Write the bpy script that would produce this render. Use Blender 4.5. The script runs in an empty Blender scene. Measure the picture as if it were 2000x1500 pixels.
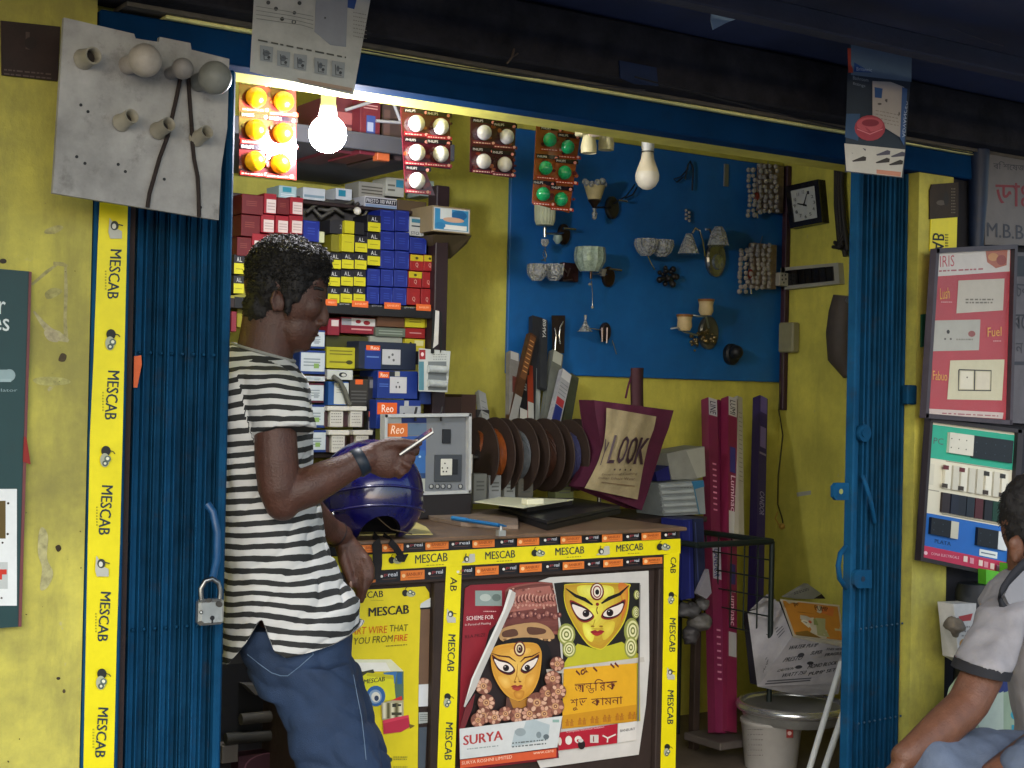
import bpy, bmesh, math, random
from mathutils import Vector, Matrix, noise

random.seed(7)
S = bpy.context.scene
COL = S.collection
R = math.radians

# ------------------------------------------------------------------ camera
YAW, PITCH, ROLL, FPX = R(34.0), 0.0088, 0.0215, 2850.0
CAM = Vector((0, 0, 1.4))
_f = Vector((math.sin(YAW) * math.cos(PITCH), math.cos(YAW) * math.cos(PITCH), math.sin(PITCH)))
_r = Vector((math.cos(YAW), -math.sin(YAW), 0))
_u = _r.cross(_f)
RIGHT = _r * math.cos(ROLL) + _u * math.sin(ROLL)
UP = _u * math.cos(ROLL) - _r * math.sin(ROLL)
FWD = _f
cam_data = bpy.data.cameras.new('camera')
cam = bpy.data.objects.new('camera', cam_data)
COL.objects.link(cam)
cam.matrix_world = Matrix(((RIGHT.x, UP.x, -FWD.x, CAM.x), (RIGHT.y, UP.y, -FWD.y, CAM.y), (RIGHT.z, UP.z, -FWD.z, CAM.z), (0, 0, 0, 1)))
cam_data.sensor_width = 36.0
cam_data.lens = FPX / 2000 * 36
cam_data.clip_start = 0.05
cam_data.clip_end = 500
S.camera = cam

# ------------------------------------------------------------------ world, sun, exposure
SUN_EL, SUN_AZ = R(28), R(212)          # the street side is behind the camera
W = bpy.data.worlds.new('World')
S.world = W
W.use_nodes = True
nt = W.node_tree
nt.nodes.clear()
sky = nt.nodes.new('ShaderNodeTexSky')
sky.sky_type = 'NISHITA'
sky.sun_disc = False
sky.sun_elevation = SUN_EL
sky.sun_rotation = SUN_AZ
sky.dust_density = 1.0
bg = nt.nodes.new('ShaderNodeBackground')
bg.inputs[1].default_value = 0.13
wo = nt.nodes.new('ShaderNodeOutputWorld')
nt.links.new(sky.outputs[0], bg.inputs[0])
nt.links.new(bg.outputs[0], wo.inputs[0])
sun_data = bpy.data.lights.new('sun', 'SUN')
sun_data.energy = 0.8
sun_data.angle = R(60)
sun_data.color = (0.98, 0.99, 1.0)
sun = bpy.data.objects.new('sun', sun_data)
COL.objects.link(sun)
_sd = Vector((math.sin(SUN_AZ) * math.cos(SUN_EL), math.cos(SUN_AZ) * math.cos(SUN_EL), math.sin(SUN_EL)))
sun.rotation_euler = _sd.to_track_quat('Z', 'Y').to_euler()
sun.location = _sd * 20
S.view_settings.view_transform = 'Standard'
S.view_settings.look = 'None'
S.view_settings.exposure = 1.18
S.view_settings.gamma = 1.0
S.view_settings.use_curve_mapping = False
S.cycles.use_denoising = True
S.cycles.max_bounces = 6
S.cycles.transmission_bounces = 5
S.cycles.transparent_max_bounces = 6
S.cycles.sample_clamp_indirect = 4.0
BULB_POWER = 215.0

# ------------------------------------------------------------------ photo rays -> real planes
def ray(px, py):
    return FWD + RIGHT * ((px - 1000) / FPX) + UP * ((750 - py) / FPX)
def U(px, py, y):            # point on the plane Y = y (parallel to the shop front)
    d = ray(px, py)
    return CAM + d * (y / d.y)
def UX(px, py, x):
    d = ray(px, py)
    return CAM + d * (x / d.x)
def UZ(px, py, z):
    d = ray(px, py)
    return CAM + d * ((z - CAM.z) / d.z)
def UD(px, py, depth):       # point at a distance along the view
    return CAM + ray(px, py) * depth

# ------------------------------------------------------------------ materials
def lin(h):
    h = h.lstrip('#')
    out = []
    for i in (0, 2, 4):
        c = int(h[i:i + 2], 16) / 255
        out.append(c / 12.92 if c <= 0.04045 else ((c + 0.055) / 1.055) ** 2.4)
    return tuple(out)
_mats = {}
def M(h, rough=0.6, metal=0.0, var=0.18, scale=9.0, bump=0.0, em=0.0, trans=0.0, coat=0.0, dirt=0.0, ior=1.45, bscale=60.0):
    key = (h, rough, metal, var, scale, bump, em, trans, coat, dirt, ior, bscale)
    if key in _mats:
        return _mats[key]
    m = bpy.data.materials.new('mat_' + h.strip('#'))
    m.use_nodes = True
    t = m.node_tree
    b = t.nodes['Principled BSDF']
    c = lin(h)
    b.inputs['Base Color'].default_value = (*c, 1)
    b.inputs['Roughness'].default_value = rough
    b.inputs['Metallic'].default_value = metal
    b.inputs['IOR'].default_value = ior
    if trans:
        b.inputs['Transmission Weight'].default_value = trans
    if coat:
        b.inputs['Coat Weight'].default_value = coat
        b.inputs['Coat Roughness'].default_value = 0.08
    if em:
        b.inputs['Emission Color'].default_value = (*c, 1)
        b.inputs['Emission Strength'].default_value = em
    tc = t.nodes.new('ShaderNodeTexCoord')
    if var and not em:
        n = t.nodes.new('ShaderNodeTexNoise')
        n.inputs['Scale'].default_value = scale
        n.inputs['Detail'].default_value = 6
        n.inputs['Roughness'].default_value = 0.65
        t.links.new(tc.outputs['Object'], n.inputs['Vector'])
        mr = t.nodes.new('ShaderNodeMapRange')
        mr.inputs[1].default_value, mr.inputs[2].default_value = 0.28, 0.72
        mr.inputs[3].default_value, mr.inputs[4].default_value = 1 - var, 1 + var * 0.6
        t.links.new(n.outputs['Fac'], mr.inputs[0])
        mx = t.nodes.new('ShaderNodeMix')
        mx.data_type, mx.blend_type = 'RGBA', 'MULTIPLY'
        mx.inputs[0].default_value = 1
        mx.inputs[6].default_value = (*c, 1)
        t.links.new(mr.outputs[0], mx.inputs[7])
        last = mx.outputs[2]
        if dirt:
            n2 = t.nodes.new('ShaderNodeTexNoise')
            n2.inputs['Scale'].default_value = scale * 2.7
            n2.inputs['Detail'].default_value = 8
            n2.inputs['Roughness'].default_value = 0.75
            t.links.new(tc.outputs['Object'], n2.inputs['Vector'])
            rp = t.nodes.new('ShaderNodeMapRange')
            rp.inputs[1].default_value, rp.inputs[2].default_value = 0.55, 0.72
            rp.inputs[3].default_value, rp.inputs[4].default_value = 0, dirt
            t.links.new(n2.outputs['Fac'], rp.inputs[0])
            m2 = t.nodes.new('ShaderNodeMix')
            m2.data_type = 'RGBA'
            t.links.new(rp.outputs[0], m2.inputs[0])
            t.links.new(last, m2.inputs[6])
            m2.inputs[7].default_value = (0.035, 0.028, 0.02, 1)
            last = m2.outputs[2]
        t.links.new(last, b.inputs['Base Color'])
        r2 = t.nodes.new('ShaderNodeMapRange')
        r2.inputs[3].default_value, r2.inputs[4].default_value = max(0.02, rough - 0.08), min(1, rough + 0.1)
        t.links.new(n.outputs['Fac'], r2.inputs[0])
        t.links.new(r2.outputs[0], b.inputs['Roughness'])
    if bump:
        n3 = t.nodes.new('ShaderNodeTexNoise')
        n3.inputs['Scale'].default_value = bscale
        n3.inputs['Detail'].default_value = 5
        t.links.new(tc.outputs['Object'], n3.inputs['Vector'])
        bp = t.nodes.new('ShaderNodeBump')
        bp.inputs['Strength'].default_value = bump
        bp.inputs['Distance'].default_value = 0.004
        t.links.new(n3.outputs['Fac'], bp.inputs['Height'])
        t.links.new(bp.outputs[0], b.inputs['Normal'])
    _mats[key] = m
    return m

def wall_paint(name, base, stain, bare, stain_amt=0.45, seed=0.0):
    """old distemper: blotches, peeled spots showing grey plaster, fine dark specks"""
    m = bpy.data.materials.new(name)
    m.use_nodes = True
    t = m.node_tree
    L = t.links.new
    b = t.nodes['Principled BSDF']
    tc = t.nodes.new('ShaderNodeTexCoord')
    mp = t.nodes.new('ShaderNodeMapping')
    mp.inputs['Location'].default_value = (seed, seed * 2, seed * 3)
    L(tc.outputs['Object'], mp.inputs[0])
    def nz(scale, detail, rough, zs=1.0):
        v = mp.outputs[0]
        if zs != 1.0:
            m3 = t.nodes.new('ShaderNodeMapping')
            m3.inputs['Scale'].default_value = (1, 1, zs)
            L(v, m3.inputs[0])
            v = m3.outputs[0]
        n = t.nodes.new('ShaderNodeTexNoise')
        n.inputs['Scale'].default_value = scale
        n.inputs['Detail'].default_value = detail
        n.inputs['Roughness'].default_value = rough
        L(v, n.inputs['Vector'])
        return n.outputs['Fac']
    def rng(s, a, bb, c, d):
        r = t.nodes.new('ShaderNodeMapRange')
        for i, x in enumerate((a, bb, c, d)):
            r.inputs[i + 1].default_value = x
        L(s, r.inputs[0])
        return r.outputs[0]
    def mix(fac, a, bcol):
        x = t.nodes.new('ShaderNodeMix')
        x.data_type = 'RGBA'
        L(fac, x.inputs[0])
        if isinstance(a, tuple): x.inputs[6].default_value = (*a, 1)
        else: L(a, x.inputs[6])
        x.inputs[7].default_value = (*bcol, 1)
        return x.outputs[2]
    c = mix(rng(nz(3.2, 8, 0.7), 0.34, 0.62, 0, stain_amt), lin(base), lin(stain))
    c = mix(rng(nz(9, 6, 0.7, 0.25), 0.48, 0.72, 0, stain_amt * 0.9), c, lin(stain))
    c = mix(rng(nz(1.1, 4, 0.6), 0.48, 0.66, 0, stain_amt * 0.55), c, tuple(x * 0.6 for x in lin(stain)))
    c = mix(rng(nz(14, 7, 0.75), 0.64, 0.70, 0, 0.6), c, lin(bare))
    c = mix(rng(nz(60, 7, 0.8), 0.66, 0.74, 0, 0.6), c, (0.03, 0.026, 0.015))
    L(c, b.inputs['Base Color'])
    b.inputs['Roughness'].default_value = 0.72
    bp = t.nodes.new('ShaderNodeBump')
    bp.inputs['Strength'].default_value = 0.35
    bp.inputs['Distance'].default_value = 0.006
    L(nz(40, 6, 0.7), bp.inputs['Height'])
    L(bp.outputs[0], b.inputs['Normal'])
    return m

# ------------------------------------------------------------------ text outlines
_txt = {}
def glyphs(s, bold=0.0):
    """triangulated outline of a string with verts scaled to 0..1 in both directions"""
    key = (s, bold)
    if key in _txt:
        return _txt[key]
    c = bpy.data.curves.new('lettering_curve', 'FONT')
    c.body = s
    c.resolution_u = 2
    c.offset = 0.0
    o = bpy.data.objects.new('lettering_curve', c)
    me = bpy.data.meshes.new_from_object(o)
    vs = [v.co.copy() for v in me.vertices]
    fs = [tuple(p.vertices) for p in me.polygons]
    bpy.data.objects.remove(o)
    bpy.data.curves.remove(c)
    bpy.data.meshes.remove(me)
    if vs:
        x0, x1 = min(v.x for v in vs), max(v.x for v in vs)
        y0, y1 = min(v.y for v in vs), max(v.y for v in vs)
        vs = [((v.x - x0) / max(1e-6, x1 - x0), (v.y - y0) / max(1e-6, y1 - y0)) for v in vs]
    _txt[key] = (vs, fs)
    return _txt[key]

# ------------------------------------------------------------------ mesh builder
def tag(o, label=None, cat=None, group=None, kind=None):
    if label: o['label'] = label
    if cat: o['category'] = cat
    if group: o['group'] = group
    if kind: o['kind'] = kind
    return o
def world_loc(o):
    v = Vector((0, 0, 0))
    while o is not None:
        v += o.location
        o = o.parent
    return v
def thing(name, label, cat, loc, group=None):
    o = bpy.data.objects.new(name, None)
    o.empty_display_size = 0.05
    COL.objects.link(o)
    o.location = loc
    return tag(o, label, cat, group)

class MB:
    def __init__(self, mat=None):
        self.v, self.f, self.mi, self.mats = [], [], [], []
        self.cur = 0
        self.sm = []
        self.smooth = False
        if mat: self.use(mat)
    def use(self, m):
        if m not in self.mats: self.mats.append(m)
        self.cur = self.mats.index(m)
        return self
    def add(self, vs, fs, smooth=None):
        b = len(self.v)
        self.v += [Vector(p) for p in vs]
        for f in fs:
            self.f.append(tuple(i + b for i in f))
            self.mi.append(self.cur)
            self.sm.append(self.smooth if smooth is None else smooth)
        return self
    def poly(self, pts):
        return self.add(pts, [tuple(range(len(pts)))], False)
    def prism(self, pts, vec):
        n = len(pts)
        vec = Vector(vec)
        vs = [Vector(p) for p in pts] + [Vector(p) + vec for p in pts]
        fs = [tuple(range(n)), tuple(range(2 * n - 1, n - 1, -1))] + [((i + 1) % n, i, i + n, (i + 1) % n + n) for i in range(n)]
        return self.add(vs, fs, False)
    def box(self, lo, hi):
        x0, y0, z0 = lo
        x1, y1, z1 = hi
        vs = [(x0, y0, z0), (x1, y0, z0), (x1, y1, z0), (x0, y1, z0), (x0, y0, z1), (x1, y0, z1), (x1, y1, z1), (x0, y1, z1)]
        return self.add(vs, [(3, 2, 1, 0), (4, 5, 6, 7), (0, 1, 5, 4), (1, 2, 6, 5), (2, 3, 7, 6), (3, 0, 4, 7)], False)
    def cbox(self, lo, hi, c=0.002):
        """box with chamfered edges"""
        lo, hi = Vector(lo), Vector(hi)
        c = min(c, *(0.3 * abs(hi[i] - lo[i]) for i in range(3)))
        bm = bmesh.new()
        bmesh.ops.create_cube(bm, size=1)
        for v in bm.verts:
            v.co = Vector(((lo[i] + hi[i]) / 2 + v.co[i] * abs(hi[i] - lo[i]) for i in range(3)))
        bmesh.ops.bevel(bm, geom=bm.edges[:], offset=c, segments=1, affect='EDGES')
        bm.verts.index_update()
        self.add([v.co.copy() for v in bm.verts], [tuple(v.index for v in f.verts) for f in bm.faces], False)
        bm.free()
        return self
    def obox(self, c, ax, ay, az):
        """oriented box: centre and three half-axis vectors"""
        c, ax, ay, az = Vector(c), Vector(ax), Vector(ay), Vector(az)
        vs = [c + ax * i + ay * j + az * k for k in (-1, 1) for (i, j) in ((-1, -1), (1, -1), (1, 1), (-1, 1))]
        return self.add(vs, [(3, 2, 1, 0), (4, 5, 6, 7), (0, 1, 5, 4), (1, 2, 6, 5), (2, 3, 7, 6), (3, 0, 4, 7)], False)
    def tube(self, pts, rad, n=8, cap=True):
        pts = [Vector(p) for p in pts]
        if not isinstance(rad, (list, tuple)): rad = [rad] * len(pts)
        rings = []
        t0 = (pts[1] - pts[0]).normalized()
        ref = t0.orthogonal().normalized()
        for i, p in enumerate(pts):
            a = pts[max(0, i - 1)]
            b = pts[min(len(pts) - 1, i + 1)]
            t = (b - a).normalized()
            ref = (ref - t * ref.dot(t))
            ref = ref.normalized() if ref.length > 1e-6 else t.orthogonal().normalized()
            bi = t.cross(ref)
            rings.append([p + (ref * math.cos(2 * math.pi * k / n) + bi * math.sin(2 * math.pi * k / n)) * rad[i] for k in range(n)])
        vs = [q for r in rings for q in r]
        fs = []
        for i in range(len(pts) - 1):
            for k in range(n):
                fs.append((i * n + k, i * n + (k + 1) % n, (i + 1) * n + (k + 1) % n, (i + 1) * n + k))
        self.add(vs, fs, True)
        if cap:
            m = len(pts) - 1
            self.add(rings[0], [tuple(range(n - 1, -1, -1))], False)
            self.add(rings[m], [tuple(range(n))], False)
        return self
    def lathe(self, o, axis, prof, n=16, cap=True):
        """prof: list of (height along the axis, radius)"""
        o, axis = Vector(o), Vector(axis).normalized()
        a = axis.orthogonal().normalized()
        b = axis.cross(a)
        vs, fs = [], []
        for h, r in prof:
            for k in range(n):
                t = 2 * math.pi * k / n
                vs.append(o + axis * h + (a * math.cos(t) + b * math.sin(t)) * r)
        for i in range(len(prof) - 1):
            for k in range(n):
                fs.append((i * n + k, i * n + (k + 1) % n, (i + 1) * n + (k + 1) % n, (i + 1) * n + k))
        self.add(vs, fs, True)
        if cap:
            if prof[0][1] > 1e-5: self.add(vs[:n], [tuple(range(n - 1, -1, -1))], False)
            if prof[-1][1] > 1e-5: self.add(vs[-n:], [tuple(range(n))], False)
        return self
    def ball(self, c, r, n=14, m=9, ax=None):
        """r: radius or (rx, ry, rz) along ax (three unit vectors)"""
        c = Vector(c)
        if not isinstance(r, (tuple, list)): r = (r, r, r)
        ax = ax or (Vector((1, 0, 0)), Vector((0, 1, 0)), Vector((0, 0, 1)))
        vs, fs = [c + ax[2] * r[2]], []
        for i in range(1, m):
            th = math.pi * i / m
            for k in range(n):
                p = 2 * math.pi * k / n
                vs.append(c + ax[0] * (r[0] * math.sin(th) * math.cos(p)) + ax[1] * (r[1] * math.sin(th) * math.sin(p)) + ax[2] * (r[2] * math.cos(th)))
        vs.append(c - ax[2] * r[2])
        for k in range(n):
            fs.append((0, 1 + k, 1 + (k + 1) % n))
            for i in range(m - 2):
                fs.append((1 + i * n + k, 1 + (i + 1) * n + k, 1 + (i + 1) * n + (k + 1) % n, 1 + i * n + (k + 1) % n))
            e = 1 + (m - 2) * n
            fs.append((e + k, len(vs) - 1, e + (k + 1) % n))
        return self.add(vs, fs, True)
    def loft(self, rings, cap=True, smooth=True):
        n = len(rings[0])
        vs = [q for r in rings for q in r]
        fs = []
        for i in range(len(rings) - 1):
            for k in range(n):
                fs.append((i * n + k, i * n + (k + 1) % n, (i + 1) * n + (k + 1) % n, (i + 1) * n + k))
        self.add(vs, fs, smooth)
        if cap:
            self.add(rings[0], [tuple(range(n - 1, -1, -1))], smooth)
            self.add(rings[-1], [tuple(range(n))], smooth)
        return self
    def build(self, name, label=None, cat=None, group=None, kind=None, parent=None, origin=None):
        me = bpy.data.meshes.new(name)
        if parent is not None:
            base = world_loc(parent)
            loc = Vector((0, 0, 0))
        else:
            if origin is None:
                n = max(1, len(self.v))
                origin = Vector((sum(p.x for p in self.v) / n, sum(p.y for p in self.v) / n, min(p.z for p in self.v)))
            base = loc = Vector(origin)
        me.from_pydata([p - base for p in self.v], [], self.f)
        for m in self.mats: me.materials.append(m)
        me.polygons.foreach_set('material_index', self.mi)
        me.polygons.foreach_set('use_smooth', self.sm)
        me.update()
        o = bpy.data.objects.new(name, me)
        COL.objects.link(o)
        o.location = loc
        if parent is not None: o.parent = parent
        return tag(o, label, cat, group, kind)

class Print(MB):
    """flat print and lettering on a surface; each layer lies a fraction of a millimetre proud of the one below.
    W(px, py, k) gives the point on the surface for layer height k"""
    def __init__(self, W, step=0.0005, start=1):
        super().__init__()
        self.W, self.step, self.k = W, step, start
    def c(self, h):
        self.use(h if not isinstance(h, str) else M(h, 0.55, var=0.08, scale=25))
        return self
    def up(self):
        self.k += 1
        return self
    def pg(self, h, *pts):
        self.c(h)
        self.poly([self.W(x, y, self.k * self.step) for x, y in pts])
        self.k += 0.25
        return self
    def rect(self, h, x0, y0, x1, y1, sl=0.0):
        return self.pg(h, (x0, y0), (x1, y0 + sl * (x1 - x0)), (x1, y1 + sl * (x1 - x0)), (x0, y1))
    def smo(self, h, *pts):
        """closed smooth outline through the points"""
        n, out = len(pts), []
        for i in range(n):
            a, b, c, d = pts[i - 1], pts[i], pts[(i + 1) % n], pts[(i + 2) % n]
            for k in range(4):
                t = k / 4
                out.append(tuple(0.5 * (2 * b[j] + (c[j] - a[j]) * t + (2 * a[j] - 5 * b[j] + 4 * c[j] - d[j]) * t * t + (3 * b[j] - a[j] - 3 * c[j] + d[j]) * t ** 3) for j in (0, 1)))
        return self.pg(h, *out)
    def grad(self, h0, h1, pts, c=None, n=7, k0=1.0):
        """printed modelling: nested outlines shading from h0 at the rim to h1 at c"""
        cx = c[0] if c else sum(p[0] for p in pts) / len(pts)
        cy = c[1] if c else sum(p[1] for p in pts) / len(pts)
        a = [int(h0[i:i + 2], 16) for i in (1, 3, 5)]
        b = [int(h1[i:i + 2], 16) for i in (1, 3, 5)]
        for i in range(n):
            f = i / (n - 1)
            s = k0 * (1 - 0.86 * f)
            self.smo('#%02x%02x%02x' % tuple(round(a[j] + (b[j] - a[j]) * f) for j in range(3)), *[(cx + (x - cx) * s, cy + (y - cy) * s) for x, y in pts])
            self.k -= 0.15
        self.k += 0.3
        return self
    def ell(self, h, cx, cy, rx, ry, rot=0.0, n=18):
        cr, sr = math.cos(rot), math.sin(rot)
        return self.pg(h, *[(cx + rx * math.cos(2 * math.pi * i / n) * cr - ry * math.sin(2 * math.pi * i / n) * sr,
                             cy + rx * math.cos(2 * math.pi * i / n) * sr + ry * math.sin(2 * math.pi * i / n) * cr) for i in range(n)])
    def ln(self, h, w, *pts):
        """brush stroke of width w (a number, or one per point)"""
        self.c(h)
        ws = w if isinstance(w, (list, tuple)) else [w] * len(pts)
        l, r = [], []
        for i, (x, y) in enumerate(pts):
            ax, ay = pts[max(0, i - 1)]
            bx, by = pts[min(len(pts) - 1, i + 1)]
            d = math.hypot(bx - ax, by - ay) or 1
            nx, ny = -(by - ay) / d * ws[i] / 2, (bx - ax) / d * ws[i] / 2
            l.append(self.W(x + nx, y + ny, self.k * self.step))
            r.append(self.W(x - nx, y - ny, self.k * self.step))
        n = len(pts)
        self.add(l + r, [(i, i + 1, n + i + 1, n + i) for i in range(n - 1)], False)
        self.k += 0.25
        return self
    def txt(self, h, s, bl, br, upv, bold=0.0):
        """s written from bl to br (baseline ends in photo pixels), letters reaching upv"""
        self.c(h)
        vs, fs = glyphs(s, bold)
        sh = (0.0,) if not bold else [d * 2.6 * bold / max(3, len(s)) for d in (-1, 0, 1)]
        for d in sh:
            self.add([self.W(bl[0] + (a + d) * (br[0] - bl[0]) + b * upv[0], bl[1] + (a + d) * (br[1] - bl[1]) + b * upv[1], self.k * self.step) for a, b in vs], fs, False)
            self.k += 0.25
        return self
    def scrawl(self, h, x0, y0, x1, y1, rows, hgt, seed=1, sl=0.0):
        """rows of illegible small print: short dashes"""
        rn = random.Random(seed)
        self.c(h)
        for i in range(rows):
            y = y0 + (y1 - y0) * (i + 0.5) / rows
            x = x0
            while x < x1:
                w = rn.uniform(0.03, 0.12) * (x1 - x0) + 1.2
                xe = min(x1, x + w)
                self.poly([self.W(a, b + sl * (a - x0), self.k * self.step) for a, b in ((x, y - hgt / 2), (xe, y - hgt / 2), (xe, y + hgt / 2), (x, y + hgt / 2))])
                x = xe + rn.uniform(0.01, 0.04) * (x1 - x0) + 0.8
        self.k += 0.25
        return self

def WY(y):
    return lambda px, py, k=0.0: U(px, py, y - k)
def WX(x):
    return lambda px, py, k=0.0: UX(px, py, x - k)
def xr(px0, px1, py, y):
    return U(px0, py, y).x, U(px1, py, y).x
def zr(px, py0, py1, y):
    return U(px, py0, y).z, U(px, py1, y).z
def slab(pts, y, th, mat, name, **kw):
    """flat sheet of real thickness behind the plane Y = y, outline in photo pixels"""
    mb = MB(mat)
    mb.prism([U(a, b, y) for a, b in pts], (0, th, 0))
    return mb.build(name, **kw)
ORD = ['first', 'second', 'third', 'fourth', 'fifth', 'sixth', 'seventh', 'eighth', 'ninth', 'tenth']
# ================================================================== SETTING
FY = 3.0            # shop front
BY = 4.6            # back wall
RX = 4.5            # right inner wall
Z = lambda px, py, y: U(px, py, y).z
X = lambda px, py, y: U(px, py, y).x

yellow = wall_paint('yellow_distemper', '#d0c654', '#8a8444', '#a79d8c', 0.85)
yellow_in = wall_paint('yellow_inner', '#ddd45c', '#949040', '#a8a270', 0.55, 4.0)
blue = M('#124466', 0.6, var=0.45, scale=5, bump=0.25, dirt=0.4, ior=1.14)
blue_dark = M('#103b57', 0.65, var=0.5, scale=6, bump=0.25, dirt=0.5, ior=1.14)
blue_lintel = M('#0b3258', 0.75, var=0.3, scale=4, bump=0.2, dirt=0.15, ior=1.1)
wood_dark = M('#2e211b', 0.7, var=0.4, scale=7, bump=0.4, dirt=0.5)
rust = M('#2b1c18', 0.75, var=0.4, scale=15, bump=0.4)
chrome = M('#c9c9c8', 0.16, 1.0, var=0.1)
steel = M('#8c8c88', 0.34, 1.0, var=0.25, dirt=0.3)
black = M('#121214', 0.45)
white = M('#d9d7ce', 0.5, var=0.1)

g = MB(M('#77767a', 0.9, var=0.3, scale=1.2, bump=0.5))
g.add([(-150, -150, 0), (150, -150, 0), (150, 150, 0), (-150, 150, 0)], [(0, 1, 2, 3)])
g.build('ground', kind='structure', label='dusty grey ground in front of the shop', origin=(0, 0, 0))
g = MB(M('#6b5f52', 0.8, var=0.3, scale=5, dirt=0.4))
g.box((0.95, FY - 0.02, -0.1), (RX, BY, 0.1))
g.build('floor', kind='structure', label='worn cement floor of the shop', origin=(2.7, 3.8, 0))

zl0, zl1 = Z(1000, 213, FY), Z(1000, 155, FY)         # lintel
xw1 = X(168, 950, FY)                                  # left wall ends
xp0, xp1 = X(1785, 900, FY), X(1856, 700, FY)          # right pillar
shop = thing('shop_building', 'small yellow plastered shop with a blue lintel over its wide opening', 'building', (2.3, FY, 0))
w = MB(yellow); w.box((-1.2, FY, 0), (xw1, FY + 0.16, 2.7)); w.build('wall', parent=shop)
w = MB(yellow); w.box((xp0, FY, 0), (xp1, FY + 0.16, zl0 + 0.05)); w.build('pillar', parent=shop)
w = MB(yellow_in); w.box((RX, FY + 0.2, 0.0), (RX + 0.12, BY + 0.1, 2.5)); w.build('side_wall', parent=shop)
w = MB(yellow_in); w.box((0.8, BY, 0.0), (RX, BY + 0.12, 2.5)); w.build('back_wall', parent=shop)
w = MB(yellow_in); w.box((0.8, FY + 0.2, 0.0), (0.95, BY, 2.5)); w.build('side_wall', parent=shop)
w = MB(yellow_in); w.box((xp1 + 0.002, FY + 0.06, 0.0), (RX + 0.12, FY + 0.19, 2.5)); w.build('front_wall', parent=shop)
w = MB(M('#e2e0d6', 0.8, var=0.12, scale=3)); w.box((0.8, FY + 0.2, 2.5), (RX + 0.12, BY + 0.12, 2.6)); w.build('ceiling', parent=shop)
w = MB(blue_lintel); w.cbox((xw1 + 0.003, FY - 0.012, zl0), (xp1 + 0.25, FY + 0.06, zl1), 0.004); w.build('lintel', parent=shop)
w = MB(M('#f0ec9a', 0.6, var=0.3, scale=20, dirt=0.25)); w.cbox((xw1 + 0.14, FY - 0.022, zl1 + 0.001), (xp1 + 0.22, FY + 0.05, zl1 + 0.0085), 0.002); w.build('painted_gap_light', parent=shop)  # pale strip painted in for inside light leaking out over the lintel
zs = Z(1000, 229, FY + 0.14)
w = MB(yellow_in); w.box((xw1 + 0.003, FY + 0.064, zs), (xp1, FY + 0.2, 2.5)); w.build('inner_beam', parent=shop)
w = MB(yellow); w.box((-1.2, FY + 0.165, 2.2), (xw1, FY + 0.2, 2.6)); w.build('upper_wall', parent=shop)
w = MB(blue); w.cbox((xw1 + 0.002, FY - 0.008, 0), (X(241, 950, FY), FY + 0.07, zl0 - 0.001), 0.004); w.build('door_jamb', parent=shop)
w = MB(rust); w.box((X(241.5, 950, FY), FY + 0.012, 0), (X(256, 950, FY), FY + 0.09, zl0 - 0.001)); w.build('guide_channel', parent=shop)
# wood fascia above the painted gap light, then joists
w = MB(M('#2c2c30', 0.8, var=0.6, scale=9, bump=0.6, dirt=0.3, ior=1.2)); w.cbox((xw1 - 0.35, FY - 0.1, zl1 + 0.02), (4.3, FY + 0.05, zl1 + 0.17), 0.006); w.build('fascia_board', parent=shop)
w = MB(M('#59544a', 0.8, var=0.3, scale=20)); w.box((xw1 + 0.05, FY - 0.035, zl1 + 0.0095), (4.3, FY + 0.05, zl1 + 0.019)); w.build('cement_strip', parent=shop)

# ---- awning: sagging dark tarpaulin on battens
aw = thing('awning', 'low dark blue tarpaulin awning on wooden battens above the shop front', 'awning', (2.0, 2.0, zl1))
tarp = MB(M('#2a3554', 0.7, var=0.45, scale=2.2, bump=0.3, dirt=0.4, bscale=14)); tarp.smooth = True
nx, ny = 60, 26
AX0, AX1, AY0, AY1 = -1.6, 4.6, 1.25, 3.045
vs = []
for j in range(ny + 1):
    for i in range(nx + 1):
        x = AX0 + (AX1 - AX0) * i / nx
        y = AY0 + (AY1 - AY0) * j / ny
        sag = 0.035 * math.sin(j / ny * math.pi * 3) + 0.03 * noise.noise(Vector((x * 2.2, y * 3.5, 0)))
        vs.append(Vector((x, y, zl1 + 0.155 + (AY1 - y) * 0.05 + sag * 0.6)))
fs = [(j * (nx + 1) + i, j * (nx + 1) + i + 1, (j + 1) * (nx + 1) + i + 1, (j + 1) * (nx + 1) + i) for j in range(ny) for i in range(nx)]
tarp.add(vs, fs, True)
tarp.add([v + Vector((0, 0, 0.012)) for v in vs], fs, True)
tarp.build('tarpaulin', parent=aw)
for y in (1.3, 1.85, 2.42):
    b = MB(M('#23293c', 0.75, var=0.4, scale=6, bump=0.3)); b.cbox((AX0, y, zl1 + 0.05 + (AY1 - y) * 0.05), (AX1, y + 0.05, zl1 + 0.10 + (AY1 - y) * 0.05), 0.004)
    b.build('batten', parent=aw)
for x in (-1.2,):
    b = MB(wood_dark); b.cbox((x, AY0, zl1 + 0.012), (x + 0.06, 2.89, zl1 + 0.048), 0.004)
    # rafters hold the battens from below near the street
    b.build('rafter', parent=aw)
for (x, y) in ((-1.5, 1.3), (4.55, 1.3)):
    b = MB(wood_dark); b.tube([(x, y, 0), (x, y, zl1 + 0.13)], 0.035, 10); b.build('post', parent=aw)
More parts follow.
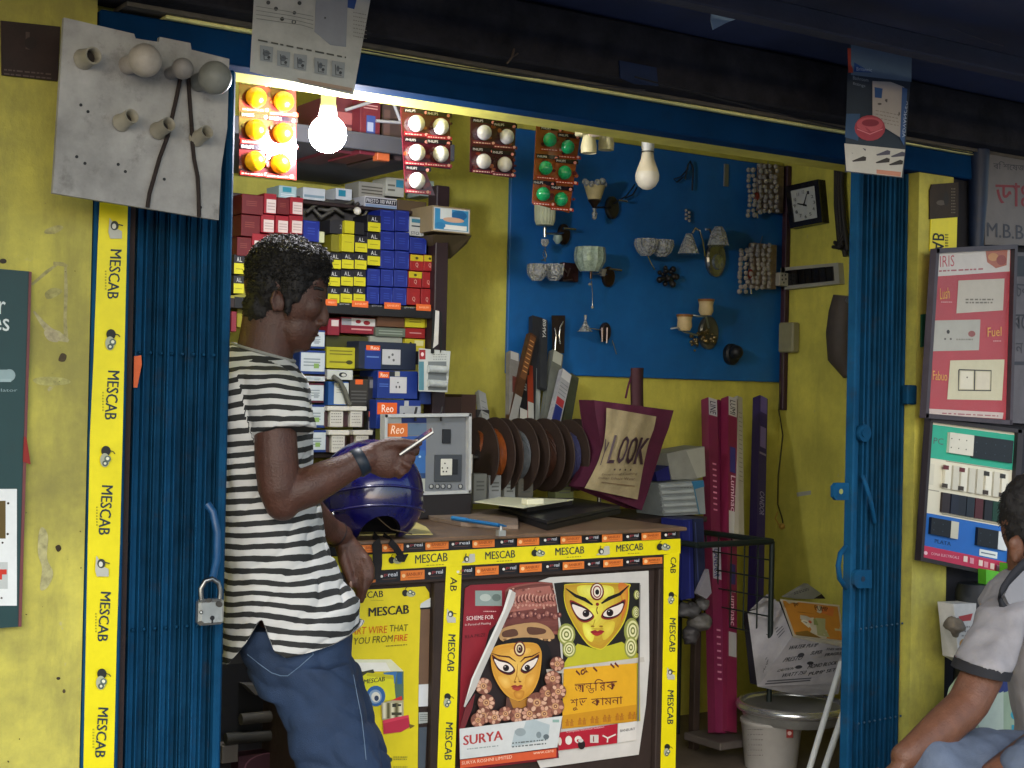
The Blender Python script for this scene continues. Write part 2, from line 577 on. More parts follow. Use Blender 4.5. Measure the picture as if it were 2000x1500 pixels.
# torn scraps caught under the awning
def wy(y): return WY(y)
s = MB(M('#9fb6c8', 0.6)); s.prism([U(*p, 2.6) for p in ((1391, 13), (1453, 20), (1448, 34), (1420, 44), (1393, 58), (1389, 40))], (0, 0.003, 0))
s.build('paper_scrap', 'small torn pale blue scrap of paper stuck under the awning', 'paper scrap')
s = MB(M('#8d8f98', 0.7)); s.prism([U(*p, 2.6) for p in ((1948, 38), (1957, 44), (1953, 60), (1946, 74), (1943, 108), (1938, 108), (1941, 62))], (0, 0.003, 0))
s.build('cobweb_strip', 'thin dusty cobweb strip hanging under the awning above the grey sign', 'cobweb')

# ---- rolled shutter posts: folding gate, left stack
gate = thing('folding_gate', 'blue folding steel gate pushed into a stack behind the striped shirt', 'gate', (X(350, 950, FY), FY + 0.05, 0))
xs0, xs1 = X(257, 950, FY + 0.03), X(424, 950, FY + 0.03)
NS = 8
for i in range(NS):
    a = xs0 + (xs1 - xs0) * i / NS
    b = xs0 + (xs1 - xs0) * (i + 1) / NS
    m = MB(blue_dark if i % 3 else blue)
    y0 = FY + 0.03 + 0.004 * ((i * 5) % 3)
    z1 = zl0 - 0.004
    for (u0, u1, d0, d1) in ((0.00, 0.20, 0.0, 0.05), (0.20, 0.80, 0.012, 0.05), (0.80, 0.955, 0.0, 0.05)):
        m.cbox((a + (b - a) * u0 + 0.0004, y0 + d0, 0.12), (a + (b - a) * u1 - 0.0004, y0 + d1, z1), 0.0015)
    m.build('slat', parent=gate)
m = MB(blue); m.cbox((X(425, 950, FY + 0.03), FY + 0.02, 0.12), (X(444, 950, FY + 0.02), FY + 0.085, zl0 - 0.004), 0.006)
m.build('leading_stile', parent=gate)
for py in (690, 1230):
    m = MB(blue_dark)
    for i in range(NS):
        c = xs0 + (xs1 - xs0) * (i + 0.5) / NS
        m.ball((c, FY + 0.035, Z(340, py, FY)), 0.004, 8, 5)
    m.build('rivet_row', parent=gate, kind='stuff')
# hanging handle bar of the gate
m = MB(M('#174a74', 0.4, var=0.3)); m.tube([U(405, 985, FY - 0.01), U(416, 1000, FY - 0.02), U(424, 1040, FY - 0.025), U(424, 1090, FY - 0.025), U(414, 1135, FY - 0.015)], 0.009, 8)
m.build('pull_handle', parent=gate)
# right stack
gate2 = thing('folding_gate', 'blue folding steel gate stacked against the right yellow pillar', 'gate', (X(1720, 950, FY), FY + 0.05, 0))
xs0, xs1 = X(1683, 900, FY + 0.03), X(1784, 900, FY + 0.03)
m = MB(blue); m.cbox((X(1655, 900, FY + 0.05), FY + 0.015, 0.12), (X(1664, 900, FY + 0.02), FY + 0.05, zl0 - 0.004), 0.004)
m.lathe((X(1674, 900, FY + 0.02), FY + 0.04, 0.12), (0, 0, 1), [(0, 0.018), (zl0 - 0.13, 0.018)], 14)
m.build('leading_stile', parent=gate2)
N2 = 9
for i in range(N2):
    a = xs0 + (xs1 - xs0) * i / N2
    b = xs0 + (xs1 - xs0) * (i + 1) / N2
    m = MB(blue_dark if i % 4 else blue)
    y0 = FY + 0.028 + 0.003 * ((i * 4) % 3)
    for (u0, u1, d0, d1) in ((0.00, 0.30, 0.0, 0.05), (0.30, 0.72, 0.010, 0.05), (0.72, 0.94, 0.0, 0.05)):
        m.cbox((a + (b - a) * u0 + 0.0003, y0 + d0, 0.12), (a + (b - a) * u1 - 0.0003, y0 + d1, zl0 - 0.004), 0.001)
    m.build('slat', parent=gate2)
for py in (1228, 1412):
    m = MB(M('#3d5c74', 0.4, 0.6))
    for i in range(N2 + 1):
        c = xs0 + (xs1 - xs0) * i / (N2 + 1.0) + 0.006
        m.ball((c, FY + 0.027, Z(1720, py, FY) + 0.004 * i / N2), 0.0035, 8, 5)
    m.build('rivet_row', parent=gate2, kind='stuff')
def tab(cx, cy, w, h, hole=True, name='hasp'):
    m = MB(blue)
    y = FY + 0.002
    m.prism([U(cx + w * a, cy + h * b, y) for a, b in ((-0.5, -0.3), (-0.3, -0.5), (0.5, -0.5), (0.5, 0.5), (-0.3, 0.5), (-0.5, 0.3))], (0, 0.012, 0))
    if hole:
        m.use(M('#8a8f50' if cx < 1655 else '#0a2038', 0.6)); m.lathe(U(cx, cy, y - 0.001), (0, 1, 0), [(0, 0.008), (0.004, 0.008)], 12)
    return m.build(name, parent=gate2)
tab(1643, 960, 30, 34)
tab(1686, 1131, 34, 36)
m = MB(blue); m.lathe(U(1690, 846, FY + 0.004), (0, 1, 0), [(0, 0.026), (0.014, 0.026)], 18); m.lathe(U(1690, 846, FY), (0, 1, 0), [(0, 0.012), (0.006, 0.012)], 14); m.build('lock_plate', parent=gate2)
m = MB(blue); m.tube([U(1652, 1068, FY + 0.02), U(1641, 1082, FY - 0.01), U(1637, 1105, FY - 0.02), U(1640, 1130, FY - 0.015), U(1652, 1148, FY + 0.02)], 0.008, 8); m.build('pull_handle', parent=gate2)
m = MB(blue); m.tube([U(1684, 930, FY + 0.02), U(1692, 950, FY), U(1702, 985, FY), U(1708, 1020, FY + 0.02)], 0.007, 8); m.build('stay_rod', parent=gate2)
m = MB(blue_dark); m.cbox((X(1771, 770, FY), FY - 0.004, Z(1780, 790, FY)), (X(1790, 770, FY), FY + 0.02, Z(1780, 752, FY)), 0.004); m.build('latch', parent=gate2)

# ---- padlock on the left gate
pl = thing('padlock', 'scratched steel padlock hanging on the left folding gate', 'padlock', U(410, 1222, FY - 0.03))
m = MB(M('#c9cbc4', 0.28, 0.85, var=0.3, dirt=0.35)); a, b = U(385, 1222, FY - 0.045), U(436, 1168, FY - 0.045)
m.cbox((a.x, FY - 0.055, a.z), (b.x, FY - 0.03, b.z), 0.006); m.build('lock_body', parent=pl)
m = MB(steel); m.tube([U(393, 1172, FY - 0.042), U(392, 1150, FY - 0.042), U(400, 1135, FY - 0.042), U(414, 1130, FY - 0.042), U(426, 1138, FY - 0.042), U(430, 1152, FY - 0.042), U(429, 1172, FY - 0.042)], 0.0055, 10); m.build('shackle', parent=pl)
m = MB(black); m.lathe(U(415, 1207, FY - 0.0565), (0, 1, 0), [(0, 0.005), (0.003, 0.005)], 12); q = U(415, 1212, FY - 0.0565); m.box((q.x - 0.0015, FY - 0.0565, q.z - 0.006), (q.x + 0.0015, FY - 0.0535, q.z + 0.002)); m.build('keyhole', parent=pl)
Pm = Print(WY(FY - 0.0553)); Pm.ell('#2a2a28', 393, 1196, 4, 4).ell('#c9cbc4', 393, 1196, 2, 2).ell('#403d36', 408, 1173, 6, 4).ell('#3a3730', 428, 1180, 7, 6, 0.4).ell('#4c4840', 392, 1217, 6, 4); Pm.build('scuff_mark', parent=pl)

# ---- the neighbour's frontage beyond the right pillar
w = MB(M('#23232a', 0.85, var=0.4, scale=4, dirt=0.4)); w.box((xp1 + 0.01, FY + 0.02, 0), (5.4, FY + 0.055, 2.6))
w.build('neighbour_wall', 'dark recessed wall of the neighbouring shop beyond the pillar', 'wall')
w = MB(M('#14243f', 0.5, var=0.4, dirt=0.3)); w.tube([U(1912, 262, FY - 0.02), U(1910, 380, FY - 0.01), U(1906, 500, FY - 0.005), U(1900, 830, FY - 0.005)], [0.035, 0.03, 0.022, 0.02], 12)
w.build('rolled_tarp', 'dark blue rolled tarpaulin hanging beside the grey lettered sign', 'tarpaulin')
w = MB(M('#16181c', 0.5)); w.lathe(U(1897, 1500, FY - 0.06), (0, 0, 1), [(0, 0.06), (0.55, 0.058), (0.57, 0.05)], 18)
w.build('black_drum', 'tall black drum standing behind the seated man in the pillar gap', 'drum')

# small things caught on the fascia
m = MB(M('#0e2448', .7, var=.3)); m.prism([U(*p, FY - .106) for p in ((1210, 118), (1282, 132), (1286, 168), (1240, 164), (1212, 152))], (0, .004, 0)); m.build('cloth_patch', 'faded blue cloth patch nailed to the dark beam above the lintel', 'cloth')
m = MB(M('#4a3f36', .8)); m.tube([U(990, 124, FY - .12), U(1000, 112, FY - .13), U(1004, 96, FY - .12)], .003, 5); m.tube([U(1000, 112, FY - .13), U(1012, 104, FY - .13)], .002, 5); m.build('twig', 'tiny bent twig of wire sticking out of the dark beam', 'wire')
def sagline(p0, p1, y, sag, r, h, lab, nm='overhead_wire'):
    A, B = U(*p0, y), U(*p1, y); mb = MB(M(h, .6)); mb.tube([A.lerp(B, k / 16) - Vector((0, 0, sag * 4 * (k / 16) * (1 - k / 16))) for k in range(17)], r, 6); return mb.build(nm, lab, 'wire', 'wires under the awning')
sagline((1240, 150), (1900, 300), FY - .14, .012, .0022, '#16161a', 'thin black wire running along the dark beam to the right')
sagline((700, 96), (1260, 176), FY - .13, .008, .0018, '#26262a', 'thin grey wire running along the dark beam from the leaflet')
sagline((1780, 20), (1960, 90), 2.5, .006, .0012, '#5a5c66', 'faint thread hanging under the awning near the cobweb')
# ================================================================== PRINTED TAPES, POSTERS, BOARDS
TY = M('#e8d913', 0.35, var=0.12, scale=12)
INK = '#1b2226'
def emblem(P, cx, cy, s, rot=0.0, kind=0):
    """a small heap of grey and dark wire coils"""
    c_, s_ = math.cos(rot), math.sin(rot)
    def q(a, b): return cx + (a * c_ - b * s_) * s, cy + (a * s_ + b * c_) * s
    if kind == 0:
        x, y = q(-0.55, 0.05); P.ell('#22241f', x, y, 0.42 * s, 0.46 * s)
        x, y = q(0.25, 0.15); P.ell('#a7ab8e', x, y, 0.62 * s, 0.42 * s, rot)
        x, y = q(0.15, -0.1); P.ell('#5d6c62', x, y, 0.3 * s, 0.3 * s)
        x, y = q(0.12, -0.1); P.ell('#e4e2c2', x, y, 0.15 * s, 0.15 * s)
        x, y = q(0.55, 0.12); P.ell('#49544a', x, y, 0.26 * s, 0.26 * s)
        x, y = q(0.55, 0.12); P.ell('#d8d8bc', x, y, 0.12 * s, 0.12 * s)
        P.ln('#22241f', 0.08 * s, q(-0.6, -0.2), q(-0.5, -0.6), q(-0.3, -0.75))
    else:
        P.pg('#b9b9aa', q(-0.9, 0.5), q(0.1, -0.2), q(0.3, -0.6), q(0.95, -0.6), q(0.95, 0.45), q(0.4, 0.6))
        x, y = q(-0.2, 0.05); P.ell('#3a3d36', x, y, 0.36 * s, 0.42 * s)
        x, y = q(-0.14, 0.1); P.ell('#d9d8c8', x, y, 0.18 * s, 0.24 * s)
        P.ln('#33362f', 0.1 * s, q(-0.3, -0.3), q(-0.2, -0.7))
# left vertical tape on the door jamb
tp = slab([(195, 395), (250, 395), (246, 560), (240, 830), (234, 1070), (228, 1250), (222, 1510), (163, 1510), (168, 1250), (174, 950), (176, 850), (183, 700), (191, 480)], FY - 0.0105, 0.0015, TY, 'tape_strip',
          label='bright yellow printed tape running down the left blue door jamb', cat='tape', group='yellow printed tapes')
P = Print(WY(FY - 0.0105))
P.c(INK)
for (x0, x1, y0, y1) in ((213, 235, 487, 583), (208, 231, 724, 819), (196, 218, 948, 1044), (194, 214, 1156, 1252), (189, 209, 1382, 1479)):
    dx = -4
    P.txt('#20323c', 'MESCAB', (x0 + 3, y0), (x0 + dx, y1), (x1 - x0, 1), 0.012)
    P.scrawl('#8a8420', x0 - 8, y0 + 40, x0 - 5, y0 + 80, 7, 3, 3)
for (cx, cy, k) in ((225, 445, 1), (218, 665, 0), (208, 893, 0), (199, 1105, 1), (200, 1328, 0)):
    emblem(P, cx, cy, 22, math.pi / 2, k)
P.build('lettering', parent=tp)
s = slab([(262, 696), (276, 694), (277, 712), (268, 757), (261, 757)], FY + 0.024, 0.002, M('#d9622a', 0.5, var=0.3), 'sticker', label='small orange sticker on the left folding gate', cat='sticker')

# peeled and smeared paint on the left wall
P = Print(WY(FY), 0.0004)
pc_ = lambda h: M(h, .8, var=.45, scale=60)
P.ln(pc_('#a39c66'), [5, 7, 4], (62, 556), (90, 532), (112, 516)).ln(pc_('#9e965f'), [6, 8, 5], (104, 514), (122, 516), (132, 520)).ln(pc_('#a29a68'), [5, 7, 6, 9], (128, 522), (129, 570), (127, 620), (129, 664)).ln(pc_('#a8a076'), [4, 9, 15, 20, 6], (66, 608), (82, 630), (98, 648), (112, 656), (134, 666))
P.smo(pc_('#aaa07c'), (86, 648), (100, 640), (116, 656), (112, 668), (94, 664)).smo(pc_('#a09a5e'), (88, 572), (104, 562), (122, 568), (108, 580), (92, 584)).smo(pc_('#a8a066'), (90, 448), (112, 440), (124, 444), (108, 456), (88, 456)).smo(pc_('#4a3f2a'), (114, 704), (120, 690), (130, 694), (126, 706)).smo(pc_('#a7a262'), (64, 742), (84, 736), (122, 738), (138, 746), (120, 752), (80, 752))
P.smo(pc_('#aea876'), (76, 1040), (84, 1030), (94, 1048), (92, 1090), (104, 1120), (92, 1148), (78, 1150), (82, 1110), (74, 1080)).smo(pc_('#3a2e1a'), (108, 1068), (116, 1064), (120, 1072), (113, 1078)).ell('#2e2414', 114, 1325, 4, 3).ell('#2e2414', 6, 510, 7, 5).ell('#4a3c20', 125, 1350, 3, 4)
rn0 = random.Random(11)
for _ in range(26):
    x, y = rn0.uniform(-40, 162), rn0.uniform(380, 1490); r_ = rn0.uniform(.5, 1.6)
    P.ell(pc_(rn0.choice(('#5a5026', '#6a6030', '#3c3418', '#857a4a'))), x, y, r_ * rn0.uniform(.7, 1.8), r_, rn0.uniform(0, 3), 8)
P.build('peeled_paint', kind='stuff', parent=shop)
# green notice board, lower left
nb = slab([(-60, 520), (57, 530), (45, 920), (36, 1224), (-60, 1232)], FY - 0.016, 0.012, M('#1f3f3f', 0.45, var=0.15, dirt=0.15), 'notice_board', label='dark green printed notice board on the yellow wall at the left edge', cat='sign')
P = Print(WY(FY - 0.016))
P.txt('#cfd8d4', 'r', (-2, 613), (11, 614), (0, -25), 0.01).txt('#cfd8d4', 'es', (-14, 645), (18, 647), (0, -24), 0.01)
P.rect('#8fa5a5', -6, 722, 24, 742).ell('#8fa5a5', 18, 733, 12, 12).rect('#9ab0b0', -6, 740, 22, 746)
P.txt('#8fa5a5', 'imulator', (-24, 765), (34, 765), (0, -6))
P.rect('#dfe2de', -60, 955, 33, 1183).rect('#5c4a1c', -60, 978, 11, 1052).ell('#2a1a10', 16, 983, 2.4, 2.4).ell('#2a1a10', 15, 1043, 2.4, 2.4).ell('#2a1a10', 5, 1060, 2, 2)
P.rect('#b9bdb8', -60, 1098, 15, 1150).rect('#c4301e', -60, 1112, 4, 1132).rect('#c4301e', 2, 1112, 13, 1122).ell('#554a44', 3, 1168, 2, 2)
P.build('lettering', parent=nb)
m = MB(M('#6e3b3a', 0.5)); m.prism([U(*p, FY - 0.018) for p in ((57, 530), (62, 531), (42, 1224), (36, 1224), (45, 920))], (0, 0.014, 0)); m.build('edge_strip', parent=nb)
slab([(47, 852), (52, 855), (60, 907), (45, 902)], FY - 0.02, 0.002, M('#8c2018', 0.6), 'paper_scrap', label='small torn red paper scrap beside the green notice board', cat='paper scrap')
pb = slab([(2, 40), (118, 52), (113, 158), (4, 146)], FY - 0.008, 0.006, M('#33241f', 0.7, var=0.5, scale=14, dirt=0.5), 'wall_sticker', label='weathered dark brown sticker on the upper left yellow wall', cat='sticker')
P = Print(WY(FY - 0.008)); P.rect('#4d3c36', 50, 62, 58, 96, .1).ell('#221713', 60, 84, 12, 12).scrawl('#574842', 8, 132, 100, 148, 2, 3, 4, 0.1).build('lettering', parent=pb)

# white board with bulb holders, tilted in front of the wall
WBY = 2.86
wb = slab([(125, 34), (262, 66), (265, 75), (310, 82), (312, 72), (372, 84), (374, 97), (448, 115), (444, 250), (432, 330), (427, 430), (103, 377)], WBY, 0.012, M('#a5a39e', 0.65, var=0.55, scale=5, dirt=0.5), 'holder_board', label='dusty white display board of bulb holders hung above the left gate', cat='display board')
def holder(cx, cy, r, ln_=26, ang=(-22, 14), glass=None):
    """round socket standing out of the board, seen from its lower right"""
    o = U(cx + ang[0], cy + ang[1], WBY)
    tip = U(cx, cy, WBY - 0.042)
    ax = tip - o
    k = r / FPX * 2.95
    h = MB(M('#97917f', 0.5, var=0.3))
    L_ = ax.length
    h.lathe(o, ax, [(0, k * 1.2), (L_ * 0.12, k * 1.15), (L_ * 0.16, k), (L_, k * 0.97)], 16, cap=False)
    h.use(M('#2f2824', 0.7)); h.lathe(o, ax, [(L_ * 0.45, k * 0.85), (L_ * 0.46, 0.0001)], 16, cap=False)
    h.use(M('#97917f', 0.5, var=0.3)); h.lathe(o, ax, [(L_, k * 0.97), (L_, k * 0.8), (L_ * 0.45, k * 0.8)], 16, cap=False)
    return h.build('bulb_socket', parent=wb)
holder(183, 108, 17, ang=(-20, 8)); holder(258, 226, 15); holder(330, 242, 15); holder(405, 257, 14)
for (cx, cy, rx, hexc, ox) in ((283, 118, 32, '#a89f92', -36), (357, 134, 21, '#85807a', -26), (420, 152, 33, '#7f8078', -34)):
    c = U(cx, cy, WBY - 0.06)
    k = rx / FPX * 2.95
    h = MB(M(hexc, 0.45, var=0.25, scale=20)); h.ball(c, k, 20, 14)
    h.tube([U(cx + ox, cy + 10, WBY), c], [k * 0.55, k * 0.6], 14)
    h.build('lamp_globe', parent=wb)
h = MB(black)
for (x, y) in ((158, 205), (172, 218), (150, 306), (166, 319), (231, 321), (245, 335), (321, 350), (392, 405)):
    h.lathe(U(x, y, WBY - 0.0007), (0, 1, 0), [(0, 0.0032), (0.002, 0.0032)], 10)
h.build('screw_hole', parent=wb, kind='stuff')
def cable(pts, r, m, y, name, parent=None, **kw):
    h = MB(m); h.tube([U(a, b, y + (c[0] if c else 0)) for a, b, *c in pts], r, 7); return h.build(name, parent=parent, **kw)
cable([(352, 155), (345, 190), (336, 230), (328, 265), (312, 308), (300, 350), (292, 378), (288, 405)], 0.0042, M('#2b211c', 0.8, bump=0.6, bscale=200), WBY - 0.006, 'hanging_wire', wb)
cable([(368, 152), (370, 190), (374, 240), (376, 280), (379, 310), (386, 345), (388, 380), (389, 424)], 0.0042, M('#2b211c', 0.8, bump=0.6, bscale=200), WBY - 0.006, 'hanging_wire', wb)

# leaflet hanging from the awning in front of the lintel
def curled(corners, y, mat, name, curl=0.02, n=10, **kw):
    """sheet hanging from its top edge, bottom curling; corners TL TR BR BL in photo pixels"""
    tl, tr, br, bl = corners
    mb = MB(mat)
    vs = []
    for th in (0, 0.0012):
        for j in range(n + 1):
            v = j / n
            for i in range(n + 1):
                u = i / n
                px = (tl[0] * (1 - u) + tr[0] * u) * (1 - v) + (bl[0] * (1 - u) + br[0] * u) * v
                py = (tl[1] * (1 - u) + tr[1] * u) * (1 - v) + (bl[1] * (1 - u) + br[1] * u) * v
                vs.append(U(px, py, y - curl * (0.5 - 0.5 * math.cos(math.pi * v)) * (0.4 + 0.6 * u) + th))
    N = (n + 1)
    fs = [(j * N + i, j * N + i + 1, (j + 1) * N + i + 1, (j + 1) * N + i) for j in range(n) for i in range(n)]
    fs += [tuple(a + N * N for a in f) for f in fs]
    mb.add(vs, fs, True)
    o = mb.build(name, **kw)
    ym = lambda v, u: y - curl * (0.5 - 0.5 * math.cos(math.pi * max(0, min(1, v)))) * (0.4 + 0.6 * max(0, min(1, u)))
    def Wf(px, py, k=0.0):
        v = (py - (tl[1] + tr[1]) / 2) / ((bl[1] + br[1] - tl[1] - tr[1]) / 2)
        xl = tl[0] + (bl[0] - tl[0]) * v
        xr_ = tr[0] + (br[0] - tr[0]) * v
        u = (px - xl) / (xr_ - xl)
        v = (py - (tl[1] * (1 - u) + tr[1] * u)) / ((bl[1] - tl[1]) * (1 - u) + (br[1] - tr[1]) * u)
        return U(px, py, ym(v, u) - k - 0.0006)
    return o, Wf
lf, Wf = curled(((499, -60), (727, -20), (690, 186), (488, 140)), 2.84, M('#b4b6b0', 0.6, var=0.2, scale=12, dirt=0.12), 'leaflet', 0.015, label='large creased white instruction leaflet hanging over the lintel', cat='leaflet')
P = Print(Wf, 0.0004)
P.pg('#8f949b', (618, -30), (680, -20), (676, 92), (645, 88), (614, 62)).pg('#2b4a86', (678, -10), (698, -6), (692, 18), (676, 14)).ell('#33353a', 662, 74, 7, 8)
P.ell('#4a4d4e', 524, 5, 4, 4).ell('#4a4d4e', 539, 17, 4, 4).ell('#3d4040', 585, 6, 4, 4).ell('#3d4040', 551, 37, 4, 4).ell('#55585a', 575, 25, 3.5, 3.5).ell('#55585a', 574, 43, 4.5, 4.5).ell('#a6a79c', 574, 43, 2.5, 2.5).ell('#55585a', 635, 35, 2, 2).ell('#55585a', 671, 36, 4, 3)
for i in range(4): P.ln('#868a84', 1.2, (500, 12 + i * 8), (560 + i * 10, 22 + i * 9), (612, 32 + i * 8))
P.scrawl('#55564f', 504, 74, 676, 82, 1, 3.2, 6, 0.20)
P.scrawl('#7f7f78', 690, 20, 716, 74, 7, 1.5, 8, 0.2)
for i, (x, y) in enumerate(((522, 106), (555, 116), (588, 122), (628, 130), (662, 136))):
    P.pg('#8b9193', (x - 14, y - 18), (x + 12, y - 14), (x + 10, y + 16), (x - 14, y + 12))
    P.ell('#5a6066', x - 2, y - 2, 7 - i, 6); P.ln('#45494c', 1.8, (x - 7, y - 10), (x - 6, y + 10), (x + 5, y + 11)); P.ln('#45494c', 1.5, (x - 4, y - 4), (x + 7, y - 1)); P.ell('#3a3d40', x + 3, y + 6, 3, 3)
P.pg('#a08a76', (580, 152), (688, 172), (687, 179), (588, 160))
P.build('lettering', parent=lf)

lr, Wf = curled(((1657, 76), (1783, 99), (1764, 348), (1650, 336)), 2.72, M('#2e3742', 0.45, var=0.2, scale=10), 'leaflet', 0.02, label='dark hanging leaflet with a pink dish picture above the right gate', cat='leaflet')
P = Print(Wf, 0.0004)
P.pg('#5f7387', (1662, 79), (1781, 100), (1780, 160), (1662, 146)).pg('#b8452f', (1655, 94), (1667, 95), (1666, 142), (1657, 142)).pg('#1d4785', (1669, 97), (1707, 102), (1704, 142), (1668, 140))
P.ell('#9fb2c8', 1687, 118, 6, 10).ell('#1d4785', 1687, 112, 3, 3).txt('#b9c8d8', 'Britannic', (1673, 138), (1703, 140), (0, -7))
P.txt('#8f9aa2', 'Bathroom', (1666, 155), (1696, 160), (0, -7)).txt('#8f9aa2', 'fittings', (1666, 167), (1690, 172), (0, -7))
P.pg('#b3aba2', (1704, 158), (1740, 160), (1766, 170), (1758, 268), (1722, 246), (1704, 226)).pg('#2f5487', (1708, 170), (1724, 173), (1722, 192), (1706, 190))
P.ell('#57524d', 1733, 197, 5, 3, 0.5).ell('#6a645e', 1752, 222, 6, 5).ell('#57524d', 1718, 203, 4, 2).scrawl('#8c857d', 1710, 212, 1755, 240, 4, 1.5, 2, 0.2)
P.pg('#3f5f8f', (1762, 170), (1772, 174), (1766, 285), (1758, 270)).txt('#b5c4d8', 'ADVANCED', (1762, 268), (1767, 196), (6, 1))
P.pg('#3a5575', (1653, 222), (1680, 222), (1676, 275), (1650, 268))
P.ell('#a8414c', 1699, 250, 30, 25).ell('#c25a62', 1699, 243, 26, 14).ell('#8f3340', 1700, 240, 17, 7).ln('#d98288', 2, (1674, 252), (1699, 262), (1724, 252))
P.pg('#c9c4b8', (1649, 280), (1768, 292), (1761, 346), (1653, 334))
for (x, y) in ((1679, 296), (1727, 300), (1756, 303), (1680, 312), (1726, 315), (1752, 319)):
    P.pg('#55525e' if y < 306 else '#3a332e', (x - 16, y + 2), (x + 6, y - 7), (x + 12, y - 5), (x + 11, y + 2), (x - 14, y + 4))
P.pg('#c98a70', (1712, 331), (1760, 336), (1759, 345), (1712, 339))
P.build('lettering', parent=lr)
cable([(1658, 78), (1665, 62), (1672, 50), (1680, 20), (1682, -40)], 0.0012, M('#8d939c', 0.6), 2.72, 'hanging_string', lr)

# right pillar stickers
ps = slab([(1820, 360), (1872, 356), (1872, 424), (1816, 428), (1816, 372)], FY - 0.006, 0.004, M('#3b3026', 0.7, var=0.4, scale=20), 'wall_sticker', label='faded brown sticker above the yellow tape on the right pillar', cat='sticker')
P = Print(WY(FY - 0.006)); P.ell('#5c5146', 1838, 396, 9, 5).ell('#2a221a', 1848, 388, 5, 14).scrawl('#6d6353', 1858, 366, 1866, 418, 9, 2.4, 2).build('lettering', parent=ps)
pt = slab([(1818, 427), (1870, 424), (1868, 490), (1816, 490)], FY - 0.005, 0.003, TY, 'tape_strip', label='short yellow printed tape piece above the red switch poster', cat='tape', group='yellow printed tapes')
P = Print(WY(FY - 0.005)); P.txt(INK, 'AB', (1820, 490), (1822, 455), (23, 1), 0.014).scrawl('#3a3a20', 1846, 456, 1852, 488, 6, 3, 3).build('lettering', parent=pt)
slab([(1801, 614), (1812, 613), (1810, 676), (1800, 678)], FY - 0.008, 0.006, M('#0f4a34', 0.5), 'sticker', label='dark green strip showing beside the red switch poster', cat='sticker')

# framed red switch poster
FYR = FY - 0.06
fr = thing('switch_poster', 'framed red poster of white switch plates under wrinkled plastic', 'poster', U(1890, 825, FYR))
CR = ((1826, 490), (1979, 482), (1969, 825), (1805, 812))
mb = MB(M('#a82a36', 0.4, var=0.12)); mb.prism([U(*p, FYR) for p in CR], (0, 0.012, 0)); mb.build('backing_board', parent=fr)
fw = M('#4a4248', 0.4, 0.3, var=0.3)
for (a, b, nm) in ((CR[0], CR[1], 'frame_bar'), (CR[1], CR[2], 'frame_bar'), (CR[2], CR[3], 'frame_bar'), (CR[3], CR[0], 'frame_bar')):
    A, B = U(*a, FYR - 0.004), U(*b, FYR - 0.004)
    t = (B - A).normalized()
    nrm = t.cross(Vector((0, 1, 0))).normalized()
    m = MB(fw); m.obox((A + B) / 2, t * ((B - A).length / 2 + 0.006), Vector((0, 0.012, 0)), nrm * 0.007); m.build(nm, parent=fr)
P = Print(WY(FYR))
P.pg('#c9c3bd', (1829, 494), (1973, 487), (1972, 530), (1828, 540)).txt('#b3505a', 'IRIS', (1836, 522), (1864, 520), (0, -22)).scrawl('#a25a60', 1834, 526, 1920, 533, 1, 3, 4, -0.05)
P.pg('#a8604a', (1925, 490), (1968, 488), (1966, 518), (1945, 524), (1928, 512)).ell('#c08a58', 1940, 502, 10, 8).ell('#8e4038', 1956, 508, 10, 10)
P.pg('#b9b2a4', (1872, 548), (1962, 544), (1959, 606), (1868, 612)).pg('#a9a79c', (1825, 626), (1915, 624), (1912, 684), (1822, 686)).pg('#c6bf9f', (1856, 704), (1962, 702), (1957, 782), (1850, 780))
P.scrawl('#6e695e', 1886, 582, 1940, 594, 2, 3, 5).ell('#2a2724', 1852, 648, 3, 4).ell('#55514c', 1846, 662, 2, 2).ell('#55514c', 1857, 662, 2, 2).scrawl('#7d796e', 1868, 658, 1900, 668, 1, 3, 3).ell('#8d4a44', 1898, 652, 7, 6)
P.ln('#3b352c', 2.6, (1873, 722), (1936, 724), (1935, 763), (1872, 762), (1873, 722)).ln('#3b352c', 2.4, (1904, 723), (1903, 763)).pg('#d6cfb8', (1876, 725), (1901, 726), (1900, 760), (1875, 759)).pg('#cfc6ae', (1907, 726), (1933, 727), (1932, 761), (1906, 760)).ell('#6b6355', 1889, 737, 1.6, 1.6)
P.txt('#d99a3c', 'Lush', (1836, 585), (1855, 583), (0, -22)).txt('#d99a3c', 'Fuel', (1929, 658), (1956, 656), (0, -18)).txt('#d99a3c', 'Fabuo', (1822, 742), (1850, 744), (0, -18))
P.scrawl('#d8a0a0', 1838, 588, 1860, 592, 1, 2, 7).scrawl('#d8a0a0', 1940, 664, 1956, 668, 1, 2, 7)
P.pg('#c2b1a8', (1812, 798), (1960, 806), (1958, 818), (1811, 809)).scrawl('#9d5f62', 1840, 804, 1950, 810, 1, 2.4, 9, 0.05)
P.build('lettering', parent=fr)
pm = bpy.data.materials.new('wrinkled_film'); pm.use_nodes = True
_t = pm.node_tree; _b = _t.nodes['Principled BSDF']; _b.inputs['Roughness'].default_value = 0.12; _b.inputs['Alpha'].default_value = 0.05; _b.inputs['Base Color'].default_value = (0.9, 0.9, 0.9, 1)
_n = _t.nodes.new('ShaderNodeTexNoise'); _n.inputs['Scale'].default_value = 26; _n.inputs['Detail'].default_value = 4
_c = _t.nodes.new('ShaderNodeTexCoord'); _t.links.new(_c.outputs['Object'], _n.inputs['Vector'])
_p = _t.nodes.new('ShaderNodeBump'); _p.inputs['Strength'].default_value = 1.0; _p.inputs['Distance'].default_value = 0.02
_t.links.new(_n.outputs['Fac'], _p.inputs['Height']); _t.links.new(_p.outputs[0], _b.inputs['Normal'])
film = pm
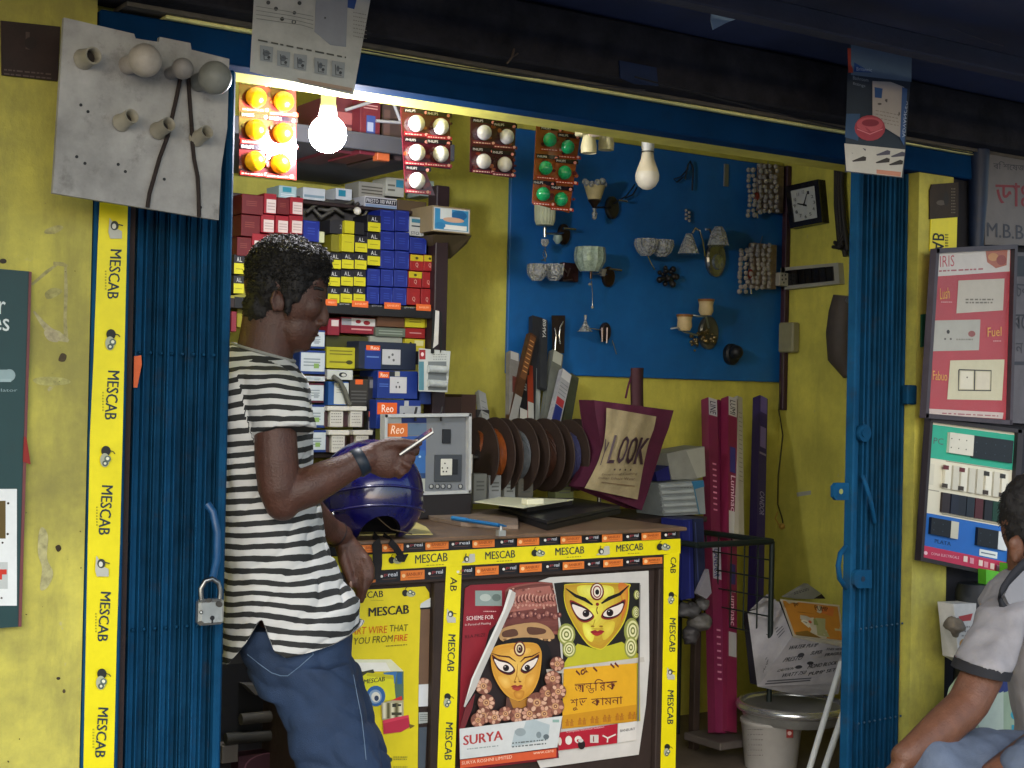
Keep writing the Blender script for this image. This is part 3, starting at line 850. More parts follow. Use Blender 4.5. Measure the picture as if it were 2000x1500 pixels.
mb = MB(film); mb.poly([U(a, b, FYR - 0.008) for a, b in ((1830, 494), (1973, 488), (1964, 818), (1811, 806))]); mb.build('plastic_film', parent=fr)

# sample board of modular switches
SBY = FY - 0.045
sb = thing('switch_board', 'framed sample board of black and white switches on the right pillar', 'display board', U(1890, 1120, SBY))
CB = ((1814, 820), (1988, 842), (1970, 1128), (1795, 1091))
mb = MB(M('#d3cdb6', 0.4, var=0.08)); mb.prism([U(*p, SBY) for p in CB], (0, 0.014, 0)); mb.build('backing_board', parent=sb)
for k in range(4):
    A, B = U(*CB[k], SBY - 0.002), U(*CB[(k + 1) % 4], SBY - 0.002)
    t = (B - A).normalized(); nrm = t.cross(Vector((0, 1, 0))).normalized()
    m = MB(M('#2a2326', 0.4)); m.obox((A + B) / 2, t * ((B - A).length / 2 + 0.005), Vector((0, 0.012, 0)), nrm * (0.006 if k != 1 else 0.014)); m.build('frame_bar', parent=sb)
def bq(u, v):
    (a, b), (c, d), (e, f), (g_, h) = CB
    return ((a * (1 - u) + c * u) * (1 - v) + (g_ * (1 - u) + e * u) * v, (b * (1 - u) + d * u) * (1 - v) + (h * (1 - u) + f * u) * v)
BW = lambda u, v, k=0.0: U(*bq(u, v), SBY - k)
P = Print(BW)
P.rect('#2fa083', 0.01, 0.03, 0.98, 0.27).rect('#2564b0', 0.01, 0.665, 0.98, 0.90).rect('#b9304f', 0.01, 0.90, 0.98, 0.985)
P.txt('#4f5c58', 'PC', (0.07, 0.165), (0.18, 0.165), (0, -0.045)).rect('#c8c3ae', 0.02, 0.31, 0.10, 0.46).scrawl('#9d9886', 0.03, 0.485, 0.17, 0.51, 1, 0.008, 2)
P.scrawl('#8a8574', 0.22, 0.265, 0.94, 0.285, 1, 0.006, 3).scrawl('#8a8574', 0.22, 0.645, 0.94, 0.66, 1, 0.006, 5)
P.txt('#123a66', 'PLATA', (0.16, 0.865), (0.34, 0.865), (0, -0.028), 0.01).rect('#d8dcd8', 0.66, 0.845, 0.86, 0.89).scrawl('#5a6a7a', 0.68, 0.855, 0.84, 0.88, 1, 0.008, 2)
P.ell('#e3b8c0', 0.07, 0.95, 0.02, 0.014).txt('#e3b8c0', 'CONA ELECTRICALS', (0.13, 0.955), (0.44, 0.945), (0, -0.018))
for i, u in enumerate((0.49, 0.56, 0.66, 0.72, 0.79, 0.86, 0.93)):
    P.rect('#e0c8bc' if i % 2 == 0 else '#d08c98', u, 0.915 + 0.003 * i, u + 0.045, 0.955 + 0.003 * i)
P.build('lettering', parent=sb)
def module(u0, v0, u1, v1, h, d=0.010, name='switch', deco=None, par=None):
    m = MB(M(h, 0.35, var=0.1))
    q = [BW(u0, v0, 0.001), BW(u1, v0, 0.001), BW(u1, v1, 0.001), BW(u0, v1, 0.001)]
    m.prism(q, (0, -d, 0))
    o = m.build(name, parent=par or sb)
    if deco:
        Pp = Print(lambda a, b, k=0.0: BW(a, b, 0.001 + d + k))
        deco(Pp)
        Pp.build('contact_mark', parent=o)
    return o
def dots(pp, u0, v0, u1, v1, nx_, ny_, h):
    for i in range(nx_):
        for j in range(ny_):
            pp.ell(h, u0 + (u1 - u0) * (i + 0.5) / nx_, v0 + (v1 - v0) * (j + 0.5) / ny_, 0.006, 0.005)
module(0.22, 0.07, 0.49, 0.215, '#cdc9b8', deco=lambda p: dots(p, 0.23, 0.08, 0.48, 0.205, 3, 2, '#4a4740'))
module(0.49, 0.07, 0.93, 0.225, '#131a22', deco=lambda p: dots(p, 0.5, 0.08, 0.92, 0.215, 4, 2, '#3a444e'))
for i, u in enumerate((0.195, 0.285, 0.375, 0.465, 0.555, 0.65, 0.74, 0.83)):
    dark = i in (0, 2, 5, 7)
    def dd(p, u=u, c='#5f2a2c' if i < 4 else '#33302b'):
        p.rect(c, u + 0.002, 0.305, u + 0.066, 0.335).rect('#3c332a', u + 0.002, 0.435, u + 0.066, 0.465)
    module(u, 0.30, u + 0.068, 0.47, '#d8d3c0' if dark else '#c5c0ae', deco=dd if dark else None)
for i, (u, h) in enumerate(((0.19, '#2a2124'), (0.29, '#1d2230'), (0.37, '#1b2029'), (0.465, '#1f2730'), (0.56, '#4a1e24'), (0.665, '#191b22'), (0.755, '#123a2c'), (0.835, '#211c1c'))):
    module(u, 0.50, u + 0.085, 0.64, h, 0.008)
module(0.08, 0.69, 0.30, 0.81, '#11161d', deco=lambda p: dots(p, 0.09, 0.7, 0.29, 0.8, 2, 2, '#39424c')); module(0.30, 0.69, 0.385, 0.81, '#c4bfaa')
module(0.60, 0.70, 0.83, 0.825, '#11161d', deco=lambda p: dots(p, 0.61, 0.71, 0.82, 0.815, 2, 2, '#39424c')); module(0.83, 0.70, 0.93, 0.825, '#cfd2d0')

# grey clinic sign at the right edge
gs = slab([(1926, 292), (2060, 300), (2060, 480), (1924, 478)], FY - 0.03, 0.02, M('#6f6a68', 0.6, var=0.2, dirt=0.15), 'clinic_sign', label='weathered grey sign with red and black lettering at the right edge', cat='sign')
P = Print(WY(FY - 0.03))
P.txt('#34343a', 'বি শেষজ্ঞ', (1940, 334), (2020, 340), (0, -20)).txt('#7c2a30', 'ডাঃ', (1945, 402), (2008, 404), (0, -46), 0.012).txt('#3a3a42', 'M.B.B.S', (1928, 462), (2020, 470), (0, -28), 0.008)
P.build('lettering', parent=gs)
gp = slab([(1978, 492), (2060, 495), (2060, 830), (1976, 826)], FY - 0.025, 0.015, M('#5d5a5e', 0.65, var=0.3, dirt=0.2), 'notice_board', label='lower grey panel with black writing behind the framed red poster', cat='sign')
P = Print(WY(FY - 0.025)); P.rect('#2a2d33', 1982, 500, 2060, 540).txt('#303036', 'চক', (1984, 580), (2012, 582), (0, -26)).txt('#2c2c31', 'বে', (1978, 642), (2004, 642), (0, -28), 0.01).txt('#34343a', 'ন', (1984, 690), (1998, 690), (0, -20)).rect('#33333a', 1978, 706, 2060, 713).build('lettering', parent=gp)
slab([(1941, 262), (2060, 275), (2060, 300), (1950, 284)], FY - 0.05, 0.01, M('#b9a6a0', 0.7), 'sign_board', label='narrow pale board above the grey lettered sign', cat='board')
# ================================================================== COUNTER
CY = 3.5
ct = Z(1320, 1030.5, CY - 0.02)                       # counter top height
cx0, cx1 = X(592, 1150, CY), X(1329, 1060, CY)
counter = thing('shop_counter', 'dark wooden shop counter bordered with printed tapes and faced with posters', 'counter', ((cx0 + cx1) / 2, CY + 0.3, 0.1))
def cz(py, px=1000): return Z(px, py, CY)
m = MB(wood_dark); m.box((cx0 + 0.03, CY + 0.025, 0.1), (cx1 - 0.03, CY + 0.6, ct - 0.03)); m.build('carcass', parent=counter)
topm = M('#6a5442', 0.38, var=0.45, scale=9, dirt=0.35)
m = MB(topm); m.cbox((cx0, CY - 0.02, ct - 0.012), (cx1 + 0.01, CY + 0.62, ct), 0.003); m.build('counter_top', parent=counter)
zr1 = Z(1000, 1128, CY)
xa, xb, xc, xd = X(845, 1300, CY), X(893, 1300, CY), X(1284, 1300, CY), cx1
for (a, b, nm) in ((xa, xb, 'stile'), (xc, xd, 'stile'), (cx0, X(600, 1300, CY), 'stile')):
    m = MB(wood_dark); m.cbox((a, CY, 0.1), (b, CY + 0.024, zr1 - 0.001), 0.003); m.build(nm, parent=counter)
m = MB(wood_dark); m.cbox((cx0, CY, zr1), (cx1, CY + 0.024, ct - 0.0125), 0.003); m.build('top_rail', parent=counter)
m = MB(wood_dark); m.cbox((cx0, CY + 0.001, 0.1), (cx1, CY + 0.023, 0.22), 0.003); m.build('bottom_rail', parent=counter)
PYB = CY + 0.024
lp = lambda x, a, b: a + (b - a) * (x - 768) / (1272 - 768)
def strip(name, top, bot, x0, x1, mat, lay=0.0012, **kw):
    mb = MB(mat); xs_ = (x0, (x0 + x1) / 2, x1)
    mb.prism([U(x, lp(x, *top), CY - lay) for x in xs_] + [U(x, lp(x, *bot), CY - lay) for x in reversed(xs_)], (0, 0.0008, 0))
    return mb.build(name, **kw)
BLK = M('#17161a', 0.4, var=0.15)
TPG = 'printed tapes on the counter'
s1 = strip('tape_strip', (1060, 1038.5), (1078, 1055.5), 600, 1324, BLK, label='black and orange printed tape along the counter top edge', cat='tape')
s2 = strip('tape_strip', (1114.5, 1088), (1136, 1103), 600, 1322, BLK, label='black and orange printed tape below the yellow counter tape', cat='tape')
def labels(obj, top, bot, spans):
    P = Print(WY(CY - 0.0012))
    for a, b, org in spans:
        a, b = 660 + a / 2.778, 660 + b / 2.778
        t = lambda x: lp(x, *top); u = lambda x: lp(x, *bot)
        h = u(a) - t(a)
        if org:
            P.pg('#d9762c', (a, t(a)), (b, t(b)), (b, u(b)), (a, u(a)))
            P.ell('#eebf84', a + 6, u(a) - h * 0.5, 3.4, 3.6).txt('#8e3f14', 'BANBURY', (a + 12, u(a + 12) - h * 0.42), (b - 4, u(b - 4) - h * 0.42), (0, -h * 0.34), 0.01)
            P.ln('#a8581f', 1.2, (a + 14, u(a + 14) - h * 0.24), (b - 8, u(b - 8) - h * 0.24))
        else:
            P.ell('#d8d4cc', a + 7, u(a) - h * 0.58, 2.6, 2.6).txt('#a8484c', 'go', (a + 11, u(a + 11) - h * 0.48), (a + 19, u(a + 19) - h * 0.48), (0, -h * 0.3)).txt('#cfd2d8', 'real', (a + 20, u(a + 20) - h * 0.48), (b - 4, u(b - 4) - h * 0.48), (0, -h * 0.42), 0.01)
            P.ln('#5a4038', 1.2, (a + 8, u(a + 8) - h * 0.24), (b - 6, u(b - 6) - h * 0.24))
    P.build('lettering', parent=obj)
labels(s1, (1061, 1039.5), (1077, 1054.5), [(240, 355, 1), (360, 470, 0), (475, 600, 1), (605, 725, 0), (730, 850, 1), (870, 962, 0), (973, 1092, 1), (1105, 1198, 0), (1208, 1322, 1), (1332, 1424, 0), (1433, 1543, 1), (1553, 1642, 0), (1648, 1752, 1), (1760, 1842, 0), (20, 110, 0), (118, 230, 1)])
labels(s2, (1116, 1089), (1135, 1102), [(218, 333, 0), (340, 470, 1), (478, 580, 0), (632, 738, 0), (746, 872, 1), (880, 978, 0), (986, 1106, 1), (1118, 1212, 0), (1220, 1336, 1), (1344, 1430, 0), (1440, 1546, 1), (1553, 1645, 0), (1654, 1760, 1), (60, 205, 1)])
s3 = strip('tape_strip', (1081, 1055), (1112, 1084), 600, 1329, TY, 0.0022, label='bright yellow printed tape running along the front of the counter', cat='tape', group='yellow printed tapes')
P = Print(WY(CY - 0.0022))
for (x0, y0, x1, y1, h) in ((811, 1101, 874, 1096, 17), (948, 1093, 1006, 1089, 15), (1085, 1085, 1141, 1081, 14.5), (1204, 1078, 1256, 1074, 13.5)):
    P.txt('#1d3038', 'MESCAB', (x0, y0), (x1, y1), (0, -h), 0.012); P.scrawl('#9a9426', x0 + 22, y0 + 2, x1 - 6, y0 + 5, 1, 1.6, 2, -0.06)
for (x, y, k) in ((773, 1093, 0), (914, 1091, 1), (1052, 1079, 0), (1177, 1076, 1), (1297, 1067, 0)): emblem(P, x, y, 14.5, -0.06, k)
P.build('lettering', parent=s3)
tmid = slab([(872, 1106), (902, 1104), (897, 1240), (891, 1420), (888, 1510), (854, 1510), (857, 1420), (862, 1300)], CY - 0.0035, 0.0012, TY, 'tape_strip', label='yellow printed tape running down the middle post of the counter', cat='tape', group='yellow printed tapes')
P = Print(WY(CY - 0.0035))
P.txt(INK, 'AB', (880, 1127), (879, 1154), (13, 1), 0.012).txt('#1d3038', 'MESCAB', (876, 1239), (873, 1311), (14, 1), 0.012).txt('#1d3038', 'MESCAB', (871, 1411), (868, 1484), (14, 1), 0.012)
emblem(P, 881, 1202, 15, math.pi / 2, 1); emblem(P, 875, 1369, 15, math.pi / 2, 0)
P.build('lettering', parent=tmid)
trt = slab([(1297, 1084), (1327, 1079), (1324, 1200), (1321, 1400), (1319, 1510), (1290, 1510), (1293, 1380), (1296, 1220)], CY - 0.0035, 0.0012, TY, 'tape_strip', label='yellow printed tape running down the right end post of the counter', cat='tape', group='yellow printed tapes')
P = Print(WY(CY - 0.0035))
P.txt(INK, 'CAB', (1310, 1088), (1309, 1119), (11, 1), 0.012).txt('#1d3038', 'MESCAB', (1308, 1207), (1307, 1273), (12, 1), 0.012).txt('#1d3038', 'MESCAB', (1304, 1348), (1303, 1414), (12, 1), 0.012)
emblem(P, 1312, 1169, 13, math.pi / 2, 0); emblem(P, 1310, 1315, 13, math.pi / 2, 1); emblem(P, 1304, 1466, 13, math.pi / 2, 0)
P.build('lettering', parent=trt)

# ---- left yellow poster on the counter
A1 = PYB - 0.004
zq = lambda x, y: (660 + x / 4.055, 1130 + y / 4.055)
yp = slab([zq(-200, 100), zq(180, 92), zq(480, 75), zq(690, 62), zq(722, 110), zq(730, 190), zq(655, 205), zq(640, 700), zq(632, 1550), zq(-200, 1550)], A1, 0.0015, M('#dcca1c', 0.4, var=0.14, scale=7), 'wire_poster', label='yellow wire poster on the counter beside the man in jeans', cat='poster')
P = Print(lambda x, y, k=0.0: U(*zq(x, y), A1 - k))
P.pg('#c9cdc9', (655, 200), (735, 150), (735, 225), (650, 235)).pg('#15151a', (650, 232), (735, 226), (735, 240), (650, 245))
P.txt(INK, 'SCAB', (200, 158), (358, 146), (0, -52), 0.012); P.txt(INK, 'M', (110, 160), (150, 158), (0, -50), 0.012); P.scrawl('#a59a26', 260, 168, 360, 176, 1, 5, 3); emblem(P, 565, 112, 58, 0, 0)
P.txt('#191a22', 'MESCAB', (245, 302), (562, 277), (0, -70), 0.02)
P.txt('#c35f12', 'ART WIRE', (105, 446), (388, 430), (6, -58)).txt('#4c4a1a', 'THAT', (408, 420), (552, 414), (5, -52)).txt('#54501c', 'YOU FROM', (120, 524), (430, 500), (8, -54)).txt('#c33a14', 'FIRE', (445, 500), (548, 490), (6, -50)).scrawl('#8e8424', 380, 525, 548, 545, 1, 9, 4, -0.07)
P.pg('#d9d8b4', (100, 640), (420, 640), (520, 735), (100, 735)).pg('#e4e2d4', (100, 665), (380, 665), (420, 735), (100, 735))
P.pg('#3b3a22', (120, 755), (280, 718), (290, 745), (150, 800)).pg('#3a72a8', (360, 745), (468, 735), (465, 840), (380, 800)).pg('#4f6a58', (468, 735), (520, 735), (520, 960), (430, 960)).pg('#2d5e8c', (470, 745), (508, 742), (506, 835), (470, 835))
P.pg('#d3cf1f', (130, 820), (235, 745), (440, 765), (458, 955), (230, 990)).pg('#bdb41a', (235, 745), (440, 765), (445, 800), (225, 770)).txt(INK, 'MESCAB', (205, 835), (370, 812), (4, -36), 0.012)
P.ell('#2d5e96', 300, 930, 76, 82).ell('#7f98b0', 296, 935, 52, 56).ell('#d5d2c2', 300, 938, 36, 40).ell('#2a3a52', 306, 948, 18, 22)
P.pg('#c22c2c', (420, 965), (505, 930), (510, 965), (430, 985)).pg('#a8a07c', (345, 985), (430, 965), (520, 965), (520, 1090), (350, 1120))
for i in range(5): P.rect('#5a5634' if i % 2 else '#d5cfae', 358 + i * 32, 985, 378 + i * 32, 1108)
P.rect('#26261c', 430, 990, 460, 1018).rect('#26261c', 475, 995, 500, 1010).rect('#3c3a24', 425, 1060, 505, 1082)
P.pg('#b3273f', (355, 1125), (430, 1105), (560, 1080), (572, 1175), (500, 1215), (362, 1232)).pg('#cc3a50', (355, 1125), (430, 1105), (560, 1080), (562, 1100), (357, 1150)).pg('#6b5a14', (560, 1150), (610, 1165), (572, 1190))
P.ell('#3c4a22', 415, 1435, 16, 18).scrawl('#8f8a2a', 440, 1405, 550, 1440, 2, 9, 5).scrawl('#8f8a2a', 440, 1485, 550, 1500, 1, 9, 6)
P.build('lettering', parent=yp)
bs = slab([zq(640, 240), zq(742, 235), zq(735, 850), zq(630, 850)], PYB - 0.002, 0.001, M('#6e5440', 0.7, var=0.2), 'paper_backing', label='brown paper and white label strips showing beside the yellow poster', cat='paper')
P = Print(lambda x, y, k=0.0: U(*zq(x, y), PYB - 0.002 - k)); P.pg('#cfd2d2', (640, 840), (716, 835), (714, 1010), (638, 1015)).pg('#a3a9a4', (640, 1060), (722, 1058), (720, 1140), (640, 1150)).scrawl('#5b605c', 650, 1070, 710, 1130, 4, 6, 3).pg('#46505a', (640, 1180), (705, 1175), (690, 1500), (636, 1500)); P.build('label_strip', parent=bs)

# ---- festival posters on the counter
zf = lambda x, y: (660 + x / 2.778, 980 + y / 2.778)
A2, A3 = PYB - 0.004, PYB - 0.009
dp = slab([zf(*p) for p in ((690, 470), (720, 452), (1170, 432), (1235, 470), (1235, 900), (1225, 1160), (1190, 1395), (665, 1460), (655, 1250), (672, 800))], A2, 0.0015, M('#8c2530', 0.4, var=0.2), 'festival_poster', label='red festival poster with a crowned yellow face above white lettering on the counter', cat='poster')
P = Print(lambda x, y, k=0.0: U(*zf(x, y), A2 - k), 0.0003)
BG = '#241a1a'
P.pg(BG, (820, 700), (900, 620), (1180, 560), (1225, 880), (1220, 1165), (660, 1235), (690, 1110), (760, 960))
P.rect('#8a9a94', 745, 482, 890, 565).ell('#b4bdb4', 800, 520, 30, 20).ell('#66756f', 860, 520, 24, 20)
P.txt('#e5d5d0', 'SCHEME FOR', (698, 644), (845, 636), (0, -22), 0.008).txt('#d8c2bc', 'In Period of Meeting', (690, 678), (830, 668), (0, -16)).txt('#3a1214', 'RS.A PRIZE', (690, 742), (800, 730), (0, -18)).scrawl('#d8b0b0', 790, 590, 860, 600, 1, 5, 3)
rn = random.Random(3)
# crown: terracotta relief
P.smo('#8d5248', (925, 465), (1160, 440), (1215, 540), (1235, 700), (1180, 720), (900, 690), (915, 560))
P.grad('#6a3a32', '#a4665a', [(930, 475), (1158, 448), (1200, 560), (1222, 690), (1060, 700), (910, 680), (920, 560)], (1050, 520), 7).pg('#a4665a', (940, 480), (1150, 455), (1190, 560), (930, 600)).pg('#6e3c36', (915, 600), (1200, 570), (1225, 640), (905, 665))
for i in range(13):
    x = 945 + i * 19
    P.ell('#5c3028', x - 3, 524 + 6 * math.sin(i), 10, 22, 0.1).ell('#b98072', x, 520 + 6 * math.sin(i), 8, 20, 0.1).ell('#d0a08c', x - 1, 512 + 6 * math.sin(i), 3, 8, 0.1).ell('#7c463e', x + 4, 522 + 6 * math.sin(i), 3.5, 14).ell('#c08b7a', x, 560 + 3 * (i % 2), 7, 7)
for i in range(14):
    x = 915 + i * 22
    P.ell('#5e3030' if i % 2 else '#8f5a50', x, 615 + 8 * math.sin(i * 1.7), 13, 15).ell('#b07a6a', x + 3, 612 + 8 * math.sin(i * 1.7), 5, 6)
for i in range(22): P.ell(rn.choice(('#b17a6c', '#7a453d', '#c59482')), rn.uniform(935, 1190), rn.uniform(470, 590), rn.uniform(3, 7), rn.uniform(3, 7))
P.smo('#b08a5c', (890, 690), (1050, 655), (1140, 680), (1175, 740), (1100, 745), (900, 760)).smo('#5a3a2a', (895, 705), (960, 690), (975, 725), (900, 735)).smo('#5a3a2a', (1030, 680), (1120, 690), (1120, 715), (1040, 720))
for i in range(12): P.ell('#d0a878' if i % 2 else '#7d5c3c', 905 + i * 22, 748 - 3 * math.sin(i), 9, 6)
# hair and face
P.smo('#120f10', (850, 790), (930, 745), (1080, 740), (1150, 800), (1160, 930), (1100, 1000), (1090, 830), (840, 820))
P.smo('#d19a38', (838, 800), (920, 770), (1060, 765), (1100, 800), (1105, 860), (1090, 960), (1050, 1040), (985, 1082), (920, 1055), (868, 990), (835, 905))
P.grad('#c98f30', '#e6bc5c', [(838, 805), (920, 776), (1060, 770), (1098, 802), (1100, 860), (1086, 958), (1046, 1036), (985, 1076), (924, 1050), (872, 986), (838, 903)], (965, 900), 9)
P.grad('#dca848', '#efcf7c', [(940, 800), (1040, 795), (1030, 830), (950, 835)], None, 5).grad('#d8a242', '#e8bd62', [(868, 950), (925, 945), (940, 1000), (900, 1010)], None, 6).grad('#cf9638', '#dfae50', [(1020, 945), (1070, 930), (1060, 990), (1020, 1010)], None, 6).grad('#b97c28', '#d9a040', [(955, 1030), (1010, 1026), (1000, 1066), (965, 1066)], None, 5)
P.pg('#5a3a30', (915, 1058), (985, 1085), (1050, 1045), (1060, 1130), (990, 1150), (910, 1120)).pg('#a8742c', (930, 1065), (985, 1085), (1030, 1062), (1020, 1120), (950, 1120))
P.ell('#6b2a24', 986, 798, 32, 42).ell('#e0cfa0', 986, 798, 24, 34).ell('#4a1a1a', 986, 798, 17, 24).ell('#c9b8a0', 984, 795, 9, 14).ell('#1a1010', 986, 798, 6, 9)
def eye(P, pts, w, pupil, pr, col='#5a1616', white_='#e4d8cc'):
    cx_ = sum(p[0] for p in pts) / len(pts); cy_ = sum(p[1] for p in pts) / len(pts)
    P.smo(col, *pts)
    P.smo('#16090a', *[(cx_ + (x - cx_) * 0.9, cy_ + (y - cy_) * 0.84) for x, y in pts])
    P.smo(white_, *[(cx_ + (x - cx_) * 0.82, cy_ + 1 + (y - cy_) * 0.66) for x, y in pts])
    P.ell('#2a1512', *pupil, pr, pr * 1.05).ell('#0c0708', pupil[0], pupil[1], pr * 0.6, pr * 0.65).ell('#d8d0c8', pupil[0] - pr * 0.3, pupil[1] - pr * 0.4, pr * 0.18, pr * 0.18)
eye(P, [(835, 832), (870, 852), (920, 866), (950, 890), (962, 920), (935, 940), (895, 930), (862, 900)], 5, (912, 902), 17)
eye(P, [(1092, 828), (1060, 846), (1020, 868), (998, 895), (992, 920), (1020, 932), (1060, 905), (1082, 868)], 5, (1028, 900), 15)
P.ln('#45150f', [2, 7, 8, 3], (835, 822), (875, 836), (930, 842), (965, 866)).ln('#45150f', [2, 7, 8, 3], (1096, 815), (1055, 838), (1015, 845), (990, 870))
P.ln('#b07a28', [2, 5, 4], (976, 880), (970, 940), (958, 975)).ell('#7a4a1c', 962, 978, 7, 4).ell('#7a4a1c', 988, 976, 7, 4).ln('#b98634', 3, (975, 945), (985, 972))
P.smo('#8c3026', (940, 1002), (962, 994), (975, 1000), (990, 993), (1004, 1000), (985, 1010), (960, 1012)).smo('#a8402e', (945, 1012), (1000, 1008), (975, 1026))
# flower garland
for (x, y, r) in ((790, 1000, 46), (805, 1090, 48), (790, 1160, 44), (850, 1170, 40), (910, 1150, 40), (975, 1160, 44), (1040, 1150, 46), (1080, 1090, 56), (1140, 1040, 48), (1165, 960, 44), (1180, 1110, 48), (1120, 1150, 46), (760, 1185, 40), (1190, 880, 40), (1195, 1030, 44)):
    P.grad(rn.choice(('#6d4034', '#5e382e', '#7a4c3c')), rn.choice(('#c08a70', '#b07a62', '#caa084')), [(x + r * math.cos(q * .785), y + r * math.sin(q * .785)) for q in range(8)], None, 5)
    for a in range(9):
        t = a * 0.698 + x
        P.ell(rn.choice(('#c7957c', '#9a6450', '#d2a88c', '#7a4a3c')), x + r * 0.68 * math.cos(t), y + r * 0.68 * math.sin(t), r * 0.26, r * 0.2, t)
    P.ell('#c99a6c', x, y, r * 0.36, r * 0.36).ell('#7d4c3a', x, y, r * 0.2, r * 0.2).ell('#d8b48c', x, y, r * 0.08, r * 0.08)
# torn white fold across the poster
P.pg('#b8b5ae', (930, 475), (965, 495), (955, 545), (780, 935), (745, 1020), (690, 1115), (682, 1110), (725, 960), (900, 590)).pg('#dcd9d2', (930, 475), (945, 480), (905, 600), (735, 960), (690, 1090), (725, 960), (895, 590)).pg('#6a2428', (660, 1235), (690, 1120), (745, 1040), (730, 1120), (690, 1225))
P.pg('#c9ccc9', (660, 1232), (1218, 1162), (1190, 1332), (662, 1398)).txt('#a83432', 'SURYA', (682, 1322), (893, 1292), (0, -52), 0.02).scrawl('#8e9894', 700, 1335, 870, 1350, 1, 6, 4, -0.11)
P.pg('#a9b6b8', (960, 1240), (1010, 1225), (1020, 1190), (1060, 1180), (1150, 1210), (1140, 1290), (940, 1330)).ell('#8e9a9c', 990, 1250, 30, 22).ell('#7a878a', 1090, 1265, 14, 18).ell('#5d686c', 1130, 1275, 16, 14).scrawl('#59605e', 945, 1300, 1130, 1340, 2, 7, 8, -0.1).rect('#86a79c', 1165, 1182, 1200, 1197)
P.pg('#c9542e', (664, 1402), (1186, 1338), (1184, 1385), (664, 1446)).txt('#e8c4a8', 'SURYA ROSHNI LIMITED', (672, 1428), (945, 1392), (0, -18)).txt('#e8c4a8', 'www.care', (1060, 1372), (1170, 1358), (0, -12))
P.build('lettering', parent=dp)

gp2 = slab([zf(*p) for p in ((1088, 432), (1150, 410), (1686, 374), (1690, 860), (1672, 1100), (1632, 1372), (1100, 1446), (1080, 1405), (1200, 1390), (1195, 1330), (1222, 1160), (1215, 880), (1190, 560), (1165, 440))], A3, 0.0015, M('#c9c6bf', 0.5, var=0.12), 'festival_poster', label='torn white edged poster with a three eyed yellow face and Bengali greeting', cat='poster')
P = Print(lambda x, y, k=0.0: U(*zf(x, y), A3 - k), 0.0003)
P.pg('#1c1a16', (1172, 442), (1225, 436), (1638, 440), (1636, 850), (1222, 880), (1215, 700)).pg('#b9b42a', (1225, 880), (1300, 770), (1400, 800), (1540, 760), (1636, 830), (1640, 1190), (1226, 1232))
for (x, y, r) in ((1600, 700, 70), (1590, 790, 60), (1620, 600, 34), (1630, 505, 26), (1240, 720, 60), (1255, 800, 46)):
    for k, h in ((1, '#8c9146'), (0.8, '#d6d39a'), (0.62, '#7a8038'), (0.48, '#e0dcae'), (0.3, '#6d7430'), (0.16, '#d8d49c')):
        P.ell(h, min(x, 1636 - r * k * 0.6), y, r * k * (0.6 if x > 1560 else 0.8), r * k)
P.smo('#cfc42a', (1228, 470), (1262, 445), (1560, 442), (1580, 480), (1575, 580), (1540, 680), (1450, 790), (1408, 800), (1350, 770), (1275, 660), (1232, 560))
P.grad('#b88e24', '#e2dc52', [(1230, 472), (1262, 448), (1556, 446), (1574, 480), (1570, 580), (1536, 676), (1450, 784), (1408, 794), (1352, 764), (1278, 658), (1236, 560)], (1370, 600), 10).grad('#c9702a', '#d0a432', [(1520, 450), (1562, 446), (1574, 490), (1566, 570), (1535, 650), (1545, 560)], None, 5).grad('#d8d048', '#f0ec7c', [(1300, 460), (1400, 452), (1490, 462), (1480, 520), (1330, 520)], None, 6).grad('#dcd348', '#ece66c', [(1330, 660), (1390, 690), (1380, 760), (1340, 730)], None, 5).grad('#cfb838', '#dcc848', [(1440, 670), (1500, 650), (1490, 710), (1440, 750)], None, 5)
P.ell('#6b1a1c', 1406, 488, 38, 48).ell('#e8dfc8', 1406, 486, 30, 40).ell('#7c1d20', 1406, 488, 24, 34).ell('#ded6c4', 1406, 488, 18, 27).ell('#120c0c', 1407, 490, 11, 15).ell('#7c1d20', 1408, 556, 9, 9).ln('#5a1a16', [6, 3, 5], (1408, 570), (1404, 590), (1410, 608))
P.ln('#140e0e', [4, 16, 20, 8], (1236, 470), (1290, 510), (1340, 530), (1382, 560)).ln('#140e0e', [4, 16, 20, 8], (1578, 455), (1530, 500), (1470, 525), (1430, 552))
eye(P, [(1258, 535), (1300, 548), (1350, 575), (1385, 610), (1388, 632), (1350, 655), (1310, 645), (1278, 600)], 6, (1346, 606), 19, '#7c1d20')
eye(P, [(1560, 530), (1520, 548), (1465, 575), (1436, 602), (1430, 630), (1470, 640), (1520, 622), (1548, 585)], 6, (1476, 602), 19, '#7c1d20')
P.ln('#a8891e', 3, (1395, 640), (1385, 672)).ell('#8c6a1a', 1382, 676, 10, 5).ell('#8c6a1a', 1428, 676, 10, 5).ln('#a08322', 3, (1376, 690), (1440, 690))
P.smo('#8e1f22', (1370, 706), (1395, 696), (1408, 702), (1424, 696), (1446, 704), (1424, 716), (1394, 720)).smo('#a82a28', (1380, 716), (1436, 712), (1408, 728))
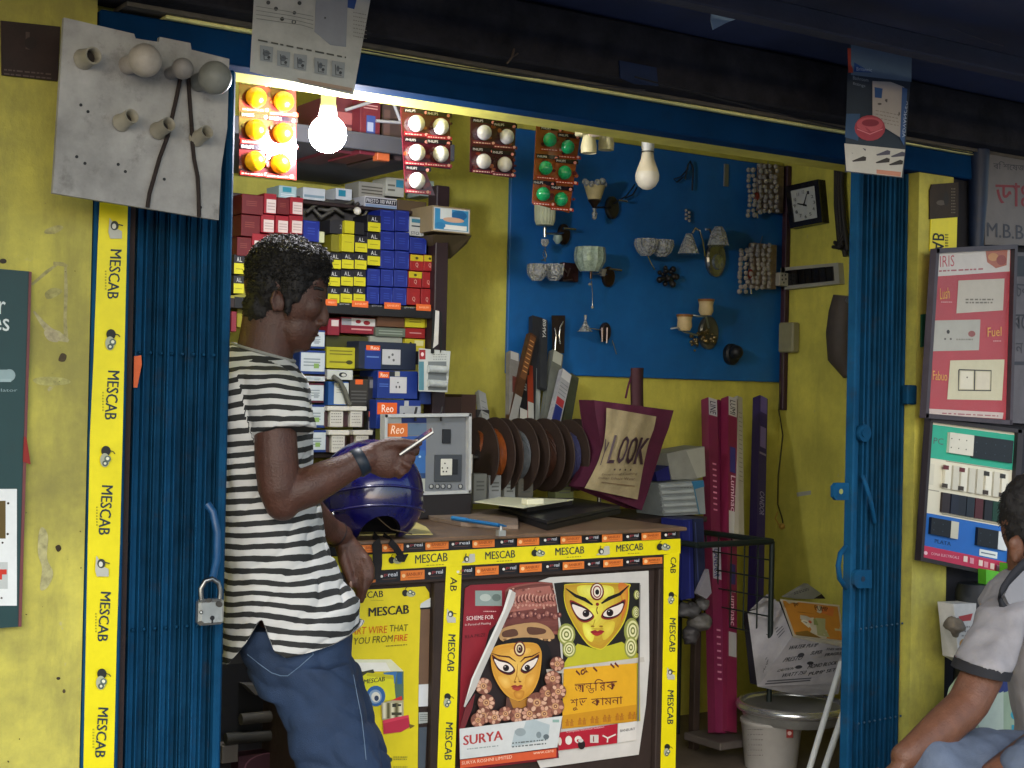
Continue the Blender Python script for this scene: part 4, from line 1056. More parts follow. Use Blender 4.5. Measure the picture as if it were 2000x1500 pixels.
# banner across, then the yellow greeting panel
P.pg('#bfb9ae', (1130, 910), (1222, 900), (1660, 842), (1664, 868), (1225, 930), (1135, 930)).pg('#dba41f', (1225, 908), (1622, 875), (1620, 1190), (1216, 1232)).pg('#c58c18', (1216, 1160), (1620, 1100), (1620, 1190), (1216, 1232))
BN = '#5c2420'
P.txt(BN, '্  ু  ্    ্ ্', (1290, 948), (1525, 900), (0, -38), 0.01)
P.txt(BN, 'আ', (1285, 1036), (1342, 1031), (0, -44)).txt(BN, 'ন', (1344, 1018), (1378, 1015), (0, -30)).txt(BN, 'ত', (1356, 1040), (1392, 1037), (0, -26)).txt(BN, 'র', (1420, 1027), (1452, 1024), (0, -42)).txt(BN, 'ি', (1390, 1026), (1440, 1022), (0, -62)).txt(BN, 'ক', (1456, 1022), (1512, 1017), (0, -42)).ln(BN, 4, (1285, 991), (1400, 984), (1515, 974))
P.txt(BN, 'শ', (1262, 1112), (1304, 1109), (0, -42)).txt(BN, 'ু', (1276, 1134), (1304, 1132), (0, -20)).txt(BN, 'ভ', (1308, 1110), (1352, 1106), (0, -42)).txt(BN, 'কামনা', (1374, 1108), (1545, 1096), (0, -42))
for i in range(6):
    x, y = 1245 + i * 68, 1205 - i * 8
    for dx in (0, 24):
        P.ell('#a86a1a', x + dx, y - 20, 5, 6).pg('#b0741c', (x + dx - 6, y - 14), (x + dx + 6, y - 14), (x + dx + 10, y + 12), (x + dx - 10, y + 14)).ln('#a86a1a', 3, (x + dx - 12, y - 6), (x + dx, y - 10), (x + dx + 12, y - 14))
P.pg('#a8182c', (1200, 1252), (1518, 1204), (1514, 1310), (1196, 1350)).txt('#e6c8c4', 'Complete Electrical Solution', (1240, 1256), (1445, 1228), (0, -12)).pg('#d4d0c8', (1520, 1204), (1622, 1190), (1618, 1292), (1516, 1308)).txt('#3a3a3c', 'BANBURY', (1532, 1250), (1612, 1238), (0, -14), 0.01)
P.ell('#dcd6cc', 1252, 1294, 18, 24).ell('#cfc8be', 1204, 1300, 10, 22).ell('#d8d2c6', 1304, 1290, 20, 20).ell('#a8182c', 1304, 1296, 8, 8).rect('#c9c2b8', 1368, 1265, 1414, 1308).rect('#7d2a34', 1384, 1272, 1390, 1302).ln('#d8d2c6', 8, (1436, 1268), (1464, 1282), (1462, 1306)).ln('#d8d2c6', 8, (1464, 1282), (1508, 1262))
P.ell('#241818', 1322, 1318, 20, 26).ell('#c4c0b8', 1318, 1296, 14, 10).pg('#6f6a66', (1636, 450), (1642, 450), (1634, 1190), (1624, 1190))
P.build('lettering', parent=gp2)

# ---- on the counter top
TOP = ct + 0.001
pc = MB(M('#d8c97c', 0.4, var=0.15)); pc.prism([UZ(*p, TOP) for p in ((688, 1046), (700, 1006), (770, 1002), (832, 1030), (845, 1044))], (0, 0, 0.002)); pc.build('paper_sheet', 'cream paper sheet lying on the counter under the blue helmet', 'paper')
plk = MB(M('#7d6d60', 0.6, var=0.35, scale=14)); plk.prism([UZ(*p, TOP) for p in ((822, 1004), (1010, 1000), (1012, 1034), (900, 1028), (840, 1016))], (0, 0, 0.012)); plk.build('card_stack', 'greyish brown cardboard sheets lying on the counter under the blue pen', 'cardboard')
lt = thing('laptop', 'closed black laptop lying on the counter below the white sheets', 'laptop', UZ(1090, 1010, TOP))
q = [UZ(972, 1004, TOP), UZ(1068, 1036, TOP), UZ(1212, 1003, TOP), UZ(1110, 984, TOP)]
m = MB(M('#17181b', 0.42, var=0.2)); m.prism(q, (0, 0, 0.016)); m.build('base', parent=lt)
cq = sum(q, Vector()) / 4
m = MB(M('#1c1e22', 0.35, var=0.2)); m.prism([cq + (p - cq) * 0.985 + Vector((0, 0, 0.0175)) for p in q], (0, 0, 0.01)); m.build('lid', parent=lt)
m = MB(M('#8f9296', 0.3, 0.8)); a = cq + Vector((0, 0, 0.0278)); m.obox(a, (q[2] - q[1]).normalized() * 0.03, (q[1] - q[0]).normalized() * 0.003, Vector((0, 0, 0.0004))); m.build('badge', parent=lt)
sh = MB(M('#cfd0b4', 0.5, var=0.08))
zt2 = ct + 0.052
sh.prism([UZ(*p, zt2) for p in ((927, 981), (975, 972), (1120, 977), (1022, 993))], (0, 0, 0.003)); sh.build('paper_sheet', 'pale cream sheets resting on a pile behind the black laptop', 'paper')
pl2 = MB(M('#2c2a2c', 0.6, var=0.3)); pl2.prism([UZ(*p, ct + 0.029) for p in ((975, 988), (1000, 984), (1118, 985), (1030, 1000))], (0, 0, 0.022)); pl2.build('dark_folder', 'dark folder under the pale cream sheets on the counter', 'folder')
c_ = UZ(1040, 985, zt2 + 0.004)
wbx = MB(M('#d6d4b8', 0.5)); wbx.cbox((c_.x - 0.03, c_.y - 0.015, zt2 + 0.0035), (c_.x + 0.035, c_.y + 0.02, zt2 + 0.022), 0.002); wbx.build('small_carton', 'small cream carton lying on the pale sheets', 'box')
pen = thing('pen', 'blue pen lying on cardboard at the front of the counter', 'pen', UZ(935, 1018, ct + 0.02))
zp = ct + 0.02
m = MB(M('#1d6aa8', 0.35)); m.tube([UZ(886, 1012, zp), UZ(975, 1026, zp)], 0.006, 10); m.build('barrel', parent=pen)
m = MB(M('#15507f', 0.35)); m.tube([UZ(975, 1026, zp), UZ(989, 1027.5, zp)], [0.006, 0.002], 10); m.build('tip', parent=pen)
m = MB(M('#2a7ab8', 0.3)); m.tube([UZ(884, 1011.7, zp), UZ(912, 1016, zp)], 0.0072, 10); m.build('cap', parent=pen)
clip = MB(M('#a8a8a2', 0.4, 0.6)); a = UZ(978, 1048, ct); clip.obox(a + Vector((0, 0, 0.01)), Vector((0.012, 0, 0)), Vector((0, 0.008, 0)), Vector((0, 0, 0.008))); clip.lathe(a + Vector((0, 0, 0.018)), (0, 0, 1), [(0, 0.006), (0.012, 0.003)], 10); clip.build('bulb_cap', 'tiny metal lamp cap standing at the front edge of the counter', 'lamp cap')
# ================================================================== INSIDE THE SHOP
# ---- lit bulb
BLY = 3.30
bulb = thing('light_bulb', 'brightly lit bulb hanging from a white holder behind the lintel', 'light bulb', U(640, 262, BLY), 'hanging bulbs')
bc = U(640, 262, BLY)
m = MB(M('#f6f6ff', 0.4, em=BULB_POWER)); m.ball(bc, 0.047, 22, 16); m.build('globe', parent=bulb)
m = MB(white); m.lathe(bc + Vector((0, 0, 0.043)), (0, 0, 1), [(0, 0.024), (0.02, 0.021), (0.03, 0.021), (0.032, 0.019), (0.075, 0.019), (0.078, 0.012), (0.10, 0.012)], 16); m.build('holder', parent=bulb)
m = MB(M('#c9c4b2', 0.6)); m.tube([bc + Vector((0, 0, 0.165)), bc + Vector((0, 0.0, 0.3))], 0.004, 8); m.build('cord', parent=bulb)
# ---- unlit bulb and sockets under the beam
b2 = thing('light_bulb', 'unlit white bulb hanging in front of the blue lamp panel', 'light bulb', U(1264, 345, 3.32), 'hanging bulbs')
c2 = U(1264, 345, 3.32)
u_ = 3.32 / 0.775 / FPX
m = MB(M('#cfc9b8', 0.4)); m.lathe(c2 + Vector((0, 0, -26 * u_)), (0, 0, 1), [(0, 0.0005), (2 * u_, 9 * u_), (8 * u_, 17 * u_), (18 * u_, 22.5 * u_), (28 * u_, 23.5 * u_), (34 * u_, 22.5 * u_)], 20); m.build('diffuser', parent=b2)
m = MB(M('#d3c9ae', 0.45)); m.lathe(c2 + Vector((0, 0, 8 * u_)), (0, 0, 1), [(0, 22.5 * u_), (10 * u_, 19 * u_), (26 * u_, 13 * u_), (40 * u_, 11 * u_)], 20); m.build('body', parent=b2)
m = MB(white); m.lathe(c2 + Vector((0, 0, 49 * u_)), (0, 0, 1), [(0, 12 * u_), (4 * u_, 11 * u_), (6 * u_, 12.5 * u_), (32 * u_, 13 * u_), (50 * u_, 13 * u_)], 18); m.build('holder', parent=b2)
m = MB(black); m.lathe(c2 + Vector((0, 0, 47 * u_)), (0, 0, 1), [(0, 12.6 * u_), (2 * u_, 12.6 * u_)], 18); m.build('contact_ring', parent=b2)
cream = M('#cfc69c', 0.5, var=0.15)
for (x, y, dx, lab) in ((1150, 285, 0, 'empty cream lamp socket nearest the green bulb card'), (1184, 279, 1, 'empty cream lamp socket second from the green bulb card')):
    s = thing('lamp_socket', lab, 'lamp socket', U(x, y + 14, 3.34), 'empty lamp sockets')
    c = U(x, y, 3.34)
    m = MB(cream); m.lathe(c + Vector((0, 0, -0.021)), (0, 0, 1), [(0, 0.022), (0.02, 0.023), (0.035, 0.02), (0.05, 0.017)], 18, cap=False); m.build('shell', parent=s)
    m = MB(cream); m.cbox(c + Vector((-0.03, -0.005, 0.028)), c + Vector((0.02, 0.03, 0.06)), 0.003); m.build('mount', parent=s)
m = MB(M('#cbb9a4', 0.5)); m.tube([U(1150, 266, 3.33), U(1190, 258, 3.31), U(1220, 251, 3.30), U(1245, 256, 3.30)], 0.007, 8); m.build('flex_conduit', 'pale plastic conduit running between the lamp sockets under the beam', 'conduit')

# ---- blister cards of night bulbs
def blister(name, lab, corners, Y, bulbs, hexb, cardhex, band, br, cells, hang=True):
    t = thing(name, lab, 'blister card', U(*corners[2], Y), 'hanging cards of night bulbs')
    gl = M(cardhex, 0.12, var=0.3, scale=14, coat=0.35)
    m = MB(gl); m.prism([U(*p, Y) for p in corners], (0, 0.003, 0)); m.build('card', parent=t)
    P = Print(WY(Y))
    bm_ = lambda h: M(h, 0.14, var=0.2, scale=30, coat=0.3)
    for (x, y) in cells:
        w = br * 1.5
        P.pg(bm_('#1a1018'), (x - w, y - w * 1.25), (x + w, y - w * 1.05), (x + w, y - w * 0.7), (x - w, y - w * 0.9))
        P.txt('#d8d2cc', 'PHILIPS', (x - w * 0.9, y - w * 0.93), (x - w * 0.1, y - w * 0.88), (0, -w * 0.2))
        P.ell('#d98a80', x + w * 0.72, y - w * 0.85, w * 0.13, w * 0.13)
        P.pg(bm_(band), (x - w, y + w * 0.62), (x + w, y + w * 0.82), (x + w, y + w * 1.08), (x - w, y + w * 0.92))
        P.scrawl('#e2b8a8', x - w * 0.9, y + w * 0.72, x + w * 0.5, y + w * 0.9, 1, w * 0.08, int(x), 0.08)
        P.ell('#d8a090', x + w * 0.75, y + w * 0.88, w * 0.12, w * 0.12)
        for k in range(5): P.ell(bm_(random.choice(('#6e2a22', '#8a4a2a', '#3a1420', '#54201c'))), x - w + random.uniform(0, 2 * w), y + random.uniform(-w * 0.7, w * 0.6), w * random.uniform(0.1, 0.25), w * random.uniform(0.1, 0.2))
    P.build('card_print', parent=t)
    k = br / FPX * (Y / 0.87)
    bmat = M(hexb, 0.22, var=0.06, coat=0.3)
    for (x, y) in bulbs:
        c = U(x, y, Y - 0.012)
        m = MB(bmat); m.ball(c, (k, k * 0.95, k), 16, 11); m.build('night_bulb', parent=t)
    return t
RC = '#4a1820'
blister('blister_card', 'card of six yellow night bulbs hanging beside the lit bulb', ((467, 149), (578, 172), (579, 352), (467, 343)), 3.44,
        ((500, 190), (554, 198), (499, 253), (553, 260), (498, 315), (548, 320)), '#e3a80c', '#5a1c1c', '#a8281e', 19, ((500, 190), (554, 198), (499, 253), (553, 260), (498, 315), (548, 320)))
blister('blister_card', 'card of five white night bulbs with one corner torn away', ((782, 200), (879, 212), (880, 331), (858, 328), (828, 324), (850, 382), (792, 376)), 3.34,
        ((814, 241), (861, 247), (815, 298), (861, 301), (815, 353)), '#cfcdc4', '#4a141c', '#97202c', 16.5, ((814, 241), (858, 247), (815, 298), (858, 301), (817, 353)))
blister('blister_card', 'card of four white night bulbs on the yellow back wall', ((920, 224), (1008, 238), (1003, 348), (918, 336)), 3.40,
        ((946, 259), (990, 267), (945, 315), (986, 321)), '#b9b6b4', '#3a141c', '#6a1c28', 15.5, ((946, 259), (987, 267), (945, 315), (984, 321)))
blister('blister_card', 'orange card of six green night bulbs hanging aslant', ((1048, 243), (1134, 262), (1112, 416), (1040, 397)), 3.42,
        ((1074, 273), (1109, 287), (1066, 328), (1103, 337), (1061, 379), (1096, 389)), '#0d8a52', '#8a4a22', '#9a3418', 15, ((1078, 273), (1112, 287), (1070, 328), (1107, 337), (1063, 379), (1098, 389)))
for (x, y, Y) in ((525, 160, 3.44), (830, 204, 3.34), (962, 228, 3.40), (1090, 250, 3.42)):
    pass

# ---- loft
loft = thing('loft_shelf', 'dark grey concrete loft shelf under the ceiling above the stacked boxes', 'shelf', (1.7, 4.1, 2.12))
lx = UZ(745, 342, 2.12).x
m = MB(M('#4d4f58', 0.7, var=0.3, scale=4, bump=0.2)); m.cbox((0.96, 3.78, 2.12), (lx, 4.52, 2.155), 0.004); m.build('slab', parent=loft)
m = MB(M('#3a3a40', 0.7)); m.cbox((0.96, 3.765, 2.11), (lx, 3.779, 2.16), 0.002); m.build('edge_trim', parent=loft)
def carton(x0, y0, x1, y1, Y, depth, hexc, label, group, deco=(), name='carton', cat='box', rough=0.5, jit=0.004):
    """upright box whose front face fills the rectangle; deco: ('r',hex,u0,v0,u1,v1) and ('t',hex,text,u0,v0,u1,v1) in fractions of the front"""
    Y += random.uniform(-jit, jit)
    ym, xm = (y0 + y1) / 2, (x0 + x1) / 2
    a, b = X(x0 + 0.4, ym, Y), X(x1 - 0.4, ym, Y)
    zt, zb = Z(xm, y0 + 0.3, Y), Z(xm, y1 - 0.3, Y)
    m = MB(M(hexc, rough, var=0.14, scale=11)); m.cbox((a, Y, zb), (b, Y + depth, zt), 0.0012)
    o = m.build(name, label, cat, group, origin=((a + b) / 2, Y + depth / 2, zb))
    ry = random.uniform(-0.02, 0.02)
    o.rotation_euler = (0, 0, ry)
    if deco:
        P = Print(lambda u, v, k=0.0: Vector((a + (b - a) * u, Y - k, zt + (zb - zt) * v)), 0.0004)
        for d in deco:
            if d[0] == 'r': P.rect(d[1], *d[2:6])
            elif d[0] == 'e': P.ell(d[1], *d[2:6])
            elif d[0] == 't': P.txt(d[1], d[2], (d[3], d[6]), (d[5], d[6]), (0, d[4] - d[6]), 0.008)
            elif d[0] == 's': P.scrawl(d[1], d[2], d[3], d[4], d[5], d[6], (d[5] - d[3]) / d[6] * 0.4, int(x0))
        pr = P.build('label_print', parent=o)
    return o
LG = 'goods on the loft shelf'
LY = 3.82
carton(650, 185, 700, 300, LY + .05, 0.25, '#4c1a22', 'dark maroon carton on the loft shelf nearest the lit bulb', LG, (('r', '#8a4a4a', .2, .3, .9, .5), ('r', '#8c6a62', .55, .55, .95, .62)))
carton(702, 192, 742, 303, LY, 0.2, '#5c1c26', 'maroon carton with a blue and white picture on the loft shelf', LG, (('r', '#2d3f78', .3, .3, .75, .75), ('r', '#8890a8', .35, .42, .65, .58), ('s', '#a87a78', .15, .1, .85, .2, 2)))
carton(744, 205, 786, 312, LY + .03, 0.22, '#3e302e', 'plain brown carton on the loft shelf behind the white bulb card', LG, (('r', '#57403c', .1, .1, .4, .9),))
m = MB(M('#a8542c', 0.5)); c = U(750, 306, LY - 0.02); m.cbox(c + Vector((-0.022, 0, -0.012)), c + Vector((0.02, 0.03, 0.012)), 0.002); m.build('orange_packet', 'small orange packet on the front edge of the loft shelf', 'packet', LG)
m = MB(M('#8d8d92', 0.5)); 
for p in (((675, 215), (735, 196)), ((735, 236), (785, 240)), ((768, 200), (782, 236))): m.tube([U(*p[0], LY - 0.02), U(*p[1], LY - 0.02)], 0.005, 6)
m.build('wire_offcuts', 'thin pale wires tangled in front of the loft cartons', 'wire', LG)

# ---- rack with goods
SY = 4.2
rack = thing('goods_rack', 'dark steel rack of goods with an orange and black shelf edge', 'rack', (2.1, SY + 0.2, 0.1))
pm_ = M('#2a1a20', 0.5, var=0.25)
xpost0, xpost1 = X(851, 500, SY - 0.03), X(876, 500, SY - 0.03)
m = MB(pm_); m.cbox((xpost0, SY - 0.03, 0.1), (xpost1, SY + 0.03, 2.1), 0.003); m.build('upright_post', parent=rack)
m = MB(pm_); m.cbox((0.98, SY - 0.03, 0.1), (1.02, SY + 0.03, 2.1), 0.003); m.build('upright_post', parent=rack)
zsh = Z(690, 596, SY)
def shelf(zt, x1, y0=SY - 0.012, th=0.016, h='#2a1c1c'):
    m = MB(M(h, 0.6, var=0.3)); m.cbox((1.0, y0, zt - th), (x1, BY - 0.03, zt), 0.002); return m.build('shelf_board', parent=rack)
shelf(zsh - 0.001, xpost1, th=0.03)
shelf(Z(760, 408, SY + 0.06), xpost1, SY + 0.05, 0.012)
shelf(Z(690, 884, SY), xpost1)
shelf(Z(690, 724, SY + 0.12), xpost1, SY + 0.1, 0.012)
ztr = zsh + 0.004
stp = MB(BLK); stp.box((X(455, 575, SY), SY - 0.0145, zsh - 0.03), (X(852, 605, SY), SY - 0.0125, zsh + 0.003)); stp = stp.build('edge_tape', parent=rack)
P = Print(WY(SY - 0.0145), 0.0004)
for a, b in ((586, 655), (742, 838), (932, 1028), (1118, 1205), (395, 490), (205, 300)):
    x0, x1 = 440 + a / 3, 440 + b / 3
    yy = 330 + (778 + (a - 620) * 0.055) / 3
    P.rect('#d8642a', x0, yy - 5, x1, yy + 7.5, 0.06).txt('#f0b890', 'BANBURY', (x0 + 6, yy + 3.5), (x1 - 3, yy + 4.5), (0, -4))
for a in (660, 850, 1040): 
    yy = 330 + (785 + (a - 620) * 0.055) / 3
    P.txt('#a8a8b0', 'goreal', (440 + a / 3 + 3, yy + 3), (440 + a / 3 + 22, yy + 4), (0, -4))
P.build('lettering', parent=stp)

# red boxes
G = 'red boxes with white labels'
for (x0, y0, x1, y1, w, l) in ((472, 380, 515, 419, 0, 'dark red box at the top left of the red stack'), (516, 378, 541, 418, 1, 'red box with a large white label at the top of the red stack'), (541, 386, 566, 419, 0, 'dark red box between two white labels in the top row'), (566, 385, 592, 420, 1, 'red box with a white label at the top right of the red stack'),
        (470, 420, 508, 462, 0, 'dark red box at the left of the second row'), (510, 419, 537, 455, 1, 'red box with a white label second in the second row'), (538, 421, 564, 456, 1, 'red box with a white label third in the second row'), (565, 421, 592, 457, 1, 'red box with a white label last in the second row'), (492, 457, 540, 492, 2, 'red box with a white label low behind the hair'), (462, 463, 491, 500, 0, 'dark red box lowest at the gate')):
    carton(x0, y0, x1, y1, SY, 0.12, '#8c1424' if w else '#5c1018', l, G, {0: (('s', '#7a3a34', .2, .3, .7, .6, 3),), 1: (('r', '#c9b9b4', .2, .28, .95, .95), ('s', '#a89490', .28, .4, .88, .85, 3)), 2: (('r', '#c8c0ba', .1, .4, .8, .95),)}[w])
# yellow and black boxes
G = 'black and yellow boxes'
def al(x0, y0, x1, y1, l, Y=SY): carton(x0, y0, x1, y1, Y, 0.1, '#15151f', l, G, (('r', '#c3bc1e', 0.03, .44, .97, .98), ('t', '#c9c9c9', 'A.L.', .28, .12, .74, .36), ('s', '#8f8a1a', .2, .66, .8, .78, 1)))
for c, (x0, x1, ys) in enumerate(((642, 667, (493, 527, 560)), (667, 692, (493, 526.5, 559.5)), (692, 717, (494, 527, 560)))):
    for r, y in enumerate(ys):
        al(x0 - r * 1.5, y, x1 - r * 1.5, y + 32.5, 'black and yellow box in the %s column, %s of the three lower rows' % (('left', 'middle', 'right')[c], ('top', 'middle', 'bottom')[r]))
for r, y in enumerate((420, 454, 486)): al(717, y, 744, y + 33, 'black and yellow box in the tall column beside the blue boxes, %s' % ('topmost', 'second down', 'third down')[r])
al(692, 460, 718, 493, 'black and yellow box directly right of the big all yellow face')
G2 = 'plain yellow boxes'
carton(667, 457, 692, 492, SY - 0.01, 0.14, '#b7b01c', 'larger box with an all yellow face above the lower rows', G2, (('s', '#8f8a1a', .2, .4, .8, .5, 1),))
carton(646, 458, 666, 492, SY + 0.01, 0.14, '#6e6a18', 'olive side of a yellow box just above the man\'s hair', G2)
carton(673, 431, 693, 456, SY, 0.12, '#b7b01c', 'small yellow box crowning the yellow stack', G2)
carton(645, 430, 672, 457, SY + 0.02, 0.12, '#23232a', 'black box at the top left of the yellow stack', G2, (('t', '#8a8a8a', '2', .7, .3, .9, .6),))
carton(694, 434, 716, 459, SY + 0.02, 0.12, '#1a1a20', 'black box between the two topmost yellow boxes', G2)
al(456, 497, 478, 536, 'upper black and yellow box beside the gate behind the head'); al(456, 538, 478, 574, 'lower black and yellow box beside the gate behind the head')
# blue boxes
G = 'royal blue boxes'
def bl(x0, y0, x1, y1, l): carton(x0, y0, x1, y1, SY, 0.12, '#14257c', l, G, (('r', '#3348a0', .15, .05, .75, .08), ('s', '#2b3f96', .25, .3, .7, .7, 3), ('r', '#4055a8', .9, .4, .95, .9)), rough=0.35)
for c, (x0, x1) in enumerate(((743, 771), (772, 800))):
    for r, (a, b) in enumerate(((410, 451), (452, 488), (489, 525))): bl(x0, a + c * 1, x1, b + c * 1, 'royal blue box, %s row of the upper block, %s column' % (('top', 'middle', 'bottom')[r], ('left', 'right')[c]))
for c, (x0, x1) in enumerate(((718, 743), (744, 769), (770, 797))):
    for r, (a, b) in enumerate(((525, 559), (560, 594))): bl(x0 - r * 2, a + c, x1 - r * 2, b + c, 'royal blue box, %s row of the lower block, %s column' % (('upper', 'bottom')[r], ('left', 'middle', 'right')[c]))
bl(593, 431, 625, 472, 'royal blue box alone beside the red boxes'); bl(801, 464, 834, 496, 'royal blue box lying above the red and yellow boxes')
carton(622, 452, 634, 474, SY, 0.1, '#b9bd98', 'narrow pale box right of the lone blue box', 'pale boxes')
# red and yellow boxes
G = 'red boxes with yellow tops'
for c, (x0, x1) in enumerate(((801, 827), (828, 851))):
    for r, (a, b) in enumerate(((497, 529), (530, 562), (563, 596))):
        dk = (('r', '#b9a81c', .0, .02, 1, .4), ('e', '#3a3412', .5, .22, .12, .08)) if (r == 0 or (r == 1 and c == 0)) else ()
        carton(x0 - r * 3, a + c, x1 - r * 3, b + c, SY, 0.1, '#8f1a1e', 'red box, %s row, %s column next to the dark post' % (('top', 'middle', 'bottom')[r], ('left', 'right')[c]), G, dk + (('t', '#c99a90', 'Q', .4, .5, .62, .8),))
# top shelf
G = 'packs on the upper shelf'
SZ = SY + 0.12
carton(545, 363, 580, 388, SZ, 0.1, '#a9c3c4', 'pale turquoise pack under the loft, leftmost', G, (('r', '#3a94a4', .2, .1, .7, .5), ('s', '#dfe6e6', .1, .6, .9, .9, 2)))
carton(592, 367, 636, 391, SZ, 0.1, '#c3c9cc', 'white pack under the loft right of the turquoise one', G, (('r', '#7f9aa8', .05, .6, .95, .8),))
carton(656, 368, 688, 391, SZ, 0.1, '#c6ccd0', 'white pack with a blue corner under the loft', G, (('r', '#2587a0', .15, .15, .6, .7),))
carton(700, 356, 752, 388, SZ + .02, 0.1, '#9c9a90', 'crumpled greyish plastic pack on the upper shelf', G, (('s', '#5a564e', .1, .2, .9, .8, 3),))
carton(754, 347, 790, 384, SZ, 0.1, '#b3b4aa', 'whitish pack with a small blue square on the upper shelf', G, (('r', '#2f86a8', .55, .1, .95, .5), ('s', '#6a6a60', .1, .3, .5, .8, 2)))
carton(820, 352, 848, 384, SZ, 0.1, '#93a2a0', 'pale pack with a blue panel beside the dark post', G, (('r', '#2c6fa8', .3, .35, .9, .8),))
carton(712, 385, 776, 411, SY + 0.06, 0.16, '#bcbcc0', 'white pump carton with black lettering on the upper shelf', G, (('r', '#18182a', .02, .12, .98, .55), ('t', '#d8d8da', 'PRESTO 100 WATT', .05, .18, .95, .48), ('r', '#7d93b4', .02, .6, .98, .98)))
carton(778, 392, 834, 414, SY + 0.06, 0.16, '#5a4a36', 'plain brown carton right of the white pump carton', G)
carton(800, 424, 828, 461, SY, 0.1, '#b3b6b2', 'white carton with grey lettering beside the blue boxes', G, (('r', '#2f6f8c', .1, .1, .9, .3), ('t', '#3a3a3e', 'STO T', .05, .78, .95, .95), ('r', '#2c3a44', .1, .45, .9, .52)))
ac = carton(843, 404, 919, 455, SY - 0.08, 0.2, '#8a7a5c', 'brown carton with a blue and white picture at the rack corner', G, (('r', '#c3c6c4', .03, .06, .97, .95), ('r', '#3a8ab8', .06, .1, .94, .9), ('r', '#cfd6d4', .2, .1, .5, .5), ('e', '#1d5f94', .7, .3, .2, .18), ('e', '#c9a48c', .55, .5, .28, .1), ('r', '#e2e4de', .3, .7, .9, .88), ('e', '#2d7aae', .2, .75, .14, .12)))
m = MB(M('#5c503a', 0.6, var=0.2)); q = [U(846, 458, SY - 0.075), U(921, 460, SY - 0.075), U(912, 476, SY - 0.02), U(880, 505, SY + 0.05), U(846, 500, SY + 0.05)]; m.prism(q, (0, 0.09, 0)); m.build('shelf_bracket', 'brown wooden bracket holding the carton at the rack corner', 'bracket')
m = MB(M('#d8d4c8', 0.35)); m.ball(U(698, 412, SY + 0.03), 0.013, 14, 9); m.build('small_bulb', 'small white bulb lying above the yellow boxes', 'light bulb')
m = MB(M('#4c4a44', 0.6, var=0.3)); 
for k in range(9): m.tube([U(598 + k * 12, 405 + random.uniform(-10, 10), SY + .06 + random.uniform(0, .05)), U(615 + k * 12, 412 + random.uniform(-14, 14), SY + 0.07), U(640 + k * 10, 400 + random.uniform(-10, 20), SY + 0.08)], 0.006, 6)
m.build('cable_heap', 'grey heap of loose cables lying on the upper boxes', 'cable')
m = MB(M('#3c3a38', 0.7, var=0.4, scale=20)); m.box((X(560, 420, SY + .14), SY + .14, Z(650, 435, SY + .14)), (X(800, 420, SY + .14), SY + .3, Z(650, 390, SY + .14))); m.build('folded_sheet', 'dark grey folded plastic sheet behind the loose cables', 'plastic sheet')

# below the shelf edge
G = 'assorted cartons below the shelf edge'
carton(640, 622, 664, 655, SY + .02, 0.1, '#7c1a2c', 'maroon box end with a small white label under the shelf edge', G, (('r', '#c8bcb8', .3, .08, .9, .45),))
carton(665, 620, 733, 652, SY + .03, 0.1, '#7c1a2c', 'long maroon box with a white band and two red marks', G, (('r', '#c3c0bc', .3, .05, 1, .5), ('r', '#8e8e94', .02, .1, .3, .5), ('e', '#8a1a24', .5, .25, .08, .12), ('e', '#8a1a24', .75, .3, .1, .14), ('s', '#c98a8a', .3, .6, .9, .85, 1)))
carton(738, 613, 791, 639, SY + .02, 0.1, '#5c3c26', 'brown carton under the shelf edge tape', G)
carton(733, 640, 792, 658, SY + .02, 0.1, '#5a6458', 'grey green flat carton below the brown one', G, (('s', '#8a9488', .1, .2, .9, .8, 2),))
carton(722, 657, 786, 684, SY + .03, 0.08, '#8c9088', 'pale grey carton with a folded plastic end', G)
carton(636, 656, 722, 681, SY + .04, 0.1, '#3a3a18', 'olive dark carton in the shade under the maroon boxes', G)
for (x0, y0, x1, y1, h, l, d) in ((792, 613, 831, 640, '#bcb220', 'yellow box at the top of the yellow and red pile', (('s', '#8f861a', .2, .3, .8, .7, 2),)), (833, 614, 868, 641, '#b9ae20', 'yellow box beside the hanging straps', (('e', '#3a3414', .4, .4, .1, .2),)),
        (792, 641, 831, 661, '#8c1c1c', 'red box second in the yellow and red pile', (('s', '#c99090', .2, .35, .8, .6, 1),)), (833, 642, 868, 662, '#7c1818', 'red box behind the hanging straps', ()), (792, 662, 831, 688, '#b3a628', 'yellow box third in the yellow and red pile', (('r', '#cfc88c', .45, .1, .9, .5), ('e', '#2a2a14', .25, .35, .06, .12))), (833, 663, 868, 688, '#a89c24', 'yellow box lowest behind the hanging straps', (('e', '#2a2a14', .4, .35, .06, .12),))):
    carton(x0, y0, x1, y1, SY + .02, 0.1, h, l, G, d)
carton(638, 678, 694, 720, SY - .02, 0.12, '#a8a21c', 'yellow carton with dark stamped marks near the man\'s chin', G, (('s', '#6e6a14', .1, .1, .9, .4, 2), ('s', '#6e6a14', .1, .6, .9, .8, 1), ('e', '#3c3a10', .8, .7, .12, .1)))
G = 'blue switch cartons with orange tags'
NV, OR = '#16307a', '#d85c20'
carton(700, 668, 813, 722, SY - .04, 0.12, '#1b2438', 'dark blue switch carton on top of the switch pile', G, (('r', NV, .1, .25, .38, 1), ('r', OR, .12, .14, .36, .32), ('t', '#f2d8c4', 'Reo', .2, .17, .34, .29), ('r', '#b3b4b6', .4, .26, .72, .82), ('e', '#55565a', .52, .55, .02, .05), ('e', '#55565a', .58, .45, .02, .05), ('e', '#55565a', .6, .65, .02, .05), ('s', '#5a78b8', .13, .5, .34, .62, 1)))
